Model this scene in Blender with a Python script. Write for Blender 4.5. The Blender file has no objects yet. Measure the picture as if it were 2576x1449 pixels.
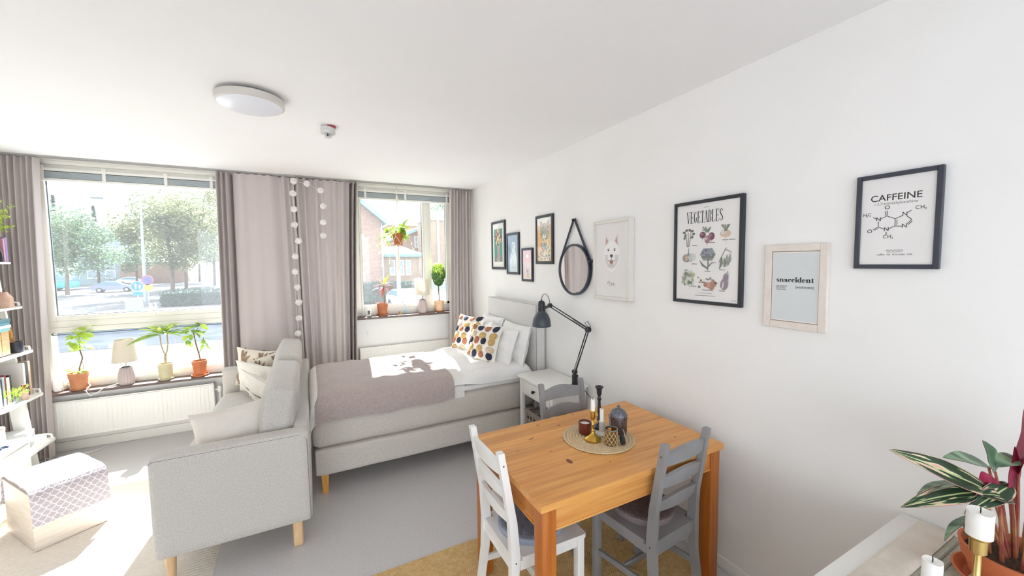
import bpy, bmesh, math, random
from math import sin, cos, pi, radians, sqrt, log, exp, floor, atan2
from mathutils import Vector, Matrix, Euler, noise

SC = bpy.context.scene
COL = SC.collection
RND = random.Random(7)

# ------------------------------------------------------------------ camera
def make_camera():
    yaw, pitch, roll = radians(27.4), radians(3.78), radians(-0.72)
    f = Vector((sin(yaw)*cos(pitch), cos(yaw)*cos(pitch), -sin(pitch)))
    r = Vector((cos(yaw), -sin(yaw), 0))
    u = r.cross(f)
    r2 = r*cos(roll) + u*sin(roll)
    u2 = u*cos(roll) - r*sin(roll)
    m = Matrix((r2, u2, -f)).transposed().to_4x4()
    m.translation = Vector((0, 0, 1.65))
    cd = bpy.data.cameras.new('camera')
    cd.sensor_width = 36.0
    cd.lens = 36.0*985.0/2576.0
    cd.clip_start = 0.02
    cd.clip_end = 600
    o = bpy.data.objects.new('camera', cd)
    COL.objects.link(o)
    o.matrix_world = m
    SC.camera = o
make_camera()

# ------------------------------------------------------------------ world, sun, exposure
W = bpy.data.worlds.new('sky')
SC.world = W
W.use_nodes = True
bg = W.node_tree.nodes['Background']
bg.inputs['Color'].default_value = (0.84, 0.93, 1.0, 1)
bg.inputs['Strength'].default_value = 1.15
SUN_AZ, SUN_EL = radians(5.0), radians(43.0)
sd = bpy.data.lights.new('sun', 'SUN')
sd.energy = 8.5
sd.angle = radians(0.6)
sd.color = (0.965, 0.985, 1.0)
sun = bpy.data.objects.new('sun', sd)
COL.objects.link(sun)
sdir = Vector((sin(SUN_AZ)*cos(SUN_EL), cos(SUN_AZ)*cos(SUN_EL), sin(SUN_EL)))
sun.rotation_euler = sdir.to_track_quat('Z', 'Y').to_euler()
sun.location = (0, 30, 40)
SC.view_settings.view_transform = 'Standard'
SC.view_settings.look = 'None'
SC.view_settings.gamma = 1.0
SC.view_settings.use_curve_mapping = False
SC.view_settings.exposure = 2.13
SC.cycles.max_bounces = 10
SC.cycles.diffuse_bounces = 6
SC.cycles.transparent_max_bounces = 24
SC.cycles.sample_clamp_indirect = 6.0
SC.cycles.use_denoising = True

# ------------------------------------------------------------------ materials
MATS = {}
def srgb(h):
    if isinstance(h, str):
        h = h.lstrip('#')
        c = [int(h[i:i+2], 16)/255 for i in (0, 2, 4)]
    else:
        c = h
    return tuple((x/12.92 if x <= 0.04045 else ((x+0.055)/1.055)**2.4) for x in c) + (1,)

def mat(name, col, col2=None, rough=0.6, scale=30.0, stretch=(1, 1, 1), bump=0.0, bscale=None, bstretch=None,
        metal=0.0, spec=0.5, detail=4.0, contrast=(0.35, 0.65), transm=0.0, sheen=0.0, rand=0.0, coat=0.0, coords='Object', emit=0.0, translucent=0.0):
    if name in MATS:
        return MATS[name]
    m = bpy.data.materials.new(name)
    m.use_nodes = True
    nt = m.node_tree
    N, L = nt.nodes, nt.links
    b = N['Principled BSDF']
    b.inputs['Roughness'].default_value = rough
    b.inputs['Metallic'].default_value = metal
    b.inputs['Specular IOR Level'].default_value = spec
    b.inputs['Transmission Weight'].default_value = transm
    b.inputs['Sheen Weight'].default_value = sheen
    b.inputs['Coat Weight'].default_value = coat
    c1 = srgb(col)
    m.diffuse_color = c1
    tc = N.new('ShaderNodeTexCoord')
    src = None
    if col2 is not None:
        mp = N.new('ShaderNodeMapping'); mp.inputs['Scale'].default_value = stretch
        L.new(tc.outputs[coords], mp.inputs['Vector'])
        nz = N.new('ShaderNodeTexNoise')
        nz.inputs['Scale'].default_value = scale
        nz.inputs['Detail'].default_value = detail
        L.new(mp.outputs['Vector'], nz.inputs['Vector'])
        rp = N.new('ShaderNodeValToRGB')
        rp.color_ramp.elements[0].position = contrast[0]
        rp.color_ramp.elements[1].position = contrast[1]
        rp.color_ramp.elements[0].color = c1
        rp.color_ramp.elements[1].color = srgb(col2)
        L.new(nz.outputs['Fac'], rp.inputs['Fac'])
        src = rp.outputs['Color']
    if rand:
        oi = N.new('ShaderNodeObjectInfo')
        mr = N.new('ShaderNodeMapRange')
        mr.inputs['To Min'].default_value = 1-rand
        mr.inputs['To Max'].default_value = 1+rand
        L.new(oi.outputs['Random'], mr.inputs['Value'])
        hs = N.new('ShaderNodeHueSaturation')
        L.new(mr.outputs['Result'], hs.inputs['Value'])
        if src: L.new(src, hs.inputs['Color'])
        else: hs.inputs['Color'].default_value = c1
        src = hs.outputs['Color']
    if src: L.new(src, b.inputs['Base Color'])
    else: b.inputs['Base Color'].default_value = c1
    if bump:
        mp2 = N.new('ShaderNodeMapping'); mp2.inputs['Scale'].default_value = bstretch or (1, 1, 1)
        L.new(tc.outputs[coords], mp2.inputs['Vector'])
        n2 = N.new('ShaderNodeTexNoise')
        n2.inputs['Scale'].default_value = bscale or scale
        n2.inputs['Detail'].default_value = 3
        L.new(mp2.outputs['Vector'], n2.inputs['Vector'])
        bp = N.new('ShaderNodeBump')
        bp.inputs['Strength'].default_value = bump
        bp.inputs['Distance'].default_value = 0.01
        L.new(n2.outputs['Fac'], bp.inputs['Height'])
        L.new(bp.outputs['Normal'], b.inputs['Normal'])
    if emit:
        b.inputs['Emission Color'].default_value = c1
        b.inputs['Emission Strength'].default_value = emit
    if translucent:
        tr = N.new('ShaderNodeBsdfTranslucent')
        if src: L.new(src, tr.inputs['Color'])
        else: tr.inputs['Color'].default_value = c1
        mx = N.new('ShaderNodeMixShader'); mx.inputs['Fac'].default_value = translucent
        L.new(b.outputs['BSDF'], mx.inputs[1]); L.new(tr.outputs['BSDF'], mx.inputs[2])
        L.new(mx.outputs['Shader'], N['Material Output'].inputs['Surface'])
    MATS[name] = m
    return m

def glass_mat(name, tint=(1, 1, 1), refl=1.0, veil=0.0):
    if name in MATS: return MATS[name]
    m = bpy.data.materials.new(name); m.use_nodes = True
    nt = m.node_tree; N, L = nt.nodes, nt.links
    N.remove(N['Principled BSDF'])
    tr = N.new('ShaderNodeBsdfTransparent'); tr.inputs['Color'].default_value = (*tint, 1)
    gl = N.new('ShaderNodeBsdfGlossy'); gl.inputs['Roughness'].default_value = 0.02
    lw = N.new('ShaderNodeLayerWeight'); lw.inputs['Blend'].default_value = 0.5
    pw = N.new('ShaderNodeMath'); pw.operation = 'POWER'; pw.inputs[1].default_value = 5.0
    L.new(lw.outputs['Facing'], pw.inputs[0])
    mu = N.new('ShaderNodeMath'); mu.operation = 'MULTIPLY_ADD'; mu.inputs[1].default_value = 0.95*refl; mu.inputs[2].default_value = 0.04*refl
    L.new(pw.outputs[0], mu.inputs[0])
    mx = N.new('ShaderNodeMixShader')
    L.new(mu.outputs[0], mx.inputs['Fac']); L.new(tr.outputs[0], mx.inputs[1]); L.new(gl.outputs[0], mx.inputs[2])
    last = mx
    if veil:
        df = N.new('ShaderNodeBsdfTranslucent'); df.inputs['Color'].default_value = (1, 1, 1, 1)
        m2 = N.new('ShaderNodeMixShader'); m2.inputs['Fac'].default_value = veil
        L.new(mx.outputs[0], m2.inputs[1]); L.new(df.outputs[0], m2.inputs[2]); last = m2
    L.new(last.outputs[0], N['Material Output'].inputs['Surface'])
    m.diffuse_color = (0.8, 0.9, 0.95, 0.3)
    MATS[name] = m
    return m

# ------------------------------------------------------------------ mesh builder
class MB:
    def __init__(self):
        self.v = []; self.f = []; self.m = []; self.uv = {}
    def add(self, vs, fs, mi=0, M=None):
        o = len(self.v)
        for p in vs:
            p = Vector(p)
            self.v.append(M @ p if M else p)
        for f in fs:
            self.f.append([i+o for i in f]); self.m.append(mi)
        return self
    def bm(self, bm, mi=0, M=None):
        bm.verts.index_update()
        self.add([v.co.copy() for v in bm.verts], [[v.index for v in f.verts] for f in bm.faces], mi, M)
        bm.free(); return self
    def box(self, a, b, mi=0, bev=0.0, seg=2, M=None):
        a = Vector(a); b = Vector(b)
        bm = bmesh.new()
        bmesh.ops.create_cube(bm, size=1.0)
        for v in bm.verts:
            v.co = Vector(((a.x+b.x)/2+v.co.x*(b.x-a.x), (a.y+b.y)/2+v.co.y*(b.y-a.y), (a.z+b.z)/2+v.co.z*(b.z-a.z)))
        if bev:
            bev = min(bev, 0.49*min(abs(b.x-a.x), abs(b.y-a.y), abs(b.z-a.z)))
            bmesh.ops.bevel(bm, geom=list(bm.edges), offset=bev, segments=seg, profile=0.5, affect='EDGES')
        return self.bm(bm, mi, M)
    def bar(self, p, q, w, h, mi=0, bev=0.0, up=(0, 0, 1)):
        p = Vector(p); q = Vector(q); d = q-p; l = d.length; d.normalize()
        up = Vector(up); s = d.cross(up)
        if s.length < 1e-4: s = d.cross(Vector((0, 1, 0)))
        s.normalize(); u = s.cross(d)
        M = Matrix((s, d, u)).transposed().to_4x4(); M.translation = p
        return self.box((-w/2, 0, -h/2), (w/2, l, h/2), mi, bev, 1, M)
    def lathe(self, prof, c=(0, 0, 0), n=24, mi=0, M=None):
        vs = []; fs = []
        k = len(prof)
        for r, z in prof:
            for i in range(n):
                a = 2*pi*i/n
                vs.append(Vector((c[0]+r*cos(a), c[1]+r*sin(a), c[2]+z)))
        for j in range(k-1):
            for i in range(n):
                fs.append([j*n+i, j*n+(i+1) % n, (j+1)*n+(i+1) % n, (j+1)*n+i])
        if prof[0][0] > 1e-6: fs.append(list(range(n))[::-1])
        if prof[-1][0] > 1e-6: fs.append([(k-1)*n+i for i in range(n)])
        return self.add(vs, fs, mi, M)
    def cyl(self, p, q, r, n=12, mi=0, r2=None):
        return self.tube([p, q], [r, r if r2 is None else r2], n, mi)
    def tube(self, pts, r, n=8, mi=0, closed=False):
        pts = [Vector(p) for p in pts]
        k = len(pts)
        if not isinstance(r, (list, tuple)): r = [r]*k
        vs = []; fs = []
        prev = None
        for i, p in enumerate(pts):
            if closed: t = pts[(i+1) % k]-pts[i-1]
            else: t = pts[min(i+1, k-1)]-pts[max(i-1, 0)]
            t.normalize()
            if prev is None:
                a = Vector((0, 0, 1)) if abs(t.z) < 0.9 else Vector((1, 0, 0))
                s = t.cross(a).normalized()
            else:
                s = (prev - t*prev.dot(t)).normalized()
            prev = s
            u = t.cross(s)
            for j in range(n):
                a = 2*pi*j/n
                vs.append(p + (s*cos(a)+u*sin(a))*r[i])
        kk = k if closed else k-1
        for i in range(kk):
            for j in range(n):
                i2 = (i+1) % k
                fs.append([i*n+j, i*n+(j+1) % n, i2*n+(j+1) % n, i2*n+j])
        if not closed:
            fs.append(list(range(n))[::-1]); fs.append([(k-1)*n+j for j in range(n)])
        return self.add(vs, fs, mi)
    def grid(self, fn, nu, nv, mi=0, closed_u=False, M=None):
        vs = []; fs = []
        for j in range(nv+1):
            for i in range(nu+(0 if closed_u else 1)):
                vs.append(Vector(fn(i/nu, j/nv)))
        w = nu if closed_u else nu+1
        for j in range(nv):
            for i in range(nu):
                i2 = (i+1) % w
                fs.append([j*w+i, j*w+i2, (j+1)*w+i2, (j+1)*w+i])
        return self.add(vs, fs, mi, M)
    def poly(self, pts, mi=0, M=None):
        return self.add(pts, [list(range(len(pts)))], mi, M)
    def prism(self, pts2, fn, d0, d1, mi=0):
        """extrude a 2D outline between depths d0 and d1; fn(s,t,d)->3D"""
        n = len(pts2)
        vs = [fn(s, t, d0) for s, t in pts2]+[fn(s, t, d1) for s, t in pts2]
        fs = [list(range(n))[::-1], [n+i for i in range(n)]]
        for i in range(n): fs.append([i, (i+1) % n, n+(i+1) % n, n+i])
        return self.add(vs, fs, mi)
    def blob(self, c, r, mi=0, sub=2, amp=0.0, freq=3.0, seed=0, M=None):
        bm = bmesh.new()
        bmesh.ops.create_icosphere(bm, subdivisions=sub, radius=1.0)
        if not isinstance(r, (tuple, list)): r = (r, r, r)
        for v in bm.verts:
            k = 1.0
            if amp: k += amp*noise.noise(v.co*freq+Vector((seed*3.1, seed*1.7, 0)))
            v.co = Vector((c[0]+v.co.x*r[0]*k, c[1]+v.co.y*r[1]*k, c[2]+v.co.z*r[2]*k))
        return self.bm(bm, mi, M)

def origin_of(o):
    w = Vector((0, 0, 0))
    while o is not None:
        w += o.location; o = o.parent
    return w

def build(name, mb, mats, parent=None, loc=None, angle=40, uvs=None, normals=False):
    if not isinstance(mats, (list, tuple)): mats = [mats]
    org = Vector(loc) if loc is not None else Vector((0, 0, 0))
    tot = org + (origin_of(parent) if parent else Vector((0, 0, 0)))
    me = bpy.data.meshes.new(name)
    me.from_pydata([tuple(v-tot) for v in mb.v], [], mb.f)
    for m in mats: me.materials.append(m)
    if len(mats) > 1: me.polygons.foreach_set('material_index', mb.m)
    me.polygons.foreach_set('use_smooth', [True]*len(mb.f))
    if uvs:
        ul = me.uv_layers.new(name='UVMap')
        for l in me.loops: ul.data[l.index].uv = uvs[l.vertex_index]
    if normals:
        bm = bmesh.new(); bm.from_mesh(me)
        bmesh.ops.recalc_face_normals(bm, faces=bm.faces); bm.to_mesh(me); bm.free()
    me.update()
    me.set_sharp_from_angle(angle=radians(angle))
    o = bpy.data.objects.new(name, me)
    o.location = org
    COL.objects.link(o)
    if parent: o.parent = parent
    return o

def tag(o, label=None, cat=None, group=None, kind=None):
    if label: o['label'] = label
    if cat: o['category'] = cat
    if group: o['group'] = group
    if kind: o['kind'] = kind
    return o

def thing(name, label, cat, loc=(0, 0, 0), group=None):
    o = bpy.data.objects.new(name, None)
    o.empty_display_size = 0.05
    o.location = loc
    COL.objects.link(o)
    return tag(o, label, cat, group)

def struct(name, mb, mats, parent=None, loc=None, **k):
    o = build(name, mb, mats, parent, loc, **k)
    if parent is None: o['kind'] = 'structure'
    return o

def inst(src, parent, loc=(0, 0, 0), rot=(0, 0, 0), scale=(1, 1, 1)):
    c = src.copy(); COL.objects.link(c); c.parent = parent
    c.location = loc; c.rotation_euler = rot; c.scale = scale
    return c

def copy_tree(o, parent=None):
    c = o.copy(); COL.objects.link(c); c.parent = parent
    for ch in list(o.children): copy_tree(ch, c)
    return c

TXT = {}
def text_geo(s, size=1.0, bold=0.0, sx=1.0, align='LEFT', spacing=1.0):
    k = (s, size, bold, sx, align, spacing)
    if k in TXT: return TXT[k]
    cu = bpy.data.curves.new('t', 'FONT')
    cu.body = s; cu.size = size; cu.align_x = align; cu.offset = bold; cu.resolution_u = 3; cu.space_character = spacing
    o = bpy.data.objects.new('t', cu); COL.objects.link(o)
    dg = bpy.context.evaluated_depsgraph_get()
    me = bpy.data.meshes.new_from_object(o.evaluated_get(dg))
    r = ([(v.co.x*sx, v.co.y) for v in me.vertices], [list(p.vertices) for p in me.polygons])
    bpy.data.objects.remove(o); bpy.data.curves.remove(cu); bpy.data.meshes.remove(me)
    TXT[k] = r
    return r

def smooth_noise(x, y, s=1.0, seed=0.0):
    return noise.noise(Vector((x*s, y*s, seed)))

def pillow_mb(w, h, t, mb=None, mi=0, M=None, n=18, wr=0.012, seed=0, corner=0.10, pw=0.42):
    """cushion centred on the origin, face in local XZ, thickness along Y"""
    mb = mb or MB()
    def side(sg):
        def fn(a, b):
            u = a*2-1; v = b*2-1
            k = max(0.0, (1-u*u)*(1-v*v))**pw
            inx = 1-corner*(1-abs(v)**1.6*0)*(1-abs(u))*0
            pinch_u = 1-corner*(1-(abs(v))**2)
            pinch_v = 1-corner*(1-(abs(u))**2)
            wrk = wr*noise.noise(Vector((u*3.1, v*3.1, seed+sg)))*(k**0.5) + wr*0.6*noise.noise(Vector((u*8, v*8, seed+sg*2)))*k
            return (u*w/2*pinch_u, sg*(t/2*k)+wrk*1.0*sg, v*h/2*pinch_v)
        return fn
    f = side(1); g = side(-1)
    mb.grid(lambda a, b: f(1-a, b), n, n, mi, M=M)
    mb.grid(g, n, n, mi, M=M)
    return mb

def softbox(mb, a, b, r=0.04, bulge=(0, 0, 0), n=8, mi=0, wr=0.0, seed=0, M=None):
    """upholstered block: subdivided rounded box with bulging faces"""
    a = Vector(a); b = Vector(b); c = (a+b)/2; h = (b-a)/2
    bm = bmesh.new()
    bmesh.ops.create_cube(bm, size=2.0)
    bmesh.ops.subdivide_edges(bm, edges=list(bm.edges), cuts=n, use_grid_fill=True)
    for v in bm.verts:
        p = v.co.copy()
        # denser near edges
        q = Vector([math.copysign(1-(1-abs(x))**1.6, x) if abs(x) < 1 else x for x in p])
        w = Vector((q.x*h.x, q.y*h.y, q.z*h.z))
        rr = min(r, h.x, h.y, h.z)
        inner = Vector((max(-h.x+rr, min(h.x-rr, w.x)), max(-h.y+rr, min(h.y-rr, w.y)), max(-h.z+rr, min(h.z-rr, w.z))))
        d = w-inner
        if d.length > 1e-9: w = inner+d.normalized()*min(rr, d.length) if d.length > rr else w
        for i in range(3):
            if bulge[i]:
                j, k = (i+1) % 3, (i+2) % 3
                e = max(0, 1-q[j]**2)*max(0, 1-q[k]**2)
                w[i] += math.copysign(bulge[i]*e**0.6, q[i])*abs(q[i])
        if wr:
            nn = noise.noise_vector(Vector((w.x*7, w.y*7, w.z*7+seed)))
            w += nn*wr
        v.co = c+w
    bmesh.ops.recalc_face_normals(bm, faces=bm.faces)
    return mb.bm(bm, mi, M)

def TRS(loc, rot=(0, 0, 0), s=1.0):
    return Matrix.Translation(Vector(loc)) @ Euler(rot).to_matrix().to_4x4() @ Matrix.Scale(s, 4)
# ------------------------------------------------------------------ shared materials
white_wall = mat('wall_paint', '#efedea', '#f2f0ee', rough=0.85, scale=2.0, bump=0.03, bscale=300)
ceil_paint = mat('ceiling_paint', '#f2f1f1', '#f4f3f3', rough=0.9, scale=1.5)
gloss_white = mat('white_lacquer', '#eeece6', rough=0.35)
frame_white = mat('window_white', '#ece9e0', rough=0.4)
lino = mat('grey_linoleum', '#c6c3c3', '#d0cdcd', rough=0.36, scale=90.0, contrast=(0.3, 0.7), bump=0.02, bscale=120)
sill_brown = mat('brown_sill', '#5d4a46', '#6e5a54', rough=0.45, scale=18, stretch=(1, 12, 12))
black_metal = mat('black_metal', '#23252b', rough=0.45)
steel = mat('steel', '#b9bcc0', rough=0.3, metal=1.0)
grey_steel = mat('grey_steel', '#8f979c', rough=0.5, metal=0.2)
glass = glass_mat('window_glass', (0.97, 0.985, 0.985), 0.9, veil=0.012)
curtain_cloth = mat('curtain_cloth', '#bdb3b0', '#c5bbb8', rough=0.9, scale=500, stretch=(1, 1, 0.3), bump=0.06, bscale=400, sheen=0.1)
terracotta = mat('terracotta', '#bd7c54', '#cb8d66', rough=0.8, scale=14, bump=0.05, bscale=60)
terracotta_pale = mat('terracotta_pale', '#e6bd98', '#edc8a6', rough=0.8, scale=14)
soil = mat('soil', '#3b2b22', '#5a4434', rough=1.0, scale=120, bump=0.6, bscale=150)
bark = mat('bark', '#6b5748', '#8d7864', rough=0.95, scale=60, stretch=(1, 1, 0.2), bump=0.3)
pale_stem = mat('pale_stem', '#b9a584', '#a3906c', rough=0.9, scale=60)
leaf_lime = mat('leaf_lime', '#b5cf55', '#d3e07e', rough=0.5, scale=20, translucent=0.6, rand=0.22)
leaf_green = mat('leaf_green', '#7fa34c', '#a9c46a', rough=0.45, scale=20, translucent=0.5, rand=0.3)
leaf_deep = mat('leaf_deep', '#3f6a35', '#6a9448', rough=0.35, scale=20, translucent=0.35, rand=0.35)

# ------------------------------------------------------------------ room shell
CEIL = 2.58
struct('floor', MB().box((-2.45, -4.6, -0.12), (2.03, 5.18, 0.0)), lino)
struct('ceiling', MB().box((-2.45, -4.6, CEIL), (2.03, 5.18, CEIL+0.14)), ceil_paint)
struct('wall_right', MB().box((1.91, -4.6, 0.0), (2.03, 4.92, CEIL)), white_wall)
struct('wall_left', MB().box((-2.45, -2.0, 0.0), (-2.35, 4.92, CEIL)), white_wall)
W1 = (-2.10, -0.60, 0.53, 2.52); W2 = (0.50, 1.72, 1.00, 2.52)
Y0, Y1 = 4.92, 5.10
wb = MB()
def wallbox(x0, x1, z0, z1): wb.box((x0, Y0, z0), (x1, Y1, z1))
wallbox(-2.45, W1[0], 0, CEIL); wallbox(W1[1], W2[0], 0, CEIL); wallbox(W2[1], 2.03, 0, CEIL)
wallbox(W1[0], W1[1], 0, W1[2]); wallbox(W1[0], W1[1], W1[3], CEIL)
wallbox(W2[0], W2[1], 0, W2[2]); wallbox(W2[0], W2[1], W2[3], CEIL)
struct('wall_back', wb, white_wall)
struct('baseboard_back', MB().box((-2.34, 4.902, 0.0), (1.90, 4.92, 0.085), bev=0.004), gloss_white)
struct('baseboard_right', MB().box((1.894, -4.5, 0.0), (1.91, 4.90, 0.065), bev=0.004), gloss_white)
# stepped header trim between window heads and the ceiling
tr = MB()
tr.box((-2.34, 4.885, 2.545), (1.90, 4.92, CEIL), bev=0.004)
tr.box((-2.34, 4.897, 2.515), (1.90, 4.92, 2.546), bev=0.004)
struct('trim_1', tr, frame_white)

def window_frame(name, w, zsash):
    x0, x1, z0, z1 = w
    f = MB(); t = 0.045
    ya, yb = 4.945, 5.05
    f.box((x0, ya, z0), (x0+t, yb, z1), bev=0.004); f.box((x1-t, ya, z0), (x1, yb, z1), bev=0.004)
    f.box((x0+t, ya, z1-t), (x1-t, yb, z1), bev=0.004); f.box((x0+t, ya, z0), (x1-t, yb, z0+zsash), bev=0.004)
    o = build(name, f, frame_white); o['kind'] = 'structure'
    return o
def ring(mb, x0, x1, z0, z1, t, y0, y1, tb=None):
    tb = tb or t
    mb.box((x0, y0, z0), (x0+t, y1, z1), bev=0.003); mb.box((x1-t, y0, z0), (x1, y1, z1), bev=0.003)
    mb.box((x0+t, y0, z1-t), (x1-t, y1, z1), bev=0.003); mb.box((x0+t, y0, z0), (x1-t, y1, z0+tb), bev=0.003)
gasket = mat('window_gasket', '#59646a', rough=0.7)
# window 1: big upper sash over a low fixed pane
w1 = window_frame('window_1', W1, 0.11)
s = MB(); ring(s, -2.055, -0.645, 1.175, 2.475, 0.045, 4.935, 4.99)
build('sash', s, frame_white, w1)
s = MB(); s.box((-2.055, 4.94, 1.115), (-0.645, 5.05, 1.175), bev=0.006); s.box((-2.055, 4.932, 1.068), (-0.645, 5.05, 1.116), bev=0.006)
build('transom', s, frame_white, w1)
s = MB(); ring(s, -2.012, -0.688, 1.218, 2.432, 0.008, 4.962, 4.978); ring(s, -2.055, -0.645, 1.046, 1.068, 0.006, 4.955, 4.975)
build('gasket', s, gasket, w1)
build('pane', MB().box((-2.01, 4.966, 1.22), (-0.69, 4.972, 2.43)), glass, w1)
build('pane', MB().box((-2.055, 4.99, 0.64), (-0.645, 4.996, 1.07)), glass, w1)
build('sill', MB().box((-2.09, 4.79, 0.532), (-0.61, 4.95, 0.556), bev=0.006), sill_brown, w1)
h = MB(); h.box((-1.37, 4.918, 1.185), (-1.33, 4.936, 1.21), bev=0.003); h.bar((-1.35, 4.914, 1.195), (-1.352, 4.905, 1.30), 0.016, 0.012, bev=0.003)
build('window_handle', h, gloss_white, w1)
# window 2: wide pane, mullion, narrow casement
w2 = window_frame('window_2', W2, 0.13)
s = MB(); s.box((1.315, 4.94, 1.13), (1.385, 5.05, 2.475), bev=0.004)
build('mullion', s, frame_white, w2)
s = MB(); ring(s, 0.545, 1.315, 1.105, 2.475, 0.022, 4.94, 4.99, 0.05); build('sash', s, frame_white, w2)
s = MB(); ring(s, 1.385, 1.675, 1.105, 2.475, 0.022, 4.94, 4.99, 0.05); s.box((1.60, 4.94, 1.12), (1.66, 4.99, 2.47)); build('sash', s, frame_white, w2)
s = MB(); ring(s, 0.566, 1.294, 1.152, 2.454, 0.007, 4.962, 4.978); ring(s, 1.406, 1.602, 1.152, 2.454, 0.007, 4.962, 4.978); build('gasket', s, gasket, w2)
build('pane', MB().box((0.567, 4.966, 1.153), (1.293, 4.972, 2.453)), glass, w2)
build('pane', MB().box((1.407, 4.966, 1.153), (1.601, 4.972, 2.453)), glass, w2)
build('sill', MB().box((0.47, 4.79, 1.003), (1.74, 4.95, 1.030), bev=0.006), sill_brown, w2)

# raised venetian blinds under the window heads
slat_grey = mat('blind_slat', '#c2cbd0', '#ccd5d9', rough=0.5, scale=8)
def blind(x0, x1, label, tapes, tilt=0.0):
    t = thing('venetian_blind', label, 'blind', ((x0+x1)/2, 4.9, 2.44))
    build('headrail', MB().box((x0, 4.865, 2.487), (x1, 4.93, 2.512), bev=0.004), gloss_white, t)
    sl = MB().box((x0+0.01, 4.875, 2.0), (x1-0.01, 4.925, 2.003))
    for i in range(8):
        z = 2.480-0.0068*i
        m = MB().box((x0+0.01, 4.874+0.002*(i % 2), z-0.0045), (x1-0.01, 4.926, z), bev=0.001, seg=1)
        build('slat', m, slat_grey, t)
    build('bottom_rail', MB().box((x0+0.005, 4.872, 2.402), (x1-0.005, 4.928, 2.424), bev=0.004), gloss_white, t)
    for x in tapes:
        m = MB().box((x-0.012, 4.868, 2.405), (x+0.012, 4.872, 2.49)); m.box((x-0.016, 4.862, 2.49), (x+0.016, 4.872, 2.53), bev=0.002)
        build('tape', m, gloss_white, t)
blind(-2.05, -0.63, 'raised grey slatted blind at the top of the big left window', (-1.99, -1.60, -1.17, -0.82))
blind(0.53, 1.68, 'raised grey slatted blind behind the hanging plant at the right window', (0.62, 1.08, 1.60))

# ------------------------------------------------------------------ curtains
rail = MB(); rail.box((-2.32, 4.735, 2.566), (1.895, 4.775, 2.58), bev=0.002); rail.box((-2.32, 4.705, 2.570), (1.895, 4.725, 2.58), bev=0.002)
o = build('curtain_rail', rail, mat('rail_grey', '#a8a6a2', rough=0.5), loc=(-0.2, 4.74, 2.57)); tag(o, 'thin ceiling mounted curtain rail along the window wall', 'curtain rail')
def curtain(label, xt0, xt1, xb0, xb1, zb, folds, amp0=0.012, y=4.755, seed=0, nu=150, group='greige curtains on the ceiling rail'):
    """folds: list of (s_center, width, depth) pleats in 0..1 plus soft noise"""
    def depth(s, v):
        d = 0
        for c, w, a in folds:
            q = (s-c)/w
            if abs(q) < 3: d += a*exp(-q*q)
        d += amp0*noise.noise(Vector((s*6.0, v*0.6, seed)))+amp0*0.25*noise.noise(Vector((s*16.0, v*0.8, seed+5)))*(0.3+0.7*(1-v))
        return d
    m = MB()
    def pt(u, v, off):
        xa = xt0+(xt1-xt0)*u; xb = xb0+(xb1-xb0)*u
        k = v**0.8
        x = xa+(xb-xa)*k
        # puckers near the heading tape
        head = 0.004*sin(u*(xt1-xt0)/0.022)*max(0, 1-v*22)
        yy = y-depth(u, v)-head+off
        return (x, yy, 2.560+(zb-2.560)*v+0.004*sin(u*60)*max(0, 1-v*30))
    nv = 26
    m.grid(lambda a, b: pt(1-a, b, 0.0), nu, nv)
    m.grid(lambda a, b: pt(a, b, 0.004), nu, nv)
    # close the rim
    n = nu+1; B = (nu+1)*(nv+1)
    for i in range(nu):
        m.f.append([i, i+1, B+nu-i-1, B+nu-i]); m.m.append(0)
        j = nv*n+i
        m.f.append([j+1, j, B+nv*n+nu-i, B+nv*n+nu-i-1]); m.m.append(0)
    o = build('curtain', m, curtain_cloth, loc=((xt0+xt1)/2, y, zb), angle=75)
    return tag(o, label, 'curtain', group)
rr = random.Random(3)
# far left: many soft folds
fl = []
s_ = 0.03
while s_ < 1:
    fl.append((s_, 0.025+rr.random()*0.012, 0.036+rr.random()*0.022)); s_ += 0.075+rr.random()*0.03
curtain('greige curtain at the far left behind the white ladder shelf', -2.33, -1.955, -2.33, -2.02, 0.02, fl, y=4.775, seed=1)
# middle left panel: gathered edge then a broad flat sweep
curtain('wide flat greige curtain panel left of the pompom garland', -0.765, -0.100, -0.80, -0.068, 0.02,
        [(0.02, 0.018, 0.07), (0.08, 0.018, 0.075), (0.135, 0.016, 0.07), (0.185, 0.014, -0.075), (0.30, 0.09, 0.045), (0.48, 0.12, 0.05), (0.68, 0.10, 0.046), (0.86, 0.03, 0.05), (0.93, 0.02, 0.03), (0.985, 0.02, 0.045)], y=4.775, seed=2)
curtain('greige curtain panel right of the pompom garland, left of small window', -0.090, 0.535, -0.064, 0.44, 0.02,
        [(0.03, 0.03, 0.045), (0.14, 0.03, 0.05), (0.22, 0.02, 0.012), (0.32, 0.05, 0.05), (0.47, 0.06, 0.03), (0.60, 0.06, 0.055), (0.74, 0.05, 0.04), (0.84, 0.02, 0.065), (0.875, 0.012, -0.07), (0.915, 0.014, 0.08), (0.945, 0.008, -0.05), (0.975, 0.016, 0.08)], y=4.775, seed=3)
fl = []
s_ = 0.05
while s_ < 1:
    fl.append((s_, 0.028+rr.random()*0.015, 0.036+rr.random()*0.025)); s_ += 0.11+rr.random()*0.05
curtain('greige curtain in the corner beside the gallery wall', 1.605, 1.895, 1.55, 1.885, 0.02, fl, y=4.775, seed=4, nu=120)

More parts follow.
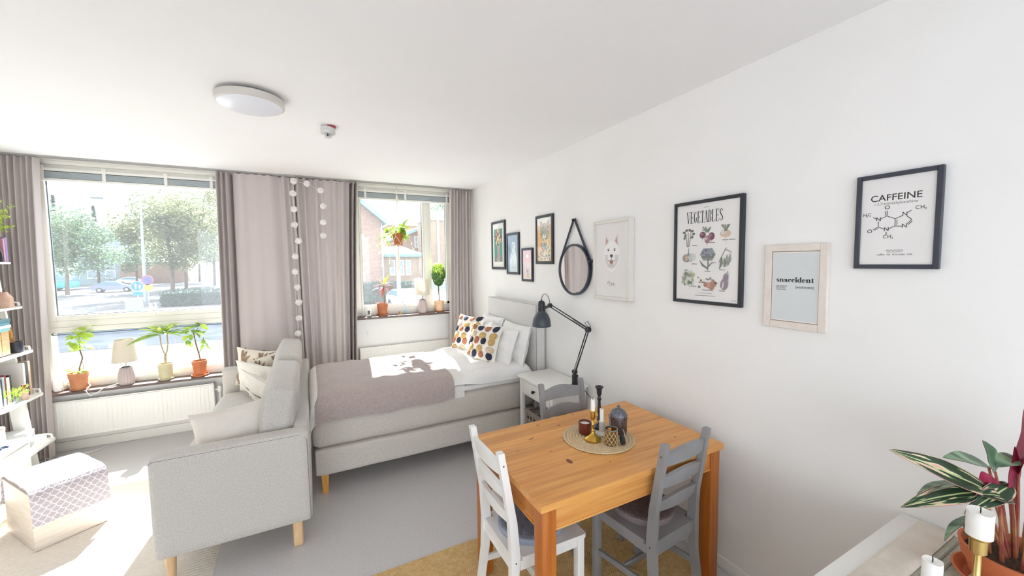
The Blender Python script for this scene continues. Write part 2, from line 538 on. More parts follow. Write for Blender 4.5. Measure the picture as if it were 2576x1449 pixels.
# pompom garland
gt = thing('pompom_garland', 'string of white pompoms hung over the middle curtains', 'garland', (-0.05, 4.69, 1.7))
pa = [(-0.100, 2.52), (-0.111, 2.395), (-0.108, 2.23), (-0.111, 2.069), (-0.081, 1.903), (-0.118, 1.739), (-0.128, 1.58), (-0.113, 1.415), (-0.105, 1.253), (-0.112, 1.083), (-0.127, 0.921)]
pb = [(0.022, 2.504), (0.149, 2.442), (0.169, 2.278), (0.162, 2.103), (0.157, 1.962)]
yp = 4.655
wm = MB(); wm.tube([(x*0.985, yp, 1.65+(z-1.65)*0.985) for x, z in pa], 0.0022, 6)
wm.tube([(pa[0][0]*0.985, yp, 2.51)]+[(x*0.985, yp, 1.65+(z-1.65)*0.985) for x, z in pb], 0.0022, 6)
build('wire', wm, mat('white_wire', '#d8d4cf', rough=0.6), gt)
pm_mat = mat('pompom_wool', '#e9e2dd', '#f3eeea', rough=1.0, scale=90, bump=0.8, bscale=120, sheen=0.3)
pmb = MB(); pmb.blob((0, 0, 0), 0.031, sub=3, amp=0.35, freq=7.0)
pom0 = None
for i, (x, z) in enumerate(pa+pb):
    p = Vector((x*0.985, yp-0.004, 1.65+(z-1.65)*0.985))
    if pom0 is None:
        pom0 = build('pompom', pmb, pm_mat); pom0.parent = gt; pom0.location = p-gt.location
    else:
        inst(pom0, gt, p-gt.location, (i*0.7, i*1.1, i*0.4))

# ------------------------------------------------------------------ radiators
rad_white = mat('radiator_white', '#efede7', rough=0.35)
def radiator(label, x0, x1, z0, z1, yf, yb, pitch):
    t = thing('radiator', label, 'radiator', ((x0+x1)/2, yb, z0))
    m = MB(); nu = int((x1-x0)/pitch)*8
    zz = [0, 0.04, 0.07, 0.5, 0.93, 0.96, 1]
    def fn(a, b):
        j = int(round(b*6)); zq = zz[j]
        w = (0.5-0.5*cos(2*pi*a*(x1-x0)/pitch)) if 0.03 < a < 0.97 else 0
        w = w**0.35*0.007 if 2 <= j <= 4 else 0.0
        return (x0+(x1-x0)*a, yf-0.007+w, z0+(z1-z0)*zq)
    m.grid(lambda a, b: fn(a, b), nu, 6)
    m.box((x0, yf-0.004, z0), (x1, yf+0.012, z1))
    build('panel', m, rad_white, t)
    g = MB(); n = int((x1-x0)/0.022)
    g.box((x0, yf, z1-0.004), (x1, yf+0.004, z1+0.012)); g.box((x0, yb-0.006, z1-0.004), (x1, yb-0.002, z1+0.012))
    for i in range(n): 
        x = x0+0.01+(x1-x0-0.02)*i/(n-1); g.box((x-0.003, yf+0.004, z1), (x+0.003, yb-0.006, z1+0.009))
    build('top_grille', g, rad_white, t)
    build('back_panel', MB().box((x0, yb-0.02, z0), (x1, yb-0.002, z1)), rad_white, t)
    for x in (x0, x1): build('side_panel', MB().box((x-0.004, yf-0.003, z0), (x+0.004, yb-0.004, z1+0.005), bev=0.001), rad_white, t)
    v = MB(); v.cyl((x1+0.005, (yf+yb)/2, z1-0.06), (x1+0.05, (yf+yb)/2, z1-0.06), 0.009); v.lathe([(0.016, -0.03), (0.02, -0.02), (0.02, 0.025), (0.014, 0.035)], (x1+0.045, (yf+yb)/2, z1-0.06), 14)
    v.cyl((x1+0.045, (yf+yb)/2, z1-0.09), (x1+0.045, (yf+yb)/2, 0.012), 0.008)
    build('valve', v, rad_white, t)
radiator('long white panel radiator under the big left window sill', -2.05, -0.90, 0.14, 0.455, 4.845, 4.902, 0.0325)
radiator('white radiator behind the bed, under the small window', 0.50, 1.80, 0.18, 0.652, 4.845, 4.902, 0.04)
pipes = MB(); pipes.cyl((-2.2, 4.885, 0.12), (0.45, 4.885, 0.12), 0.009)

# ------------------------------------------------------------------ ceiling fittings
t = thing('ceiling_lamp', 'round flat white flush lamp on the ceiling', 'lamp', (-0.245, 2.62, CEIL))
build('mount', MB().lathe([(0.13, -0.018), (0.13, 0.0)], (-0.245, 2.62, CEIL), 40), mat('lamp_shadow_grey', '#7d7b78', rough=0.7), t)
build('housing', MB().lathe([(0.155, -0.055), (0.163, -0.05), (0.165, -0.02), (0.160, -0.016), (0.12, -0.016)], (-0.245, 2.62, CEIL), 56), mat('lamp_rim', '#cfcac2', rough=0.45), t)
build('diffuser', MB().lathe([(0.0, -0.074), (0.08, -0.072), (0.135, -0.065), (0.152, -0.058), (0.156, -0.05)], (-0.245, 2.62, CEIL), 56), mat('lamp_diffuser', '#e6e8f0', rough=0.3), t)
t = thing('smoke_detector', 'small white smoke alarm with red ring and black vent cage', 'smoke alarm', (0.155, 2.97, CEIL))
c = (0.155, 2.97, CEIL)
build('base', MB().lathe([(0.043, -0.052), (0.046, -0.048), (0.046, -0.030), (0.044, -0.028), (0.046, -0.026), (0.046, -0.012), (0.03, -0.012), (0.03, 0)], c, 28), mat('alarm_plastic', '#d6d4d2', rough=0.5), t)
build('red_ring', MB().lathe([(0.027, -0.014), (0.029, -0.012), (0.029, -0.001), (0.02, -0.001)], (0.175, 2.955, CEIL), 24), mat('alarm_red', '#b03a48', rough=0.5), t)
cg = MB(); cg.lathe([(0.014, -0.078), (0.021, -0.076), (0.022, -0.072), (0.014, -0.070)], c, 20)
for i in range(12):
    a = 2*pi*i/12; cg.box((-0.002, -0.003, -0.075), (0.002, 0.001, -0.050), M=Matrix.Translation(Vector(c)) @ Matrix.Rotation(a, 4, 'Z') @ Matrix.Translation(Vector((0, 0.019, 0))))
build('cage', cg, mat('alarm_plastic', '#d6d4d2'), t)
build('vent_core', MB().lathe([(0.016, -0.071), (0.016, -0.050)], c, 16), black_metal, t)
# ------------------------------------------------------------------ rugs
def jute_rug():
    x0, x1, y0, y1 = -0.02, 1.80, 0.75, 2.095
    t = thing('jute_rug', 'golden braided jute rug under the dining table', 'rug', ((x0+x1)/2, (y0+y1)/2, 0))
    px, py = 0.0125, 0.0105
    nx = int((x1-x0)/px)*6; ny = int((y1-y0)/py)*6
    m = MB()
    def fn(a, b):
        x = x0+(x1-x0)*a; y = y0+(y1-y0)*b
        row = (y-y0)/py
        r = abs(sin(pi*row))
        ph = (x-x0)/px+0.5*floor(row)+0.25*noise.noise(Vector((x*6, row, 0)))
        k = abs(sin(pi*ph))
        z = 0.0012+0.0108*(r**0.55)*(0.22+0.78*k**0.6)+0.001*noise.noise(Vector((x*60, y*60, 0)))
        if b in (0, 1) or a in (0, 1): z = 0.001
        wob = 0.004*noise.noise(Vector((x*14, 3, 0))) if b > 0.99 else 0
        return (x, y+wob, z)
    m.grid(fn, nx//2, ny//2)
    build('weave', m, mat('jute', '#cfa76d', '#e6c892', rough=0.95, scale=45, contrast=(0.25, 0.75), rand=0), t, angle=180)
    build('backing', MB().box((x0, y0, 0.0005), (x1, y1, 0.0042)), mat('jute_gap_shade', '#96703f', '#aa8450', rough=1.0, scale=60), t)  # shows through the weave gaps; their shade is put into its darker colour
jute_rug()

def cream_rug():
    x0, x1, y0, y1 = -2.05, -0.525, 1.6, 4.0
    m = MB(); pitch = 0.022
    ny = int((y1-y0)/pitch)*6
    def fn(a, b):
        y = y0+(y1-y0)*b
        x = x0+(x1-x0)*a
        w = abs(sin(pi*(y-y0)/pitch))
        z = 0.005+0.004*w**0.7+0.0012*noise.noise(Vector((x*50, y*20, 0)))
        e = 0.012*noise.noise(Vector((y*5, 1, 0))) if a > 0.98 else 0
        ey = 0.02*noise.noise(Vector((x*9, 5, 0))) if b > 0.99 else 0
        if a in (0, 1) or b in (0, 1): z = 0.001
        return (x+e, y+ey, z)
    m.grid(fn, 40, ny)
    t = thing('wool_rug', 'cream ribbed wool rug under the sofa and the storage box', 'rug', (-1.3, 2.8, 0))
    build('pile', m, mat('cream_wool', '#e2d9cd', '#ede5db', rough=1.0, scale=40, stretch=(1, 8, 1), bump=0.4, bscale=160), t, angle=180)
    fr = MB()
    for i in range(60):
        x = -2.02+1.45*i/59+RND.uniform(-.008, .008); ln = RND.uniform(.03, .06); dx = RND.uniform(-.02, .02)
        fr.tube([(x, 3.99, 0.006), (x+dx*0.5, 3.99+ln*0.6, 0.004), (x+dx, 3.99+ln, 0.003)], 0.0025, 5)
    o = build('fringe', fr, mat('cream_wool', '#e2d9cd'), t); o['kind'] = 'stuff'
cream_rug()

# ------------------------------------------------------------------ sofa
sofa_fab = mat('sofa_fabric', '#bab4ad', '#c9c4bd', rough=0.95, scale=150, contrast=(0.38, 0.62), bump=0.05, bscale=700, sheen=0.15)
sofa_pipe = mat('sofa_piping', '#87827d', rough=0.9)
birch = mat('birch', '#d8b184', '#e0bd93', rough=0.5, scale=12, stretch=(6, 6, 1))
def sofa():
    t = thing('sofa', 'light grey fabric sofa with its back to the bed', 'sofa', (-0.4, 3.5, 0))
    m = MB(); softbox(m, (-0.735, 2.56, 0.155), (-0.05, 4.47, 0.35), 0.02); build('base', m, sofa_fab, t)
    for ya, yb, nm in ((2.50, 2.625, 'armrest'), (4.40, 4.525, 'armrest')):
        m = MB(); softbox(m, (-0.755, ya, 0.155), (-0.036, yb, 0.692), 0.028, n=10); a = build(nm, m, sofa_fab, t)
        yy = ya+0.001 if ya < 3 else yb-0.001
        pts = [(-0.753, yy+0.012, 0.170), (-0.753, yy+0.012, 0.660), (-0.738, yy+0.004, 0.676), (-0.09, yy+0.004, 0.676), (-0.062, yy+0.003, 0.668), (-0.05, yy+0.004, 0.64), (-0.046, yy+0.004, 0.17)]
        p = MB(); p.tube(pts[1:], 0.0022, 6); build('piping', p, sofa_pipe, a)
    m = MB(); softbox(m, (-0.125, 2.60, 0.155), (-0.036, 4.45, 0.695), 0.025, n=10); build('backrest', m, sofa_fab, t)
    for ya, yb in ((2.63, 3.51), (3.515, 4.395)):
        m = MB(); softbox(m, (-0.755, ya, 0.352), (-0.14, yb, 0.475), 0.045, (0.01, 0, 0.022), n=12, wr=0.004, seed=ya); build('seat_cushion', m, sofa_fab, t)
    for ya, yb, h, s in ((2.655, 3.50, 0.44, 1), (3.515, 4.38, 0.46, 2)):
        M = TRS((-0.235, (ya+yb)/2, 0.475), (0, radians(9), 0))
        m = MB(); softbox(m, (-0.095, -(yb-ya)/2, 0.0), (0.075, (yb-ya)/2, h), 0.035, (0.024, 0.006, 0.012), n=14, wr=0.009, seed=s, M=M); build('back_cushion', m, sofa_fab, t)
    for x, y, z, kind in ((-0.70, 2.555, 0.012, 0), (-0.117, 2.555, 0.0, 1), (-0.68, 4.46, 0.0, 0), (-0.117, 4.46, 0.0, 1)):
        m = MB(); m.lathe([(0.017, z), (0.018, z+0.003), (0.026, 0.158)], (x, y, 0), 18) if kind == 0 else m.box((x-0.026, y-0.022, z), (x+0.026, y+0.022, 0.158), bev=0.012, seg=3)
        build('leg', m, birch, t)
sofa()

linen = mat('linen_cushion', '#d5cdc3', '#dfd8cf', rough=0.95, scale=200, stretch=(1, 1, 3), bump=0.15, bscale=300)
cream_cot = mat('cream_cotton', '#e9e4da', '#efebe3', rough=0.95, scale=60, bump=0.1, bscale=200)
leafbase = mat('leaf_cushion_base', '#e6dccb', '#ece3d4', rough=0.95, scale=60, bump=0.1, bscale=250)
leafbrown = mat('leaf_cushion_print', '#8a7360', '#9c8571', rough=0.95, scale=40)
def cushion(name, label, mats, M, w, h, th, seed, deco=None, cat='cushion', group=None, mi=0, **k):
    base = M.translation.copy()
    m = MB(); pillow_mb(w, h, th, m, 0, M, seed=seed, **k)
    o = build(name, m, mats, loc=base)
    tag(o, label, cat, group)
    if deco: deco(o, M, w, h, th)
    return o
def psurf(u, v, w, h, th, off, corner=0.10, pw=0.42, sg=-1):
    k = max(0.0, (1-u*u)*(1-v*v))**pw
    return Vector((u*w/2*(1-corner*(1-v*v)), sg*(th/2*k+off), v*h/2*(1-corner*(1-u*u))))
def leafprint(o, M, w, h, th):
    m = MB(); r = random.Random(5)
    def blade(cx, cz, ang, ln, wd, sg):
        pts = []
        for i in range(9):
            a = i/8; ww = wd*sin(pi*a)**0.8
            pts.append((a*ln, ww))
        n = len(pts); vs = []
        ca, sa = cos(ang), sin(ang)
        for s, q in ((1, pts), (-1, pts)):
            for l, d in q:
                u = cx+ca*l-sa*d*s; v = cz+sa*l+ca*d*s
                u = max(-0.97, min(0.97, u)); v = max(-0.97, min(0.97, v))
                vs.append(M @ psurf(u, v, w, h, th, 0.009, sg=sg))
        fs = [[i, i+1, n+i+1, n+i] for i in range(n-1)]
        m.add(vs, fs)
    for sg in (-1, 1):
        for ox, oz, base in ((-0.85, -0.95, 0.9), (0.1, -0.9, 1.5), (0.75, -0.6, 2.1), (-0.75, 0.2, 0.5), (0.25, 0.25, 0.9)):
            for q in range(-3, 4):
                blade(ox+0.09*q*cos(base+1.57)+0.05*q, oz+0.1*abs(q)+0.06, base+q*0.30, 0.72-0.06*abs(q), 0.055, sg)
    build('leaf_print', m, leafbrown, o)
# camera side cushion leaning on the near arm
cushion('cushion', 'plain beige linen cushion lying against the near sofa arm', linen, TRS((-0.43, 2.76, 0.66), (radians(-22), radians(-6), radians(4))), 0.40, 0.34, 0.15, 3)
cushion('leaf_cushion', 'brown and cream leaf print cushion at the far sofa arm, left of the other', leafbase, TRS((-0.46, 4.31, 0.69), (radians(14), radians(10), radians(-12))), 0.36, 0.40, 0.13, 4, leafprint)
cushion('leaf_cushion', 'leaf print cushion wedged between its twin and the back cushion', leafbase, TRS((-0.33, 4.20, 0.685), (radians(18), radians(-14), radians(14))), 0.34, 0.36, 0.12, 8, leafprint)
cushion('cushion', 'white ruffled cotton cushion in front of the leaf print cushions', cream_cot, TRS((-0.42, 4.02, 0.645), (radians(26), radians(14), radians(-24))), 0.38, 0.36, 0.13, 6, wr=0.022)
def ruffle(o, M, w, h, th):
    m = MB()
    def fn(a, b):
        u = -0.9+1.8*a
        p = psurf(u, 0.28+0.03*sin(a*9), w, h, th, 0.004+0.006*sin(a*70)*b, sg=-1)
        p.z -= 0.035*b; return M @ p
    m.grid(fn, 60, 3); build('ruffle', m, cream_cot, o)
cushion('cushion', 'cream cushion with a ruffle slumped in the middle of the sofa', cream_cot, TRS((-0.36, 3.68, 0.625), (radians(34), radians(24), radians(-40))), 0.38, 0.38, 0.13, 9, ruffle, wr=0.02)

# ------------------------------------------------------------------ bed
bed_fab = mat('bed_fabric', '#c2bab0', '#cfc8be', rough=0.95, scale=160, contrast=(0.4, 0.6), bump=0.05, bscale=700)
head_fab = mat('headboard_fabric', '#d2cfcc', '#dad7d4', rough=0.95, scale=160, bump=0.1, bscale=420)
white_cot = mat('white_cotton', '#e9e6e3', '#efedeb', rough=0.95, scale=8, bump=0.06, bscale=40)
pine_leg = mat('pine_leg', '#c98a3a', '#d79a4b', rough=0.45, scale=14, stretch=(8, 8, 1))
def bed():
    t = thing('bed', 'beige upholstered box spring bed with headboard on the right wall', 'bed', (0.9, 3.55, 0))
    m = MB(); softbox(m, (-0.018, 3.02, 0.135), (1.785, 4.10, 0.338), 0.03, (0.004, 0.006, 0), n=12, wr=0.002); build('base', m, bed_fab, t)
    m = MB(); softbox(m, (-0.028, 3.012, 0.342), (1.785, 4.11, 0.585), 0.05, (0.01, 0.012, 0.01), n=12, wr=0.003); build('mattress', m, bed_fab, t)
    m = MB(); softbox(m, (0.02, 3.015, 0.575), (1.785, 4.09, 0.645), 0.034, (0, 0.012, 0), n=14, wr=0.006); build('mattress_topper', m, white_cot, t)
    m = MB(); softbox(m, (1.795, 3.005, 0.13), (1.895, 4.065, 1.268), 0.016, (0.006, 0, 0), n=8); hb = build('headboard', m, head_fab, t)
    s = MB(); s.tube([(1.799, 3.006, 0.3), (1.799, 3.006, 1.262), (1.799, 4.06, 1.262)], 0.002, 6); build('seam', s, sofa_pipe, hb)
    for x, y in ((0.045, 3.06), (0.045, 4.05), (1.72, 3.06), (1.72, 4.05)):
        m = MB(); m.add([(x-.024, y-.024, .14), (x+.024, y-.024, .14), (x+.024, y+.024, .14), (x-.024, y+.024, .14), (x-.017, y-.017, 0), (x+.017, y-.017, 0), (x+.017, y+.017, 0), (x-.017, y+.017, 0)],
                        [[0, 1, 2, 3], [7, 6, 5, 4], [0, 4, 5, 1], [1, 5, 6, 2], [2, 6, 7, 3], [3, 7, 4, 0]]); build('leg', m, pine_leg, t)
bed()
def bedtop(x, y):
    u = (y-3.0)/1.1
    b = 0.055*max(0.0, sin(pi*min(max(u, 0.0), 1.0)))**0.7
    w = 0.012*noise.noise(Vector((x*4.2, y*4.2, 1)))+0.006*noise.noise(Vector((x*11, y*9, 4)))
    return 0.69+b+w
def sp(q): return q if q > 30 else log(1+exp(q))
def drape(name, label, cat, m_, lift, xr, nearhang, foothang, farhang, yfar=4.09, ynear=3.03, xfoot=-0.005, r=0.022, nx=70, ny=60, th=0.006, out=0.0, wav=0.0, relief=None, seed=0):
    s0, s1 = -foothang, xr-xfoot
    t0, t1 = -nearhang, (yfar-ynear)+farhang
    def pos(a, b, off):
        s = s0+(s1-s0)*a; q = t0+(t1-t0)*b
        x = xfoot-out+r*sp(s/r) if foothang else xfoot+s
        dx = r*sp(-s/r) if foothang else 0
        y = ynear-out+r*sp(q/r); dy = r*sp(-q/r)
        over = q-(yfar-ynear)
        if over > -0.1: 
            dy += r*sp(over/r); y = y-r*sp(over/r)
        z = bedtop(x, y)+lift-dx-dy*1.0
        if wav and q < 0.02:
            kq = min(1, -(q-0.02)/0.1)
            y -= wav*kq*(0.6+0.6*noise.noise(Vector((s*6, seed, 0))))
            z += 0.014*kq*noise.noise(Vector((s*4.5, seed+3, 0)))
        if foothang and s < 0.02:
            x -= 0.012*min(1, -(s-.02)/.1)*(0.5+noise.noise(Vector((q*6, seed+9, 0))))
        rl = relief(s, q) if relief else 0
        p = Vector((x, y, z))
        nrm = Vector((-1 if s < 0 else 0, -1 if q < 0 else 0, 0.6 if (s > 0 and q > 0) else 0.15)).normalized()
        return p+nrm*(rl+off)
    m = MB()
    m.grid(lambda a, b: pos(a, b, th), nx, ny)
    m.grid(lambda a, b: pos(1-a, b, 0.0), nx, ny)
    n = nx+1; B = n*(ny+1)
    for i in range(nx):
        m.f.append([i+1, i, B+nx-i, B+nx-i-1]); m.m.append(0)
        j = ny*n+i; k = B+ny*n
        m.f.append([j, j+1, k+nx-i-1, k+nx-i]); m.m.append(0)
    for j in range(ny):
        m.f.append([j*n, (j+1)*n, B+(j+1)*n+nx, B+j*n+nx]); m.m.append(0)
        m.f.append([(j+1)*n+nx, j*n+nx, B+j*n, B+(j+1)*n]); m.m.append(0)
    o = build(name, m, m_, loc=(0.5, 3.5, 0.6), angle=80)
    return tag(o, label, cat)
# duvet
def duvet():
    m = MB()
    def top(a, b):
        x = 0.06+1.70*a; y = 2.995+1.12*b
        e = min(1, min(b, 1-b)/0.05)**0.5 * min(1, min(a*1.5+0.3, (1-a)*30))**0.5
        wr = 0.018*noise.noise(Vector((x*5.5, y*7.0, 2)))*(0.3+0.7*a)+0.010*noise.noise(Vector((x*14, y*12, 7)))*a
        kk = min(1, max(0, (x-1.08)/0.2)); kk = kk*kk*(3-2*kk)
        z = 0.650+(bedtop(x, y)-0.652+wr+0.038*kk)*max(e, 0.05); z -= 0.022*kk*(1-min(1, b/0.04)); y -= 0.034*kk*max(0.0, 1-b/0.12)*min(1.0, b/0.02+0.35)
        return (x, y-0.012*noise.noise(Vector((x*5, 0, 0)))*(1-b), z)
    m.grid(top, 80, 60)
    m.grid(lambda a, b: (0.06+1.70*(1-a), 2.995+1.12*b, 0.646), 10, 10)
    o = build('duvet', m, white_cot, loc=(0.9, 3.55, 0.65), angle=80)
    tag(o, 'crumpled white cotton duvet spread over the bed', 'duvet')
duvet()
waffle_m = mat('waffle_white', '#e4dfd8', '#ebe7e1', rough=0.95, scale=60)
def wrelief(s, q): return 0.0022*(abs(sin(pi*s/0.016))*abs(sin(pi*q/0.016)))
drape('waffle_blanket', 'white waffle weave blanket peeking out under the mauve throw', 'blanket', waffle_m, 0.010, 1.125, 0.165, 0.17, 0.04, relief=wrelief, nx=300, ny=300, th=0.004, out=0.022, seed=1, r=0.03)
mauve = mat('mauve_wool', '#a99a95', '#b7a8a2', rough=1.0, scale=70, contrast=(0.3, 0.7), bump=0.3, bscale=260, sheen=0.25)
drape('wool_throw', 'mauve knitted throw spread over the foot of the bed', 'throw', mauve, 0.018, 1.045, 0.165, 0.03, 0.05, out=0.034, wav=0.016, nx=110, ny=90, th=0.007, seed=4, r=0.03, xfoot=0.03)

# pillows
white_pil = mat('pillowcase_white', '#e8e5e2', '#eeecea', rough=0.95, scale=10, bump=0.08, bscale=60)
grp = 'plain white pillows against the headboard'
def bp(label, x, y, z, tilt, yaw, w, h, th, seed, g=None):
    M = TRS((x, y, z)) @ Matrix.Rotation(radians(yaw), 4, 'Z') @ Matrix.Rotation(radians(-90), 4, 'Z') @ Matrix.Rotation(radians(tilt), 4, 'X')
    return cushion('pillow', label, white_pil, M, w, h, th, seed, cat='pillow', group=g, wr=0.02, corner=0.06, pw=0.36)
bp('near white pillow leaning straight on the headboard, next to the nightstand', 1.70, 3.27, 0.885, -14, 0, 0.52, 0.38, 0.15, 11, grp)
bp('near white pillow tucked between the headboard pillow and the patterned cushion', 1.57, 3.30, 0.865, -20, 6, 0.48, 0.37, 0.14, 12, grp)
bp('far white pillow leaning on the headboard, by the corner curtain', 1.70, 3.80, 0.90, -14, 0, 0.50, 0.38, 0.15, 13, grp)
bp('far white pillow behind the far patterned cushion', 1.57, 3.78, 0.885, -20, -4, 0.46, 0.36, 0.14, 14, grp)
TUFT = [mat('tuft_navy', '#2c2c3f', '#3b3b52', rough=1.0, scale=90, bump=0.9, bscale=160), mat('tuft_rust', '#b06c4c', '#c07f5e', rough=1.0, scale=90, bump=0.9, bscale=160),
        mat('tuft_mustard', '#c9a063', '#d8b47a', rough=1.0, scale=90, bump=0.9, bscale=160), mat('tuft_sand', '#d9c3a4', '#e3d0b5', rough=1.0, scale=90, bump=0.9, bscale=160)]
def tufts(o, M, w, h, th):
    rows = 6
    r = random.Random(int(o.location.y*100))
    pats = [[1, 0, 1, 0], [3, 2, 2], [0, 1, 0, 2], [2, 2, 3], [1, 0, 1, 0], [2, 3, 2]]
    for j in range(rows):
        p = pats[j]; n = len(p)
        for i, c in enumerate(p):
            cu = -1+2*(i+0.5)/n; cv = 0.84-1.68*j/(rows-1)
            ru, rv = (0.86/n)*r.uniform(0.85, 1.0), 0.19*r.uniform(0.9, 1.1)
            if j % 2: ru *= 0.92; cu += 0.08
            m = MB()
            def fn(a, b):
                ang = 2*pi*a
                uu = cu+ru*b*cos(ang)*(1.0 if sin(ang) > 0 else 0.92)
                vv = cv+rv*b*(sin(ang) if (j % 2 == 0) else -sin(ang))*(1.15 if sin(ang) > 0 else 0.8)
                uu = max(-0.97, min(0.97, uu)); vv = max(-0.97, min(0.97, vv))
                k = 1-b*b
                return M @ psurf(uu, vv, w, h, th, 0.004+0.010*k**0.4+0.003*noise.noise(Vector((uu*30, vv*30, j)))*k, sg=-1)
            m.grid(fn, 14, 4, closed_u=True)
            build('tuft', m, TUFT[c], o)
def pat(label, x, y, z, tilt, yaw, seed):
    M = TRS((x, y, z)) @ Matrix.Rotation(radians(yaw), 4, 'Z') @ Matrix.Rotation(radians(-90), 4, 'Z') @ Matrix.Rotation(radians(tilt), 4, 'X')
    cushion('tufted_cushion', label, cream_cot, M, 0.38, 0.40, 0.13, seed, tufts, group='tufted scallop cushions on the bed', wr=0.008)
pat('nearer navy, rust and mustard tufted scallop cushion, in front of white pillow', 1.425, 3.34, 0.875, -20, 22, 21)
pat('farther navy, rust and mustard tufted scallop cushion, closer to the window', 1.43, 3.76, 0.92, -22, 22, 22)

# ------------------------------------------------------------------ nightstand, crate, desk lamp
def nightstand():
    t = thing('nightstand', 'white wooden nightstand with one drawer beside the headboard', 'nightstand', (1.73, 2.66, 0))
    x0, x1, y0, y1 = 1.575, 1.890, 2.405, 2.915
    build('top', MB().box((x0-0.02, y0-0.02, 0.668), (x1+0.004, y1+0.02, 0.690), bev=0.004), gloss_white, t)
    for x in (x0, x1-0.034):
        for y in (y0, y1-0.034):
            build('leg', MB().box((x, y, 0), (x+0.034, y+0.034, 0.668), bev=0.003), gloss_white, t)
    m = MB(); m.box((x0+0.03, y0+0.004, 0.535), (x1-0.03, y0+0.02, 0.668)); m.box((x0+0.03, y1-0.02, 0.535), (x1-0.03, y1-0.004, 0.668)); m.box((x1-0.02, y0+0.03, 0.535), (x1-0.006, y1-0.03, 0.668))
    m.box((x0+0.004, y0+0.034, 0.535), (x0+0.02, y1-0.034, 0.545)); build('apron', m, gloss_white, t)
    d = build('drawer', MB().box((x0-0.002, y0+0.038, 0.549), (x0+0.02, y1-0.038, 0.660), bev=0.003), gloss_white, t)
    k = MB(); k.lathe([(0.006, 0), (0.006, 0.012), (0.013, 0.016), (0.014, 0.024), (0.009, 0.030), (0, 0.031)], n=14, M=TRS((x0-0.002, (y0+y1)/2, 0.605), (0, radians(-90), 0))); build('knob', k, black_metal, d)
    m = MB()
    for i in range(7):
        y = y0+0.02+(y1-y0-0.05)*i/6; m.box((x0+0.01, y-0.03, 0.135), (x1-0.01, y+0.03, 0.150), bev=0.002)
    build('shelf', m, gloss_white, t)
    build('back_rail', MB().box((x1-0.02, y0+0.034, 0.2), (x1-0.008, y1-0.034, 0.25)), gloss_white, t)
nightstand()
def crate():
    t = thing('crate', 'grey brown lattice crate on the nightstand shelf', 'crate', (1.72, 2.66, 0.151))
    cm = mat('crate_grey', '#8d8077', '#a09388', rough=0.9, scale=20, stretch=(1, 10, 10))
    x0, x1, y0, y1, z0, z1 = 1.60, 1.84, 2.45, 2.87, 0.152, 0.40
    build('base_panel', MB().box((x0, y0, z0), (x1, y1, z0+0.012)), cm, t)
    for z in (0.175, 0.235, 0.295, 0.355):
        for a, b in (((x0, y0, z), (x0+0.01, y1, z+0.028)), ((x1-0.01, y0, z), (x1, y1, z+0.028)), ((x0+0.01, y0, z), (x1-0.01, y0+0.01, z+0.028)), ((x0+0.01, y1-0.01, z), (x1-0.01, y1, z+0.028))):
            build('slat', MB().box(a, b, bev=0.002, seg=1), cm, t)
    for i in range(8):
        y = y0+0.03+(y1-y0-0.06)*i/7; build('upright', MB().box((x0-0.004, y-0.008, z0), (x0, y+0.008, z1-0.01)), cm, t)
    m = MB(); m.box((x0-0.006, y0-0.004, z1-0.018), (x0+0.012, y1+0.004, z1), bev=0.002); m.box((x1-0.012, y0-0.004, z1-0.018), (x1+0.004, y1+0.004, z1), bev=0.002)
    for i in range(9):
        y = y0+0.02+(y1-y0-0.04)*i/8; m.box((x0+0.01, y-0.006, z1-0.014), (x1-0.01, y+0.006, z1-0.006))
    build('lid_rack', m, cm, t)
crate()
b_ = MB(); b_.lathe([(0.0, 0), (0.02, 0), (0.021, 0.05), (0.012, 0.062), (0.012, 0.075), (0, 0.077)], (1.66, 2.54, 0.1645), 16)
o = build('spray_bottle', b_, mat('yellow_plastic', '#d8a722', rough=0.4), loc=(1.66, 2.54, 0.1645)); tag(o, 'small yellow bottle inside the lattice crate', 'bottle')
b_ = MB(); b_.lathe([(0.0, 0), (0.022, 0), (0.023, 0.06), (0.010, 0.07), (0.010, 0.085), (0, 0.086)], (1.66, 2.62, 0.1645), 16)
o = build('spray_bottle', b_, mat('blue_plastic', '#2f66a8', rough=0.4), loc=(1.66, 2.62, 0.1645)); tag(o, 'small blue bottle inside the lattice crate', 'bottle')

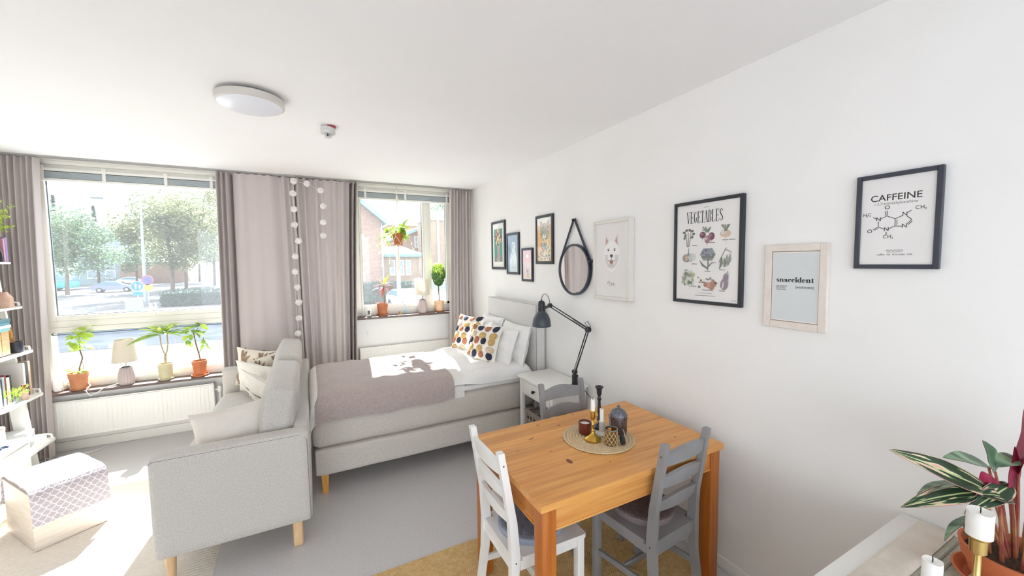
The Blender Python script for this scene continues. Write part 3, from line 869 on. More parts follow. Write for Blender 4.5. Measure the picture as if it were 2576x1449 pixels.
def desk_lamp():
    t = thing('desk_lamp', 'dark grey jointed arm lamp clamped to the nightstand', 'lamp', (1.80, 2.43, 0.69))
    lm = mat('lamp_slate', '#3f454f', rough=0.42); dm = mat('lamp_dark', '#24272c', rough=0.45)
    m = MB(); m.box((1.775, 2.405, 0.690), (1.825, 2.45, 0.70), bev=0.002); m.box((1.78, 2.412, 0.70), (1.82, 2.445, 0.775), bev=0.004); m.cyl((1.80, 2.428, 0.775), (1.80, 2.428, 0.80), 0.010)
    build('clamp', m, dm, t)
    P0 = Vector((1.79, 2.42, 0.80)); P1 = Vector((1.852, 2.335, 1.135)); P2 = Vector((1.72, 2.655, 1.297))
    lo = MB(); o1 = Vector((0.0, 0.0, 0.012)); d = (P1-P0).normalized(); s = d.cross(Vector((1, 0, 0))).normalized()
    w = s*0.011
    lo.tube([P0+w, P1+w], 0.0045, 8); lo.tube([P0-w, P1-w], 0.0045, 8)
    build('lower_arm', lo, dm, t)
    sp_ = MB(); sp_.tube([P0+w*0.3, P0*0.65+P1*0.35+w*0.3], 0.0065, 8); sp_.tube([P0-w*0.9+Vector((-.012, 0, 0)), P0*0.62+P1*0.38], 0.004, 8); build('spring', sp_, steel, t)
    up = MB(); d2 = (P2-P1).normalized(); s2 = d2.cross(Vector((1, 0, 0))).normalized()*0.011
    up.tube([P1+s2, P2+s2], 0.0045, 8); up.tube([P1-s2, P2-s2], 0.0045, 8); build('upper_arm', up, dm, t)
    sp2 = MB(); sp2.tube([P1, P1*0.62+P2*0.38], 0.006, 8); build('spring', sp2, steel, t)
    for q_, w_, r_ in ((P1, .014, .022), (P2, .012, .018), (P0, .014, .018)):
        el = MB(); el.cyl(q_+Vector((-w_, 0, 0)), q_+Vector((w_, 0, 0)), r_, 16); build('joint', el, dm, t)
    el = MB(); el.bar(P2, (1.72, 2.755, 1.262), 0.012, 0.02); build('shade_arm', el, dm, t)
    c = (1.72, 2.785, 1.108)
    sh = MB(); sh.lathe([(0.074, 0.004), (0.078, 0.0), (0.079, 0.004), (0.077, 0.03), (0.070, 0.065), (0.056, 0.098), (0.036, 0.122), (0.030, 0.130), (0.026, 0.128), (0.050, 0.098), (0.066, 0.062), (0.074, 0.004)], c, 36)
    shd = build('shade', sh, lm, t)
    cp = MB(); cp.lathe([(0.030, 0.128), (0.031, 0.15), (0.029, 0.155), (0.030, 0.185), (0.027, 0.205), (0.018, 0.215), (0.006, 0.217), (0.006, 0.228), (0, 0.229)], c, 28); build('socket_cap', cp, dm, t)
    b = MB(); b.blob((c[0], c[1], c[2]+0.045), 0.028, sub=2); build('bulb', b, mat('bulb_white', '#f2efe8', rough=0.3), t)
    cb = MB(); pts = []
    for i in range(13):
        a = i/12; q = Vector(c)+Vector((0, 0, 0.228)); e = P2+Vector((0, 0, 0.012))
        p = q.lerp(e, a); p.z += 0.062*sin(pi*a); p.y += 0.01*sin(2*pi*a); pts.append(p)
    cb.tube(pts, 0.0026, 6)
    cb.tube([P1+Vector((0, 0, 0.02)), P1+Vector((-.005, 0.035, 0.05)), P1+Vector((-.005, 0.0, 0.062)), P1+Vector((0, -0.028, 0.03)), P1+Vector((0, -0.02, -0.01))], 0.0026, 6)
    cb.tube([(1.80, 2.44, 0.72), (1.84, 2.40, 0.68), (1.895, 2.36, 0.60), (1.90, 2.35, 0.3)], 0.0026, 6)
    build('cord', cb, dm, t)
desk_lamp()
# ------------------------------------------------------------------ dining table
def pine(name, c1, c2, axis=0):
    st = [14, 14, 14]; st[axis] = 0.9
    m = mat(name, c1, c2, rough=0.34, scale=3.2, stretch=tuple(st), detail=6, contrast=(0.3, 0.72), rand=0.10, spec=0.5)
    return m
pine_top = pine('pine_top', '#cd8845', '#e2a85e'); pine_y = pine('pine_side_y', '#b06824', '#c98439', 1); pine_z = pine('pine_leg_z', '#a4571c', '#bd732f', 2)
knot = mat('pine_knot', '#6f3513', '#8a4a1e', rough=0.4, scale=60)
def table():
    x0, x1, y0, y1, H = 0.730, 1.792, 1.195, 1.882, 0.74
    t = thing('dining_table', 'orange stained pine dining table on the jute rug', 'table', ((x0+x1)/2, (y0+y1)/2, 0))
    n = 9; r = random.Random(4); ys = [y0]
    for i in range(1, n): ys.append(y0+(y1-y0)*(i+r.uniform(-.18, .18))/n)
    ys.append(y1)
    for i in range(n):
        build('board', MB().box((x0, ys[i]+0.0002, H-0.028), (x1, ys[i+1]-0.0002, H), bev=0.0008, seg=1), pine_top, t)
    for x, y, rx, ry in ((1.02, 1.42, .012, .022), (1.20, 1.77, .01, .005), (0.98, 1.70, .02, .004), (1.10, 1.83, .012, .004), (1.36, 1.86, .008, .005), (1.60, 1.66, .014, .005), (1.0, 1.54, .006, .003), (1.18, 1.33, .004, .003), (1.50, 1.30, .007, .003), (1.16, 1.45, .006, .004), (1.64, 1.36, .012, .003), (0.86, 1.62, .007, .003)):
        kn = MB(); kn.poly([(x+rx*cos(a*pi/5), y+ry*sin(a*pi/5)+rx*0.2*cos(a*pi/5), H+0.0003) for a in range(10)])
        build('knot', kn, knot, t)
    L = 0.064; i_ = 0.012
    for x in (x0+i_, x1-i_-L):
        for y in (y0+i_, y1-i_-L):
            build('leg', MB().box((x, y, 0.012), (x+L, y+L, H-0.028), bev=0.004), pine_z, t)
    for y in (y0+i_+0.008, y1-i_-0.028):
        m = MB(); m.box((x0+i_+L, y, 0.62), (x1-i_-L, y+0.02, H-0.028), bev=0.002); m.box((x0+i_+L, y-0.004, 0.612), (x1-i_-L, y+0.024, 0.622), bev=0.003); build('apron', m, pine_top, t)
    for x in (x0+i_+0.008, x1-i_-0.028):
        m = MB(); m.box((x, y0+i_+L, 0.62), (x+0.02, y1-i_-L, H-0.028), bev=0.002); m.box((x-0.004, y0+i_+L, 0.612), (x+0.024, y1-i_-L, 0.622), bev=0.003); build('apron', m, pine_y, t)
table()

# ------------------------------------------------------------------ chairs (local: faces +Y)
ch_white = mat('chair_white', '#e8e6e2', '#efedea', rough=0.42, scale=6)
ch_grey = mat('chair_grey', '#8a898a', '#959495', rough=0.42, scale=8)
screw = mat('screw_black', '#1c1c1c', rough=0.5)
def chair(label, m_, loc, rot):
    t = thing('ladder_back_chair', label, 'chair', (0, 0, 0), 'ladder back dining chairs')
    S = 0.41; hw = 0.15
    # rear posts: curved out at foot, leaning back at top
    for sx in (-1, 1):
        prof = [(-0.215, 0.012), (-0.178, 0.26), (-0.170, S), (-0.180, 0.56), (-0.232, 0.875)]
        w = [0.030, 0.036, 0.042, 0.036, 0.028]
        m = MB(); vs = []; fs = []
        for (y, z), ww in zip(prof, w):
            for dx, dy in ((-.0145, -ww/2), (.0145, -ww/2), (.0145, ww/2), (-.0145, ww/2)): vs.append((sx*hw+dx, y+dy, z))
        for k in range(4):
            for j in range(4): fs.append([k*4+j, k*4+(j+1) % 4, k*4+4+(j+1) % 4, k*4+4+j])
        fs += [[3, 2, 1, 0], [16, 17, 18, 19]]
        m.add(vs, fs)
        p = build('rear_post', m, m_, t, angle=20)
        sc = MB()
        for y, z in ((-0.222, 0.82), (-0.170, 0.385), (-0.186, 0.20)):
            sc.cyl((sx*(hw+0.0145), y, z), (sx*(hw+0.0152), y, z), 0.0035, 8)
        build('screw', sc, screw, p)
        m = MB(); m.box((sx*0.158-0.018, 0.142, 0.012), (sx*0.158+0.018, 0.178, S-0.022), bev=0.003); build('front_leg', m, m_, t)
        m = MB(); m.bar((sx*0.152, -0.175, 0.195), (sx*0.158, 0.145, 0.165), 0.018, 0.030, bev=0.003); build('side_stretcher', m, m_, t)
        m = MB(); m.box((sx*0.156-0.010, -0.15, S-0.062), (sx*0.156+0.010, 0.145, S-0.02)); build('side_apron', m, m_, t)
    m = MB(); m.bar((-0.145, -0.01, 0.182), (0.145, -0.01, 0.182), 0.018, 0.030, bev=0.003); build('cross_stretcher', m, m_, t)
    m = MB(); m.box((-0.14, 0.148, S-0.062), (0.14, 0.170, S-0.02)); build('front_apron', m, m_, t)
    m = MB(); m.box((-0.136, -0.182, S-0.062), (0.136, -0.162, S-0.02)); m.box((-0.136, -0.186, S-0.066), (0.136, -0.158, S-0.060), bev=0.002); build('rear_apron', m, m_, t)
    # seat with notches for the posts
    m = MB(); outline = [(-0.176, 0.185), (-0.182, 0.175), (-0.172, -0.14), (-0.1335, -0.14), (-0.1335, -0.182), (0.1335, -0.182), (0.1335, -0.14), (0.172, -0.14), (0.182, 0.175), (0.176, 0.185)]
    m.prism(outline, lambda s, q, d: (s, q, d), S-0.021, S-0.001); build('seat', m, m_, t, normals=True, angle=30)
    # three back slats, curved and crowned
    for zc, h, bow in ((0.800, 0.060, 1), (0.690, 0.052, 0), (0.575, 0.052, 0)):
        def fn(a, b, side):
            u = a*2-1
            crown = 0.018*(1-min(1, abs(u)*1.25)**2) if abs(u) < 0.8 else 0
            z = zc-h/2+(h+crown)*b - (0.010*(1-u*u) if b < 0.5 else 0)*0
            yb = -0.180-(z-0.56)*0.165
            return (u*0.137, yb-0.016*(1-u*u)+side*0.009, z)
        m = MB(); n = 14
        m.grid(lambda a, b: fn(1-a, b, 1), n, 3); m.grid(lambda a, b: fn(a, b, -1), n, 3)
        B = (n+1)*4
        for i in range(n):
            m.f.append([i, i+1, B+n-i-1, B+n-i]); m.m.append(0)
            j = 3*(n+1)+i; k = B+3*(n+1)
            m.f.append([j+1, j, k+n-i, k+n-i-1]); m.m.append(0)
        build('back_slat', m, m_, t, angle=50)
    t.location = loc; t.rotation_euler = (0, 0, rot)
    return t
chair('white painted ladder back chair at the left end of the table', ch_white, (0.893, 1.552, 0), radians(-90))
chair('grey ladder back chair at the near side of the table, its back to the viewer', ch_grey, (1.432, 1.372, 0), radians(5))
chair('grey ladder back chair across the table, in front of the nightstand', ch_grey, (1.418, 1.842, 0), radians(178))

def seat_pad(label, m_, loc, r=0.145):
    def fn(a, b):
        ang = 2*pi*a
        rr_ = r*(1+0.02*noise.noise(Vector((cos(ang)*2, sin(ang)*2, loc[0]))))
        if b < 0.8:
            q = b/0.8; rad = rr_*sin(q*pi/2); z = 0.030*(1-0.25*q**6)+0.004*noise.noise(Vector((rad*cos(ang)*30, rad*sin(ang)*30, 0)))
            if q > 0.9: z -= 0.006*(q-0.9)/0.1
        else:
            q = (b-0.8)/0.2; rad = rr_*(1-0.02*q); z = 0.020*(1-q)
        return (loc[0]+rad*cos(ang), loc[1]+rad*sin(ang), loc[2]+max(z, 0.0005))
    m = MB(); m.grid(fn, 72, 26, closed_u=True)
    t = thing('seat_pad', label, 'seat pad', loc, 'round shaggy seat pads')
    build('pad', m, m_, t, normals=True)
    # looped pile standing on the pad
    p = MB(); r_ = random.Random(int(loc[0]*1000))
    for i in range(2600):
        rad = r*0.985*sqrt(r_.random()); a = 2*pi*r_.random()
        x = loc[0]+rad*cos(a); y = loc[1]+rad*sin(a); z = loc[2]+0.028-(0.010 if rad > r*0.93 else 0)
        s = 0.0034; h = 0.0075; q = r_.random()*6.28; dx = r_.uniform(-.003, .003); dy = r_.uniform(-.003, .003)
        p.add([(x+s*cos(q), y+s*sin(q), z), (x+s*cos(q+2.1), y+s*sin(q+2.1), z), (x+s*cos(q+4.2), y+s*sin(q+4.2), z), (x+dx, y+dy, z+h)], [[0, 1, 3], [1, 2, 3], [2, 0, 3]])
    o = build('pile', p, m_, t, angle=180); o['kind'] = 'stuff'
seat_pad('blue grey round shaggy pad on the white chair', mat('pad_bluegrey', '#8a90a3', '#a9afc0', rough=1.0, scale=220, contrast=(0.3, 0.7)), (0.890, 1.555, 0.4095), 0.157)
seat_pad('brownish grey round shaggy pad on the near grey chair', mat('pad_mauvegrey', '#7d6f71', '#9b8d8d', rough=1.0, scale=220, contrast=(0.3, 0.7)), (1.445, 1.385, 0.4095), 0.150)

# ------------------------------------------------------------------ things on the table
TZ = 0.7402
def placemat():
    c = Vector((1.292, 1.545, TZ)); R = 0.182
    t = thing('placemat', 'round braided seagrass placemat in the middle of the table', 'placemat', c)
    sg = mat('seagrass', '#c0a27a', '#d8c3a0', rough=0.9, scale=120, contrast=(0.3, 0.7))
    build('backing', MB().lathe([(R*0.98, 0.0), (R*0.98, 0.003)], c, 48), mat('seagrass_dark', '#8d6b3a', '#a1803f', rough=1), t)
    n = 11; w = R/n
    for k in range(n):
        rad = w*(k+0.5); nb = max(6, int(2*pi*rad/0.013)); N = nb*6
        m = MB()
        def fn(a, b):
            ang = 2*pi*a
            tw = abs(sin(nb*ang/2+ (b-0.5)*1.4))
            q = (b-0.5)*2
            z = 0.003+0.0055*sqrt(max(0, 1-q*q))*(0.45+0.55*tw**0.7)
            rr_ = rad+q*w*0.5*(1+0.04*sin(nb*ang))
            return (c.x+rr_*cos(ang), c.y+rr_*sin(ang), c.z+z)
        m.grid(fn, N, 5, closed_u=True)
        build('braid', m, sg, t, angle=180)
placemat()
MZ = TZ+0.0085
wax = mat('candle_wax', '#efece6', '#f4f2ee', rough=0.45, scale=20)
brass = mat('brass', '#c79a3e', '#d8b056', rough=0.28, metal=1.0, scale=6)
wick_m = mat('wick', '#2a2622', rough=1)
def candle(label, c, r, z0, z1, seed=0):
    t = thing('candle', label, 'candle', (c[0], c[1], z0))
    m = MB()
    def fn(a, b):
        ang = 2*pi*a
        if b < 0.7: return (c[0]+r*cos(ang), c[1]+r*sin(ang), z0+(z1-z0)*(b/0.7)+(0.06*r*noise.noise(Vector((cos(ang)*1.5, sin(ang)*1.5, seed)))*3 if b > 0.6 else 0))
        q = (b-0.7)/0.3
        return (c[0]+r*(1-q)*cos(ang), c[1]+r*(1-q)*sin(ang), z1-0.25*r*q+(0.18*r*noise.noise(Vector((cos(ang)*1.5, sin(ang)*1.5, seed)))*(1-q)))
    m.grid(fn, 20, 10, closed_u=True); m.lathe([(r, 0), (0, 0)], (c[0], c[1], z0), 20)
    build('wax', m, wax, t)
    w = MB(); w.tube([(c[0], c[1], z1-0.25*r), (c[0]+0.001, c[1], z1+0.004), (c[0]-0.002, c[1], z1+0.009)], 0.0011, 6); build('wick', w, wick_m, t)
def brass_stick():
    c = (1.237, 1.522, MZ)
    t = thing('candlestick', 'gold brass candlestick with ring handles at the front of the placemat', 'candlestick', c)
    build('foot', MB().lathe([(0.0, 0), (0.038, 0), (0.040, 0.004), (0.039, 0.010), (0.036, 0.012), (0.033, 0.016), (0.022, 0.022), (0.012, 0.032), (0.0065, 0.042), (0.006, 0.048)], c, 36), brass, t)
    build('stem', MB().lathe([(0.006, 0.046), (0.0078, 0.05), (0.006, 0.054), (0.0052, 0.075), (0.0075, 0.079), (0.0075, 0.083), (0.0052, 0.087), (0.005, 0.108)], c, 20), brass, t)
    build('cup', MB().lathe([(0.005, 0.106), (0.011, 0.112), (0.012, 0.118), (0.012, 0.146), (0.019, 0.150), (0.019, 0.153), (0.0118, 0.153), (0.0115, 0.140), (0, 0.140)], c, 24), brass, t)
    h = MB()
    for z in (0.13, 0.095):
        h.tube([(c[0]+0.021+0.0095*cos(a*pi/8), c[1]-0.004, c[2]+z+0.0105*sin(a*pi/8)) for a in range(16)], 0.0012, 6, closed=True)
    build('handle', h, brass, t)
    candle('white candle stub in the brass candlestick', c, 0.0112, c[2]+0.1405, c[2]+0.212, 1)
brass_stick()
def black_stick():
    c = (1.362, 1.622, MZ)
    t = thing('candlestick', 'tall black turned candlestick without a candle', 'candlestick', c)
    bl = mat('black_turned', '#26252b', '#2f2e36', rough=0.38, scale=8)
    build('foot', MB().lathe([(0.0, 0), (0.030, 0), (0.032, 0.005), (0.022, 0.016), (0.013, 0.030), (0.009, 0.036)], c, 8), bl, t, angle=20)
    build('stem', MB().lathe([(0.009, 0.034), (0.012, 0.040), (0.015, 0.048), (0.010, 0.056), (0.009, 0.062), (0.0105, 0.075), (0.0088, 0.12), (0.0072, 0.150), (0.010, 0.156), (0.0125, 0.163), (0.008, 0.170), (0.007, 0.178)], c, 20), bl, t)
    build('cup', MB().lathe([(0.007, 0.176), (0.0125, 0.186), (0.0135, 0.200), (0.0145, 0.214), (0.022, 0.224), (0.0225, 0.228), (0.012, 0.2285), (0.0105, 0.215), (0, 0.214)], c, 24), bl, t)
black_stick()
def white_stick():
    c = (1.320, 1.552, MZ)
    t = thing('candlestick', 'pale ceramic candlestick between the gold and black ones', 'candlestick', c)
    ce = mat('pale_ceramic', '#c5c4bb', '#d2d1c9', rough=0.5, scale=30)
    build('foot', MB().lathe([(0, 0), (0.030, 0), (0.032, 0.004), (0.031, 0.007), (0.020, 0.012), (0.014, 0.018)], c, 32), ce, t)
    build('tube', MB().lathe([(0.0135, 0.016), (0.0145, 0.022), (0.0138, 0.064), (0.015, 0.067), (0.0152, 0.071), (0.0135, 0.073), (0.011, 0.073), (0.0105, 0.060), (0, 0.060)], c, 28), ce, t)
    candle('white candle stub in the pale ceramic candlestick', c, 0.0102, c[2]+0.0605, c[2]+0.135, 2)
white_stick()
def red_candle():
    c = (1.252, 1.605, MZ)
    t = thing('candle_jar', 'dark red glazed candle pot filled with cream wax', 'candle pot', c)
    rd = mat('oxblood_glaze', '#5a1f18', '#6d2a20', rough=0.2, scale=10, coat=0.4)
    build('pot', MB().lathe([(0, 0), (0.026, 0), (0.031, 0.006), (0.033, 0.015), (0.033, 0.058), (0.0325, 0.063), (0.030, 0.063), (0.0295, 0.048), (0, 0.048)], c, 36), rd, t)
    build('wax_fill', MB().lathe([(0.0292, 0.049), (0.0292, 0.0515), (0, 0.0518)], c, 30), wax, t)
red_candle()
def pattern_pot():
    c = (1.290, 1.448, MZ)
    t = thing('patterned_pot', 'small pot with gold lattice relief at the front of the placemat', 'pot', c)
    dk = mat('pot_brown', '#5f4a30', '#79603c', rough=0.5, scale=30); gd = mat('pot_gold', '#b79a68', '#c9ad7a', rough=0.4, scale=40)
    pt = build('pot', MB().lathe([(0, 0), (0.029, 0), (0.031, 0.004), (0.031, 0.070), (0.0325, 0.072), (0.0325, 0.077), (0.029, 0.077), (0.0285, 0.02), (0, 0.02)], c, 40), dk, t)
    m = MB(); n = 10
    for i in range(n):
        for sg in (-1, 1):
            m.tube([(c[0]+0.0318*cos(2*pi*(i+sg*2.2*k/14)/n), c[1]+0.0318*sin(2*pi*(i+sg*2.2*k/14)/n), c[2]+0.003+0.066*k/14) for k in range(15)], 0.0014, 5)
    for i in range(n):
        for j in range(5):
            a = 2*pi*(i+0.5*(j % 2))/n; z = 0.010+0.0145*j
            m.blob((c[0]+0.0312*cos(a), c[1]+0.0312*sin(a), c[2]+z), (0.0026, 0.0026, 0.0034), sub=1)
    build('lattice', m, gd, pt)
    rm = MB(); rm.tube([(c[0]+0.031*cos(a*pi/20), c[1]+0.031*sin(a*pi/20), c[2]+0.0765) for a in range(40)], 0.0022, 6, closed=True); build('rim', rm, mat('pot_rim', '#8f8a86', rough=0.4), pt)
    return c
pc = pattern_pot()
k = MB(); k.bar((pc[0]+0.008, pc[1]+0.004, pc[2]+0.0225), (pc[0]+0.012, pc[1]+0.024, pc[2]+0.125), 0.008, 0.004, bev=0.001); k.tube([(pc[0]+0.012+0.006*cos(a*pi/6), pc[1]+0.024, pc[2]+0.131+0.006*sin(a*pi/6)) for a in range(12)], 0.002, 6, closed=True)
o = build('wick_trimmer', k, mat('trimmer_slate', '#54585f', rough=0.4), loc=(pc[0]+0.008, pc[1]+0.004, pc[2]+0.022)); tag(o, 'slim slate grey tool standing in the lattice pot', 'tool')
k = MB(); k.box((pc[0]-0.016, pc[1]-0.006, pc[2]+0.0205), (pc[0]-0.002, pc[1]+0.008, pc[2]+0.080), bev=0.001, M=None); o = build('matchbox', k, mat('match_orange', '#d98a2e', rough=0.6), loc=(pc[0]-0.009, pc[1], pc[2]+0.0205)); tag(o, 'orange matchbox standing in the lattice pot', 'matchbox')
def lidded_jar():
    c = (1.412, 1.527, MZ)
    t = thing('lidded_jar', 'dark speckled stoneware jar with domed lid and knob', 'jar', c)
    st = mat('stoneware', '#352c2c', '#6a5550', rough=0.35, scale=130, contrast=(0.42, 0.6)); st2 = mat('stoneware_lid', '#46474e', '#7b7c85', rough=0.3, scale=130, contrast=(0.42, 0.6))
    build('body', MB().lathe([(0, 0), (0.036, 0), (0.040, 0.004), (0.0425, 0.015), (0.0425, 0.085), (0.041, 0.090), (0.036, 0.090), (0.036, 0.08), (0, 0.08)], c, 40), st, t)
    ld = build('lid', MB().lathe([(0.036, 0.0895), (0.0445, 0.091), (0.0448, 0.095), (0.041, 0.108), (0.032, 0.120), (0.018, 0.128), (0.006, 0.131), (0, 0.131)], c, 40), st2, t)
    build('lid_knob', MB().lathe([(0.005, 0.130), (0.005, 0.134), (0.0085, 0.137), (0.0088, 0.143), (0.005, 0.147), (0, 0.1475)], c, 18), st2, ld)
lidded_jar()
def snuffer():
    p = Vector((1.325, 1.400, MZ+0.014)); q = Vector((1.348, 1.436, MZ+0.034))
    t = thing('candle_snuffer', 'short black metal candle snuffer leaning at the placemat edge', 'snuffer', (p.x, p.y, MZ))
    d = (q-p).normalized(); M = d.to_track_quat('Z', 'Y').to_matrix().to_4x4(); M.translation = p
    build('bell', MB().lathe([(0, -0.004), (0.011, -0.002), (0.0135, 0.006), (0.0135, 0.036), (0.0125, 0.038), (0.0115, 0.036), (0.0115, 0.012), (0, 0.010)], n=24, M=M), black_metal, t)
    h = MB(); h.tube([p+d*0.020+Vector((.012, -.004, .004)), p+d*0.052+Vector((.018, 0, .006)), p+d*0.075+Vector((.02, .004, .002))], 0.0022, 6); build('handle', h, steel, t)
snuffer()

# ------------------------------------------------------------------ pictures on the right wall
paper = mat('paper_white', '#ebe8e6', rough=0.8); ink = mat('ink_black', '#2a2a2c', rough=0.8); ink_grey = mat('ink_grey', '#6d6d70', rough=0.8)
pglass = glass_mat('picture_glass', (1, 1, 1), 0.7)
fr_black = mat('frame_black', '#24262e', rough=0.4); fr_slate = mat('frame_slate', '#3a3c48', rough=0.4); fr_white = mat('frame_offwhite', '#dedad2', rough=0.45)
WX = 1.91
class Pic:
    """picture hung on the right wall: s runs left to right as seen, t upwards, d out of the wall"""
    def __init__(self, label, yl, yr, zb, zt, depth, fw, fmat, inset=0.008, name='framed_picture', group='framed pictures on the right wall', glazed=True):
        self.yl = yl; self.zb = zb; self.w = yl-yr; self.h = zt-zb; self.depth = depth
        self.t = thing(name, label, 'picture', (WX, (yl+yr)/2, zb), group)
        m = MB(); w, h = self.w, self.h
        for (a, b, c_, d_) in ((0, fw, 0, h), (w-fw, w, 0, h), (fw, w-fw, 0, fw), (fw, w-fw, h-fw, h)):
            p = self.P(a, c_, 0.001); q = self.P(b, d_, depth)
            m.box((min(p[0], q[0]), min(p[1], q[1]), min(p[2], q[2])), (max(p[0], q[0]), max(p[1], q[1]), max(p[2], q[2])), bev=0.0018, seg=1)
        self.frame = build('frame', m, fmat, self.t)
        self.fw = fw; self.face = depth-inset
        m = MB(); m.box((WX-self.face, yr+fw, zb+fw), (WX-0.002, yl-fw, zt-fw)); self.back = build('paper', m, paper, self.t)
        if glazed:
            g = MB(); g.poly([self.P(fw, fw, depth-0.003), self.P(w-fw, fw, depth-0.003), self.P(w-fw, h-fw, depth-0.003), self.P(fw, h-fw, depth-0.003)]); build('glazing', g, pglass, self.t)
        self.ty = (0.0, 1.0)
        self.k = 0
    def P(self, s, t, d): return (WX-d, self.yl-s, self.zb+t)
    def layer(self, name, mats):
        self.mb = MB(); self.nm = name; self.ms = mats
    def d(self):
        self.k += 1
        return self.face+0.0002+0.000012*self.k
    def poly(self, pts, mi=0):
        d = self.d(); self.mb.poly([self.P(s*self.w, (self.ty[0]+t*self.ty[1])*self.h, d) for s, t in pts], mi)
    def ell(self, cx, cy, rx, ry, mi=0, n=14, rot=0.0, a0=0, a1=2*pi):
        asp = self.w/self.h
        pts = []
        for i in range(n):
            a = a0+(a1-a0)*i/n; x = rx*cos(a); y = ry*sin(a)
            pts.append((cx+(x*cos(rot)-y*sin(rot)), cy+(x*sin(rot)+y*cos(rot))*asp))
        self.poly(pts, mi)
    def line(self, pts, wd, mi=0):
        """ribbon in fractions of width; wd may be a list"""
        d = self.d(); asp = self.w/self.h
        P2 = [Vector((x, (self.ty[0]+y*self.ty[1])/asp)) for x, y in pts]; n = len(P2)
        if not isinstance(wd, (list, tuple)): wd = [wd]*n
        L = []; R_ = []
        for i in range(n):
            tg = (P2[min(i+1, n-1)]-P2[max(i-1, 0)]); tg = tg.normalized() if tg.length > 0 else Vector((1, 0)); nn = Vector((-tg.y, tg.x))*wd[i]/2
            L.append(P2[i]+nn); R_.append(P2[i]-nn)
        vs = [self.P(p.x*self.w, p.y*asp*self.h, d) for p in L+R_]
        self.mb.add(vs, [[i, n+i, n+i+1, i+1] for i in range(n-1)], mi)
    def text(self, s, x, y, size, mi=0, bold=0.0, sx=1.0, align='CENTER', spacing=1.0):
        """x,y fractions; size as fraction of the width"""
        vs, fs = text_geo(s, 1.0, bold, sx, align, spacing)
        d = self.d(); k = size*self.w
        self.mb.add([self.P(x*self.w+vx*k, y*self.h+vy*k, d) for vx, vy in vs], fs, mi)
    def end(self, parent=None): return build(self.nm, self.mb, self.ms, parent or self.t, angle=180)
col = lambda h: mat('print_'+h.strip('#'), h, rough=0.8)

# flower-headed portrait on teal
p = Pic('black framed portrait on teal, flowers covering the head', 4.154, 3.809, 1.571, 2.108, 0.02, 0.026, fr_black)
p.layer('print', [col('#58a08c'), col('#8a8688'), col('#a9a0a0'), col('#e3a3a0'), col('#e8c85c'), col('#5d6b4e'), col('#dd6b58'), col('#f0d9d3'), col('#6c5a55')])
p.poly([(.20, .16), (.80, .16), (.80, .84), (.20, .84)], 0)
p.poly([(.20, .16), (.80, .16), (.76, .25), (.62, .33), (.40, .33), (.24, .25)], 1)
p.poly([(.40, .20), (.62, .20), (.60, .42), (.42, .42)], 2)
p.ell(.51, .47, .13, .17, 2)
r = random.Random(2)
for i in range(60):
    a = r.random()*6.28; q = sqrt(r.random()); x = .50+.24*q*cos(a); y = .665+.16*q*sin(a)
    p.ell(x, y, r.uniform(.025, .065), r.uniform(.02, .05), r.choice([3, 3, 4, 5, 6, 7, 8, 5]), 9, r.random()*3)
p.line([(.44, .44), (.58, .44)], .012, 6); p.line([(.38, .22), (.46, .17), (.60, .19)], .02, 7)
p.end()
# pale speckled bird on blue
p = Pic('black framed print of a white speckled bird on blue', 3.769, 3.494, 1.522, 1.954, 0.02, 0.024, fr_black)
p.layer('print', [col('#8ea3b8'), col('#dfe5e8'), col('#9fb0bb'), col('#6f8798'), col('#f1f4f4'), col('#7f9dab')])
f = p.fw/p.w; p.poly([(f, .055), (1-f, .055), (1-f, .945), (f, .945)], 0)
p.poly([(.22, .06), (.84, .06), (.83, .28), (.74, .48), (.66, .58), (.44, .58), (.32, .46), (.24, .28)], 1)
p.ell(.54, .66, .17, .20, 1)
for i in range(150):
    y = r.uniform(.07, .76); hw_ = .27 if y < .45 else .14; x = .54+r.uniform(-hw_, hw_)
    p.ell(x, y, r.uniform(.008, .03), r.uniform(.006, .016), r.choice([2, 3, 4, 4, 5]), 6, r.random()*3)
p.ell(.47, .70, .022, .026, 3); p.ell(.60, .70, .022, .026, 3); p.poly([(.52, .66), (.56, .66), (.54, .62)], 3)
p.end()
# small pink print
p = Pic('small narrow black framed pink print, lowest of the left group', 3.437, 3.224, 1.46, 1.785, 0.02, 0.022, fr_black)
p.layer('print', [col('#eec9cd'), col('#f3e2e0'), col('#6e7a8c'), col('#e7cfa0'), col('#f7f1ef')])
f = p.fw/p.w; p.poly([(f, .08), (1-f, .08), (1-f, .92), (f, .92)], 0); p.poly([(f, .08), (1-f, .08), (1-f, .55), (f, .58)], 1)
p.ell(.50, .76, .14, .09, 4)
for x, y, h_ in ((.42, .30, .09), (.50, .32, .05), (.58, .30, .08)): p.line([(x, y), (x+.01, y+h_)], .03, 2)
p.ell(.52, .29, .05, .03, 2); p.line([(.40, .24), (.66, .24)], .012, 2); p.poly([(.44, .10), (.66, .10), (.64, .22), (.46, .22)], 3)
p.end()
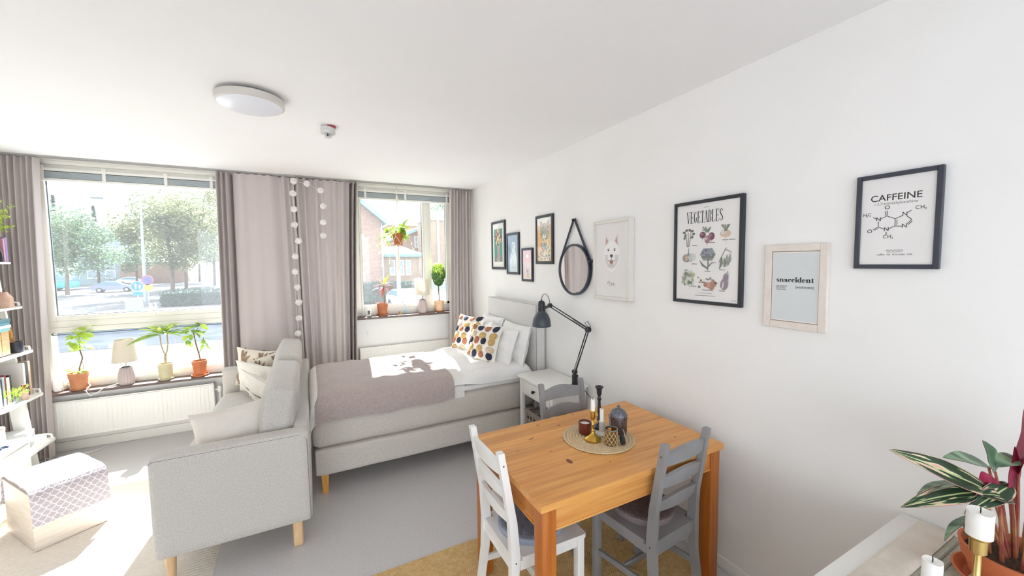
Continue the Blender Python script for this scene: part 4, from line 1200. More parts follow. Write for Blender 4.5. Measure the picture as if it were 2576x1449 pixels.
# leopard of flowers
p = Pic('black framed leopard print made of colourful flowers on peach', 3.162, 2.872, 1.63, 2.069, 0.02, 0.024, fr_black)
p.layer('print', [col('#f0c69a'), col('#c8c3bb'), col('#5f7077'), col('#e7b85a'), col('#dd7f6e'), col('#7ea07c'), col('#f2e6c7'), col('#8ea9b8'), col('#efb0a8'), col('#f5f0ea')])
f = p.fw/p.w; p.poly([(f, .055), (1-f, .055), (1-f, .945), (f, .945)], 0); p.poly([(f, .80), (1-f, .80), (1-f, .945), (f, .945)], 9)
p.poly([(.12, .06), (.90, .06), (.84, .34), (.68, .46), (.40, .46), (.22, .34)], 6)
p.ell(.52, .66, .27, .26, 1); p.poly([(.26, .72), (.27, .90), (.46, .82)], 1); p.poly([(.80, .72), (.78, .90), (.60, .82)], 1); p.poly([(.29, .77), (.295, .86), (.39, .81)], 8); p.poly([(.76, .77), (.755, .86), (.66, .81)], 8)
for i in range(260):
    x = r.uniform(.12, .90); y = r.uniform(.07, .44)
    if abs(x-.52) < .20+.22*(.46-y)/.4: p.ell(x, y, r.uniform(.014, .036), r.uniform(.012, .03), r.choice([3, 4, 5, 6, 7, 8, 2]), 7, r.random()*3)
for i in range(150):
    a = r.random()*6.28; q = sqrt(r.random()); x = .52+.26*q*cos(a); y = .66+.17*q*sin(a)
    p.ell(x, y, r.uniform(.008, .022), r.uniform(.008, .018), r.choice([2, 2, 3, 6, 7, 5]), 6, r.random()*3)
p.ell(.42, .70, .040, .03, 3); p.ell(.62, .70, .040, .03, 3); p.ell(.42, .70, .016, .022, 2); p.ell(.62, .70, .016, .022, 2)
p.ell(.52, .56, .10, .09, 9); p.poly([(.47, .60), (.57, .60), (.52, .56)], 2); p.line([(.52, .56), (.52, .52)], .014, 2); p.line([(.44, .51), (.52, .53), (.60, .51)], .012, 2)
p.poly([(.46, .44), (.58, .44), (.56, .30), (.48, .30)], 7)
p.end()
# dog portrait
p = Pic('deep white framed portrait of a smiling white dog', 2.294, 1.927, 1.38, 1.932, 0.045, 0.020, fr_white, inset=0.012)
p.layer('print', [col('#f3f0ef'), col('#dcd7d6'), col('#cfc9c7'), col('#c7a294'), col('#4b4142'), col('#b98478'), col('#9a9497'), col('#ebe7e5'), col('#a8625e'), col('#b9b4b6')])
p.poly([(.10, .13), (.88, .13), (.88, .88), (.10, .88)], 7)
p.ty = (0.10, 0.91)
hd = [(.285, .50), (.30, .43), (.36, .35), (.44, .29), (.505, .262), (.57, .29), (.65, .35), (.71, .43), (.725, .50), (.71, .60), (.67, .67), (.60, .70), (.40, .70), (.335, .67), (.30, .60)]
p.poly(hd, 0)
p.poly([(.32, .62), (.34, .79), (.44, .70)], 1); p.poly([(.69, .62), (.67, .80), (.57, .70)], 1); p.poly([(.345, .65), (.355, .76), (.41, .70)], 3); p.poly([(.665, .65), (.655, .77), (.60, .70)], 3)
for i in range(46):
    a = pi+pi*i/45; x = .505+.20*cos(a); y = .50+.19*sin(a); ex = .505+.165*cos(a); ey = .505+.14*sin(a)
    p.line([(ex, ey), (x, y)], [.016, .002], 1 if i % 3 else 9)
p.poly([(.33, .50), (.40, .52), (.43, .40), (.38, .38)], 1); p.poly([(.68, .50), (.61, .52), (.58, .40), (.63, .38)], 1)
for x in (.42, .59): p.ell(x, .575, .022, .017, 4); p.line([(x-.04, .585), (x, .60), (x+.04, .585)], .010, 6)
p.ell(.505, .60, .05, .13, 0)
p.ell(.505, .495, .046, .038, 6); p.ell(.505, .50, .034, .026, 4); p.line([(.505, .47), (.505, .445)], .010, 4)
p.line([(.42, .43), (.46, .425), (.505, .445), (.55, .425), (.59, .43)], .012, 4); p.poly([(.455, .425), (.555, .425), (.54, .395), (.505, .378), (.47, .395)], 8); p.poly([(.475, .41), (.535, .41), (.505, .385)], 5); p.line([(.45, .40), (.48, .375), (.505, .368), (.53, .375), (.56, .40)], .008, 4)
p.end()
p.ty = (0.02, 1.0)
p.layer('lettering', [ink_grey])
p.line([(.40, .17), (.42, .215), (.435, .18), (.455, .22), (.465, .175), (.48, .175)], .010); p.line([(.515, .19), (.50, .18), (.495, .172), (.51, .17), (.52, .19), (.525, .172), (.54, .172)], .008); p.line([(.555, .195), (.585, .17)], .009); p.line([(.585, .195), (.555, .17)], .007); p.ell(.605, .172, .006, .006)
p.line([(.42, .155), (.60, .158)], .004)
p.end()
# VEGETABLES poster
p = Pic('tall black framed VEGETABLES chart with nine drawn vegetables', 1.593, 1.187, 1.41, 1.971, 0.025, 0.018, fr_black)
VC = [col('#55555a'), col('#9a9a96'), col('#7d5464'), col('#a07a8a'), col('#d6b8a0'), col('#7d8576'), col('#8e9aa4'), col('#7f7c92'), col('#b08070'), col('#c79a8a'), col('#a9b585'), col('#968592'), col('#cfd2cd')]
p.layer('lettering', [ink, ink_grey])
def didone(p, word, x0, x1, y0, y1):
    n = len(word); cw = (x1-x0)/n; T = .0125; t_ = .0045; asp = p.w/p.h
    for i, ch in enumerate(word):
        a = x0+cw*i+cw*.12; b = x0+cw*(i+1)-cw*.12; m = (a+b)/2; mid = (y0+y1)/2
        st = lambda x: (p.line([(x, y0), (x, y1)], T), p.line([(x-.013, y0), (x+.013, y0)], t_), p.line([(x-.013, y1), (x+.013, y1)], t_))
        if ch == 'V': p.line([(a, y1), (m, y0)], T); p.line([(m, y0), (b, y1)], t_); p.line([(a-.012, y1), (a+.014, y1)], t_); p.line([(b-.014, y1), (b+.012, y1)], t_)
        elif ch == 'A': p.line([(a, y0), (m, y1)], t_); p.line([(m, y1), (b, y0)], T); p.line([(a+.008, y0+(y1-y0)*.35), (b-.008, y0+(y1-y0)*.35)], t_); p.line([(a-.012, y0), (a+.012, y0)], t_); p.line([(b-.014, y0), (b+.012, y0)], t_)
        elif ch in 'EL':
            st(a+.008); p.line([(a, y0), (b, y0)], t_); p.line([(b, y0), (b, y0+.022)], t_)
            if ch == 'E': p.line([(a, y1), (b, y1)], t_); p.line([(b, y1), (b, y1-.022)], t_); p.line([(a, mid), (b-.008, mid)], t_); p.line([(b-.008, mid-.01), (b-.008, mid+.01)], t_)
        elif ch == 'T': st(m); p.line([(a, y1), (b, y1)], t_); p.line([(a, y1), (a, y1-.022)], t_); p.line([(b, y1), (b, y1-.022)], t_)
        elif ch == 'G':
            p.line([(b-.004, y1-.02), (m+.006, y1-.002), (m-.006, y1-.004), (a+.006, y1-.03), (a+.004, mid), (a+.006, y0+.03), (m-.004, y0+.003), (m+.006, y0+.003), (b-.006, y0+.02), (b-.006, mid-.005)], [t_, t_, .009, T, T, T, .009, t_, .010, .010]); p.line([(m+.002, mid-.005), (b+.004, mid-.005)], t_)
        elif ch == 'B':
            st(a+.008)
            for q0, q1 in ((mid, y1), (y0, mid)): p.line([(a, q1), (m+.004, q1), (b-.003, q1-.015), (b-.003, q0+.015), (m+.004, q0), (a, q0)], [t_, t_, T, T, t_, t_])
        elif ch == 'S':
            p.line([(b-.002, y1-.025), (b-.006, y1-.008), (m, y1-.001), (a+.006, y1-.012), (a+.005, y1-.035), (m, mid), (b-.004, y0+.035), (b-.005, y0+.012), (m, y0+.001), (a+.006, y0+.008), (a+.002, y0+.025)], [.006, .006, .006, T, T, T, T, T, .006, .006, .006])
didone(p, 'VEGETABLES', .20, .735, .785, .895)
for x, y, wds in ((.33, .565, 1), (.59, .585, 1), (.77, .605, 1), (.86, .605, 1), (.33, .385, 1), (.53, .315, 1), (.74, .33, 1), (.33, .165, 1), (.50, .135, 1), (.58, .135, 1), (.74, .135, 1)):
    p.line([(x-.04, y), (x-.025, y+.006), (x-.01, y), (x+.005, y+.005), (x+.02, y), (x+.04, y+.003)], .006, 0)
p.line([(.35, .08), (.65, .085)], .005, 1); p.line([(.40, .105), (.60, .108)], .004, 1); p.line([(.46, .925), (.54, .928)], .004, 1); p.line([(.86, .055), (.93, .056)], .004, 1)
p.end()
p.layer('drawing', VC)
def stalk(x, y, x2, y2, w0=.012, w1=.006, c_=5): p.line([(x, y), ((x+x2)/2+.006, (y+y2)/2), (x2, y2)], [w0, (w0+w1)/2, w1], c_)
# celery
for dx in (-.014, 0, .014): stalk(.225+dx, .555, .225+dx*3.2, .70, .014, .010, 1)
for x, y in ((.16, .70), (.18, .67), (.20, .72), (.25, .72), (.29, .71), (.31, .68), (.17, .645), (.285, .65)): p.ell(x, y, .026, .018, 5, 7, r.random()*3); p.ell(x+.01, y+.004, .010, .008, 0, 5)
# beetroots
for x, y, rx, ry, c_ in ((.45, .665, .046, .044, 2), (.58, .648, .045, .050, 2), (.52, .62, .040, .052, 3)):
    p.ell(x, y, rx, ry, c_, 16); p.ell(x-.015, y+.008, rx*.4, ry*.4, 3 if c_ == 2 else 4, 10); p.line([(x, y-ry*.6), (x-.01, y-ry*1.25)], [.008, .002], 2)
for i in range(9): stalk(.52+r.uniform(-.03, .03), .685, .51+r.uniform(-.07, .08), .728+r.uniform(-.015, .015), .007, .016, r.choice([5, 1, 5]))
# turnip
p.ell(.77, .665, .072, .046, 4, 18); p.ell(.75, .675, .04, .022, 12, 10); p.line([(.77, .635), (.775, .60), (.78, .565)], [.014, .006, .002], 4)
for i in range(7): stalk(.77+r.uniform(-.02, .02), .685, .765+r.uniform(-.07, .07), .735+r.uniform(-.015, .015), .007, .016, 5)
# onion / garlic
p.ell(.20, .445, .060, .055, 1, 16); p.ell(.29, .455, .065, .052, 12, 16); p.ell(.205, .445, .02, .05, 4, 10); p.line([(.235, .47), (.235, .51), (.24, .545)], [.03, .014, .008], 1)
for i in range(5): p.line([(.20+i*.022, .405), (.215+i*.014, .49)], .003, 0)
# artichoke
for j in range(5):
    for i in range(6):
        ax_, ay_ = .445+.034*i+.017*(j % 2), .435+.021*j
        if ((ax_-.537)/.10)**2+((ay_-.477)/.062)**2 < 1: p.ell(ax_, ay_, .026, .024, r.choice([6, 7, 5, 1, 6]), 9, 0); p.line([(ax_-.016, ay_), (ax_, ay_+.012), (ax_+.016, ay_)], .003, 0)
p.line([(.535, .43), (.54, .38), (.535, .33)], .016, 5); p.line([(.53, .345), (.46, .375), (.41, .425)], [.016, .03, .004], 5); p.line([(.54, .36), (.60, .40), (.66, .395)], [.014, .02, .004], 1)
# peas
for a_, b_2 in (((.73, .45), (.70, .34)), ((.80, .47), (.775, .355)), ((.84, .48), (.81, .37)), ((.765, .44), (.76, .36))): p.line([a_, ((a_[0]+b_2[0])/2+.012, (a_[1]+b_2[1])/2), b_2], [.010, .040, .010], r.choice([5, 1]))
p.line([(.69, .40), (.76, .50), (.79, .535)], .007, 0); p.line([(.78, .52), (.86, .49)], .006, 0)
# lettuce
for i in range(34):
    a = r.random()*6.28; q = sqrt(r.random()); p.ell(.23+.09*q*cos(a), .245+.085*q*sin(a), r.uniform(.02, .04), r.uniform(.015, .03), r.choice([12, 1, 10, 12, 5]), 8, r.random()*3)
# tomatoes
for x, y, q in ((.55, .185, .044), (.62, .20, .044), (.595, .165, .036), (.505, .185, .028)): p.ell(x, y, q, q*.9, r.choice([8, 9]), 14); p.ell(x-.012, y+.01, q*.3, q*.3, 9, 8)
for i in range(14): p.ell(.40+.02*i, .225+r.uniform(-.02, .03), .014, .012, r.choice([0, 1, 8, 5]), 7)
p.ell(.415, .165, .022, .018, 1, 10); p.ell(.415, .165, .009, .008, 0, 8)
# aubergine
p.ell(.77, .20, .052, .075, 11, 16, -.15); p.ell(.79, .26, .035, .06, 11, 14, -.2); p.ell(.755, .19, .012, .05, 12, 10, -.15); p.line([(.80, .285), (.815, .325)], [.022, .006], 1)
p.end()
# snaccident
p = Pic('ornate white framed word print reading snaccident', 1.081, 0.830, 1.338, 1.713, 0.02, 0.030, mat('frame_cream', '#dfd4cb', '#e6dcd3', rough=0.5, scale=30), inset=0.006)
p.layer('bead_line', [col('#8a6a45')])
a_, b_2, c_2, d_2 = .125, .875, .085, .915
asp = p.w/p.h
for q in ([(a_, c_2), (b_2, c_2)], [(b_2, c_2), (b_2, d_2)], [(b_2, d_2), (a_, d_2)], [(a_, d_2), (a_, c_2)]): p.line(q, .010)
p.end()
p.layer('print', [col('#d7dadb')]); p.poly([(.145, .10), (.855, .10), (.855, .90), (.145, .90)]); p.end()
p.layer('lettering', [ink, ink_grey])
def fat(p, word, x0, x1, y, h):
    """fat-face lowercase built from thick and thin strokes"""
    ws = dict(s=.8, n=1.15, a=1.0, c=.85, i=.6, d=1.1, e=.9, t=.7); tot = sum(ws[c_] for c_ in word); k = (x1-x0)/tot; x = x0; T = .024; t_ = .006
    for ch in word:
        w_ = ws[ch]*k; a = x+w_*.10; b = x+w_*.90; m = (a+b)/2
        arc = lambda cx, rx, ang0, ang1, th, n=14: p.line([(cx+rx*cos(ang0+(ang1-ang0)*i/n), y+h/2+h/2*sin(ang0+(ang1-ang0)*i/n)) for i in range(n+1)], [th(ang0+(ang1-ang0)*i/n) for i in range(n+1)])
        thick_l = lambda g: t_+(T-t_)*max(0, -cos(g))**1.2
        if ch == 's': p.line([(b, y+h*.72), (b-.004, y+h*.92), (m, y+h*.99), (a+.006, y+h*.86), (a+.006, y+h*.68), (m, y+h*.5), (b-.004, y+h*.30), (b-.006, y+h*.12), (m, y+h*.01), (a+.004, y+h*.08), (a, y+h*.28)], [.006, .008, .008, .014, T*.8, T*.9, T*.8, .014, .008, .008, .006])
        elif ch == 'n': p.line([(a+.010, y), (a+.010, y+h)], T); p.line([(b-.012, y), (b-.012, y+h*.72), (b-.018, y+h*.93), (m+.004, y+h*.98), (a+.016, y+h*.75)], [T, T, T*.8, .010, t_]); p.line([(a-.004, y), (a+.026, y)], t_); p.line([(b-.028, y), (b+.004, y)], t_); p.line([(a-.004, y+h), (a+.010, y+h)], t_)
        elif ch in 'ce':
            arc(m, (b-a)/2-.006, radians(40), radians(320), thick_l)
            if ch == 'c': p.ell(b-.010, y+h*.78, .013, .013)
            else: p.line([(a+.006, y+h*.52), (b-.004, y+h*.52)], t_); arc(m, (b-a)/2-.006, radians(-5), radians(60), lambda g: .014)
        elif ch == 'a': p.line([(b-.016, y+.001), (b-.016, y+h*.75), (b-.022, y+h*.94), (m, y+h*.99), (a+.008, y+h*.82)], [T, T, T*.7, .008, .010]); p.ell(a+.012, y+h*.78, .012, .012); p.line([(b-.02, y+h*.58), (m-.004, y+h*.52), (a+.008, y+h*.28), (m-.008, y+h*.03), (b-.02, y+h*.15)], [t_, .008, T*.9, .010, t_]); p.line([(b-.016, y), (b+.006, y)], t_)
        elif ch == 'i': p.line([(m, y), (m, y+h)], T); p.line([(m-.016, y), (m+.016, y)], t_); p.line([(m-.016, y+h), (m, y+h)], t_); p.ell(m, y+h*1.38, .015, .015)
        elif ch == 'd': arc(m-.006, (b-a)/2-.010, radians(20), radians(340), thick_l); p.line([(b-.014, y), (b-.014, y+h*1.6)], T); p.line([(b-.030, y+h*1.6), (b-.014, y+h*1.6)], t_); p.line([(b-.014, y), (b+.006, y)], t_)
        elif ch == 't': p.line([(m, y+h*1.35), (m, y+h*.12), (m+.012, y+.002), (b, y+h*.15)], [T*.7, T, .014, t_]); p.line([(a, y+h), (b, y+h)], t_)
        x += w_
fat(p, 'snaccident', .20, .80, .555, .036)
for i, (q, wq) in enumerate(((.500, .17), (.480, .14), (.460, .17))):
    p.text(('eating a healthy meal', 'out of the pantry', 'entirely by mistake')[i], .20, q, .030, 0, 0.01, .72, 'LEFT')
p.text('[snack-si-dent]', .80, .487, .052, 0, .012, .9, 'RIGHT')
p.end()
# CAFFEINE
p = Pic('dark slate framed CAFFEINE molecule print, farthest right', 0.746, 0.512, 1.608, 1.958, 0.02, 0.016, fr_slate)
p.layer('lettering', [ink, ink_grey])
p.text('CAFFEINE', .48, .715, .140, 0, .008, 1.0, 'CENTER', 1.0)
p.text('1,3,7-trimethylxanthine', .48, .672, .058, 1, 0, .95)
N_ = dict(N1=(.29, .52), C6=(.39, .555), C5=(.49, .52), C4=(.49, .445), N3=(.39, .41), C2=(.29, .445), N7=(.60, .555), C8=(.68, .50), N9=(.60, .435))
asp = p.w/p.h
def bond(a, b, cut0=.18, cut1=.18, wd=.009, off=0):
    a = Vector(N_[a] if isinstance(a, str) else a); b = Vector(N_[b] if isinstance(b, str) else b)
    d = b-a; nn = Vector((-d.y/asp, d.x*asp)); nn = nn/ max(1e-6, Vector((nn.x, nn.y/asp)).length)*off
    p.line([tuple(a+d*cut0+nn), tuple(b-d*cut1+nn)], wd)
bond('N1', 'C6', .25, .02); bond('C6', 'C5', .02, .02); bond('C5', 'C4', .02, .02); bond('C5', 'C4', .12, .12, .008, .022); bond('C4', 'N3', .02, .25); bond('N3', 'C2', .25, .02); bond('C2', 'N1', .02, .28)
bond('C5', 'N7', .02, .25); bond('N7', 'C8', .28, .02); bond('C8', 'N9', .02, .28); bond('C8', 'N9', .1, .34, .008, .02); bond('N9', 'C4', .25, .02)
bond('C6', (.39, .63), .04, .3); bond('C6', (.39, .63), .04, .3, .008, .018); bond('C2', (.20, .41), .04, .3); bond('C2', (.20, .41), .04, .3, .008, .018)
bond('N1', (.20, .56), .28, .25); bond('N3', (.39, .335), .28, .28); bond('N7', (.70, .61), .3, .3)
for s_, x, y in (('N', .29, .508), ('N', .39, .398), ('N', .60, .543), ('N', .60, .423), ('O', .39, .625), ('O', .185, .385)): p.text(s_, x, y, .085, 0, .006)
for s_, x, y in (('H', .115, .565), ('C', .175, .565), ('C', .375, .322), ('H', .43, .322), ('C', .735, .60), ('H', .79, .60)): p.text(s_, x, y, .075, 0, .003, .9)
for x, y in ((.143, .555), (.465, .312), (.825, .59)): p.text('3', x, y, .045, 0, .003)
p.line([(.40, .185), (.42, .20), (.44, .185), (.46, .20), (.48, .185), (.50, .20), (.52, .185), (.54, .20), (.56, .185), (.58, .20), (.60, .185)], .008, 1)
p.line([(.41, .175), (.59, .176)], .005, 1)
p.text('coffee  tea  chocolate  cola', .50, .142, .042, 1, 0, .9)
p.end()

# round mirror on a strap
def mirror():
    cy, cz, R = 2.56, 1.583, 0.205
    t = thing('round_mirror', 'round wall mirror with dark rim hanging from a leather strap', 'mirror', (WX, cy, cz))
    def disk(mb, prof, mi=0): mb.lathe(prof, n=64, mi=mi, M=TRS((WX-0.001, cy, cz), (0, radians(-90), 0)))
    m = MB(); disk(m, [(R-0.006, 0), (R, 0.002), (R, 0.030), (R-0.004, 0.033), (R-0.014, 0.031), (R-0.016, 0.020), (0, 0.019)]); build('rim', m, mat('mirror_rim', '#2f3744', rough=0.4), t)
    m = MB(); disk(m, [(R-0.015, 0.020), (R-0.017, 0.022), (0, 0.022)]); build('mirror_glass', m, mat('mirror_silver', '#f4f5f6', rough=0.01, metal=1.0), t)
    st = MB(); top = (cy, cz+0.405)
    for sg in (-1, 1):
        a = radians(28); tx = cy+sg*R*cos(a); tz = cz+R*sin(a)
        st.bar((WX-0.018, tx+sg*0.002, tz), (WX-0.018, top[0]+sg*0.004, top[1]), 0.024, 0.004, bev=0.001, up=(1, 0, 0))
        pts = [(cy+sg*(R+0.002)*cos(a-q*0.12), cz+(R+0.002)*sin(a-q*0.12)) for q in range(5)]
        for i in range(4): st.bar((WX-0.018, pts[i][0], pts[i][1]), (WX-0.018, pts[i+1][0], pts[i+1][1]), 0.024, 0.004, up=(1, 0, 0))
    build('strap', st, mat('strap_navy', '#262b38', rough=0.6), t)
    h = MB(); h.cyl((WX-0.001, cy, cz+0.395), (WX-0.034, cy, cz+0.395), 0.006, 14); h.cyl((WX-0.033, cy, cz+0.395), (WX-0.037, cy, cz+0.395), 0.010, 14); build('hook', h, black_metal, t)
    b = MB(); b.box((WX-0.034, cy-R-0.010, cz+0.055), (WX-0.004, cy-R+0.012, cz+0.075), bev=0.002); b.cyl((WX-0.03, cy-R*0.94-0.002, cz+0.10), (WX-0.038, cy-R*0.94-0.002, cz+0.10), 0.005, 10); build('buckle', b, mat('strap_navy', '#262b38'), t)
mirror()
# ------------------------------------------------------------------ white ladder shelf and what stands on it
SH = [(-2.060, 1.700, 0.16), (-2.020, 1.350, 0.20), (-1.985, 0.995, 0.24), (-1.950, 0.640, 0.28), (-1.905, 0.255, 0.32)]   # front x, top z, depth
LY0, LY1 = 4.03, 4.56
def ladder_shelf():
    t = thing('ladder_shelf', 'white ladder shelf leaning on the left wall beside the curtain', 'shelf', (-2.15, 4.3, 0))
    for y in (LY0+0.03, LY1-0.10):
        m = MB(); vs = []
        for x, z in ((-1.985, 0.0), (-2.075, 0.0), (-2.215, 1.80), (-2.125, 1.80)):
            vs.append((x, z))
        m.prism(vs, lambda s, q, d: (s, d, q), y, y+0.022); build('upright', m, gloss_white, t, normals=True, angle=20)
    for x, z, dp in SH:
        xb = x-dp
        m = MB(); c = 0.05; out = []
        for cx, cy, a0 in ((x-c, LY1-c, 0), (xb+0.01, LY1-0.01, 90), (xb+0.01, LY0+0.01, 180), (x-c, LY0+c, 270)):
            rr_ = c if cx == x-c else 0.01
            for k in range(6):
                a = radians(a0+90*k/5); out.append((cx+rr_*cos(a), cy+rr_*sin(a)))
        m.prism(out, lambda s, q, d: (s, q, d), z-0.016, z)
        b = build('shelf', m, gloss_white, t, normals=True, angle=30)
        # raised lip along the far end and back
        l = MB(); l.tube([(x-0.012, LY1-0.05, z+0.012), (x-0.030, LY1-0.020, z+0.030), (x-0.07, LY1-0.012, z+0.036), (xb+0.02, LY1-0.012, z+0.036), (xb+0.012, LY1-0.03, z+0.036), (xb+0.012, LY0+0.02, z+0.036)], 0.007, 8)
        l.box((xb+0.02, LY1-0.016, z), (x-0.06, LY1-0.008, z+0.036)); l.box((xb+0.008, LY0+0.02, z), (xb+0.016, LY1-0.02, z+0.036))
        build('lip', l, gloss_white, b)
ladder_shelf()
def book(label, c, w, d, h, col_, group, rz=0.0, ry=0.0):
    """c: centre of the base; w thickness along y, d depth along x, h height"""
    t = thing('book', label, 'book', c, group)
    cv = mat('cover_'+col_.strip('#'), col_, rough=0.55)
    m = MB(); m.box((-d/2, -w/2, 0), (d/2, -w/2+0.002, h)); m.box((-d/2, w/2-0.002, 0), (d/2, w/2, h)); m.box((d/2-0.002, -w/2+0.002, 0), (d/2, w/2-0.002, h))
    o1 = build('cover', m, cv, None); o2 = build('pages', MB().box((-d/2+0.004, -w/2+0.002, 0.003), (d/2-0.002, w/2-0.002, h-0.003)), mat('book_pages', '#e6dfd0', '#d9d1c0', rough=0.9, scale=200, stretch=(0.1, 3, 0.1)), None)
    for o in (o1, o2): o.parent = t
    t.rotation_euler = (0, ry, rz)
    return t
# shelf 1: bottle vase, two books, fern
z = SH[0][1]+0.0005
t = thing('bottle_vase', 'slim dark bottle on the top ladder shelf beside the fern', 'bottle', (-2.078, 4.435, z))
build('glass_body', MB().lathe([(0, 0), (0.020, 0), (0.022, 0.004), (0.021, 0.06), (0.009, 0.10), (0.008, 0.19), (0.011, 0.20), (0.008, 0.205), (0, 0.19)], (-2.078, 4.435, z), 20), mat('bottle_dark', '#2a2733', rough=0.2), t)
book('upright violet book on the top ladder shelf', (-2.128, 4.505, z), 0.022, 0.12, 0.19, '#8d78ad', 'books on the top ladder shelf')
book('upright pink book on the top ladder shelf, nearer the room', (-2.128, 4.480, z), 0.020, 0.12, 0.18, '#c78fa4', 'books on the top ladder shelf')
def fern():
    c = (-2.125, 4.345, z)
    t = thing('potted_fern', 'bright green feathery fern in a small white pot, top ladder shelf', 'plant', c)
    build('pot', MB().lathe([(0, 0), (0.038, 0), (0.05, 0.10), (0.046, 0.10), (0.043, 0.085), (0, 0.085)], c, 24), gloss_white, t)
    r = random.Random(9)
    for i in range(26):
        a = r.uniform(0, 6.28) if i > 15 else r.uniform(-0.2, 0.9)
        ln = r.uniform(.16, .30); m = MB(); up = r.uniform(.30, .52)
        pts = []
        for k in range(9):
            q = k/8; pts.append(Vector((c[0]+cos(a)*ln*q*0.55, c[1]+sin(a)*ln*q*0.8, c[2]+0.09+up*1.1*q-0.20*q*q)))
        m.tube(pts, 0.0012, 4)
        for k in range(2, 9):
            for sg in (-1, 1):
                for e in range(3):
                    d = Vector((r.uniform(-1, 1), r.uniform(-1, 1), r.uniform(-.3, .6))).normalized(); s_ = d.cross(Vector((0, 0, 1))).normalized()*0.004
                    p0 = pts[k]; m.add([p0, p0+d*0.016+s_, p0+d*0.032, p0+d*0.016-s_], [[0, 1, 2, 3]])
        build('frond', m, leaf_lime, t, angle=180)
fern()
# shelf 2: paper vase with flower
z = SH[1][1]+0.0005
t = thing('paper_bag_vase', 'pinkish kraft paper vase on the second ladder shelf', 'vase', (-2.075, 4.43, z))
m = MB()
def bag(a, b):
    ang = 2*pi*a; sx = math.copysign(abs(cos(ang))**0.5, cos(ang)); sy = math.copysign(abs(sin(ang))**0.5, sin(ang))
    k = 1 if b < 0.6 else 1-0.55*((b-0.6)/0.4)
    return (-2.075+0.042*sx*k+0.006*noise.noise(Vector((ang, b*5, 0))), 4.43+0.042*sy*k, z+0.12*b)
m.grid(bag, 24, 8, closed_u=True); m.lathe([(0.03, 0.0), (0, 0)], (-2.075, 4.43, z), 12); build('bag', m, mat('kraft_pink', '#c9a58f', '#d6b6a2', rough=0.9, scale=25), t)
m = MB(); m.tube([(-2.075, 4.43, z+0.1), (-2.07, 4.425, z+0.15)], 0.003, 6); m.tube([(-2.075, 4.43, z+0.1), (-2.06, 4.43, z+0.145), (-2.052, 4.435, z+0.17)], 0.002, 6); build('twig', m, bark, t)
t = thing('flower_bouquet', 'small deep pink bouquet on the second ladder shelf', 'flowers', (-2.10, 4.30, z))
m = MB(); m.lathe([(0, 0), (0.02, 0), (0.024, 0.05), (0.014, 0.06), (0.012, 0.05), (0, 0.05)], (-2.10, 4.30, z), 16); build('vase', m, gloss_white, t)
for i in range(7): m = MB(); m.blob((-2.10+RND.uniform(-.03, .03), 4.30+RND.uniform(-.02, .06), z+0.07+RND.uniform(0, .045)), 0.015, sub=2, amp=0.5, freq=4, seed=i); build('blossom', m, mat('blossom_pink', '#c4577a', '#d98aa2', rough=0.8, scale=60), t)
# shelf 3: wooden file boxes, teal books on top, black pot with dried stems
z = SH[2][1]+0.0005
wood_box = mat('pale_wood', '#d0ad7c', '#dcbd90', rough=0.6, scale=10, stretch=(1, 1, 8))
for i, y in enumerate((4.315, 4.225)):
    t = thing('file_box', ('pale wooden magazine file on the third ladder shelf, nearer the curtain', 'pale wooden magazine file on the third ladder shelf, nearer the room')[i], 'file box', (-2.10, y, z), 'wooden files on the third ladder shelf')
    m = MB(); m.box((-2.19, y-0.04, z), (-2.03, y+0.04, z+0.006)); m.box((-2.19, y-0.04, z), (-2.03, y-0.034, z+0.185)); m.box((-2.19, y+0.034, z), (-2.03, y+0.04, z+0.185)); m.box((-2.036, y-0.034, z), (-2.03, y+0.034, z+0.185)); m.box((-2.19, y-0.034, z), (-2.184, y+0.034, z+0.185)); build('box', m, wood_box, t)
for i, (dz, c_, lb) in enumerate(((0.0, '#8fc7cc', 'light teal book lying lowest on the wooden files'), (0.024, '#d9e2e0', 'white book lying second from below on the wooden files'), (0.046, '#5f9aa5', 'mid teal book lying third on the wooden files'), (0.070, '#3f6570', 'dark teal book lying on top of the pile on the wooden files'))):
    tb = thing('book', lb, 'book', (-2.105, 4.27, z+0.1855+dz), 'books lying on the wooden files')
    hh = 0.022 if i != 1 else 0.020
    cv = mat('cover_'+c_.strip('#'), c_, rough=0.55); m = MB(); q = 0.006*(i % 2)
    m.box((-2.185, 4.175+q, z+0.1857+dz), (-2.025+q, 4.365, z+0.1875+dz)); m.box((-2.185, 4.175+q, z+0.1855+dz+hh-0.002), (-2.025+q, 4.365, z+0.1855+dz+hh)); m.box((-2.027+q, 4.175+q, z+0.1875+dz), (-2.025+q, 4.365, z+0.1855+dz+hh-.002))
    build('cover', m, cv, tb); build('pages', MB().box((-2.182, 4.178+q, z+0.1875+dz), (-2.027+q, 4.362, z+0.1855+dz+hh-.002)), mat('book_pages', '#e6dfd0'), tb)
t = thing('dried_plant', 'small black pot of amber dried stems on the third ladder shelf', 'plant', (-2.045, 4.46, z))
build('pot', MB().lathe([(0, 0), (0.034, 0), (0.040, 0.085), (0.037, 0.085), (0.034, 0.07), (0, 0.07)], (-2.045, 4.46, z), 28), mat('pot_black', '#2b2c38', rough=0.5), t)
dr = mat('dried_amber', '#c98b3f', '#dda85e', rough=0.9, scale=40)
for i in range(24):
    a = RND.uniform(0, 6.28); q = Vector((-2.06+0.03*cos(a)*RND.random()-0.02, 4.455+0.03*sin(a), z+RND.uniform(.12, .21)))
    m = MB(); m.tube([(-2.05, 4.46, z+0.07), q], 0.001, 4); m.blob(q, (0.008, 0.008, 0.013), sub=1, amp=0.3, seed=i); build('dried_head', m, dr, t)
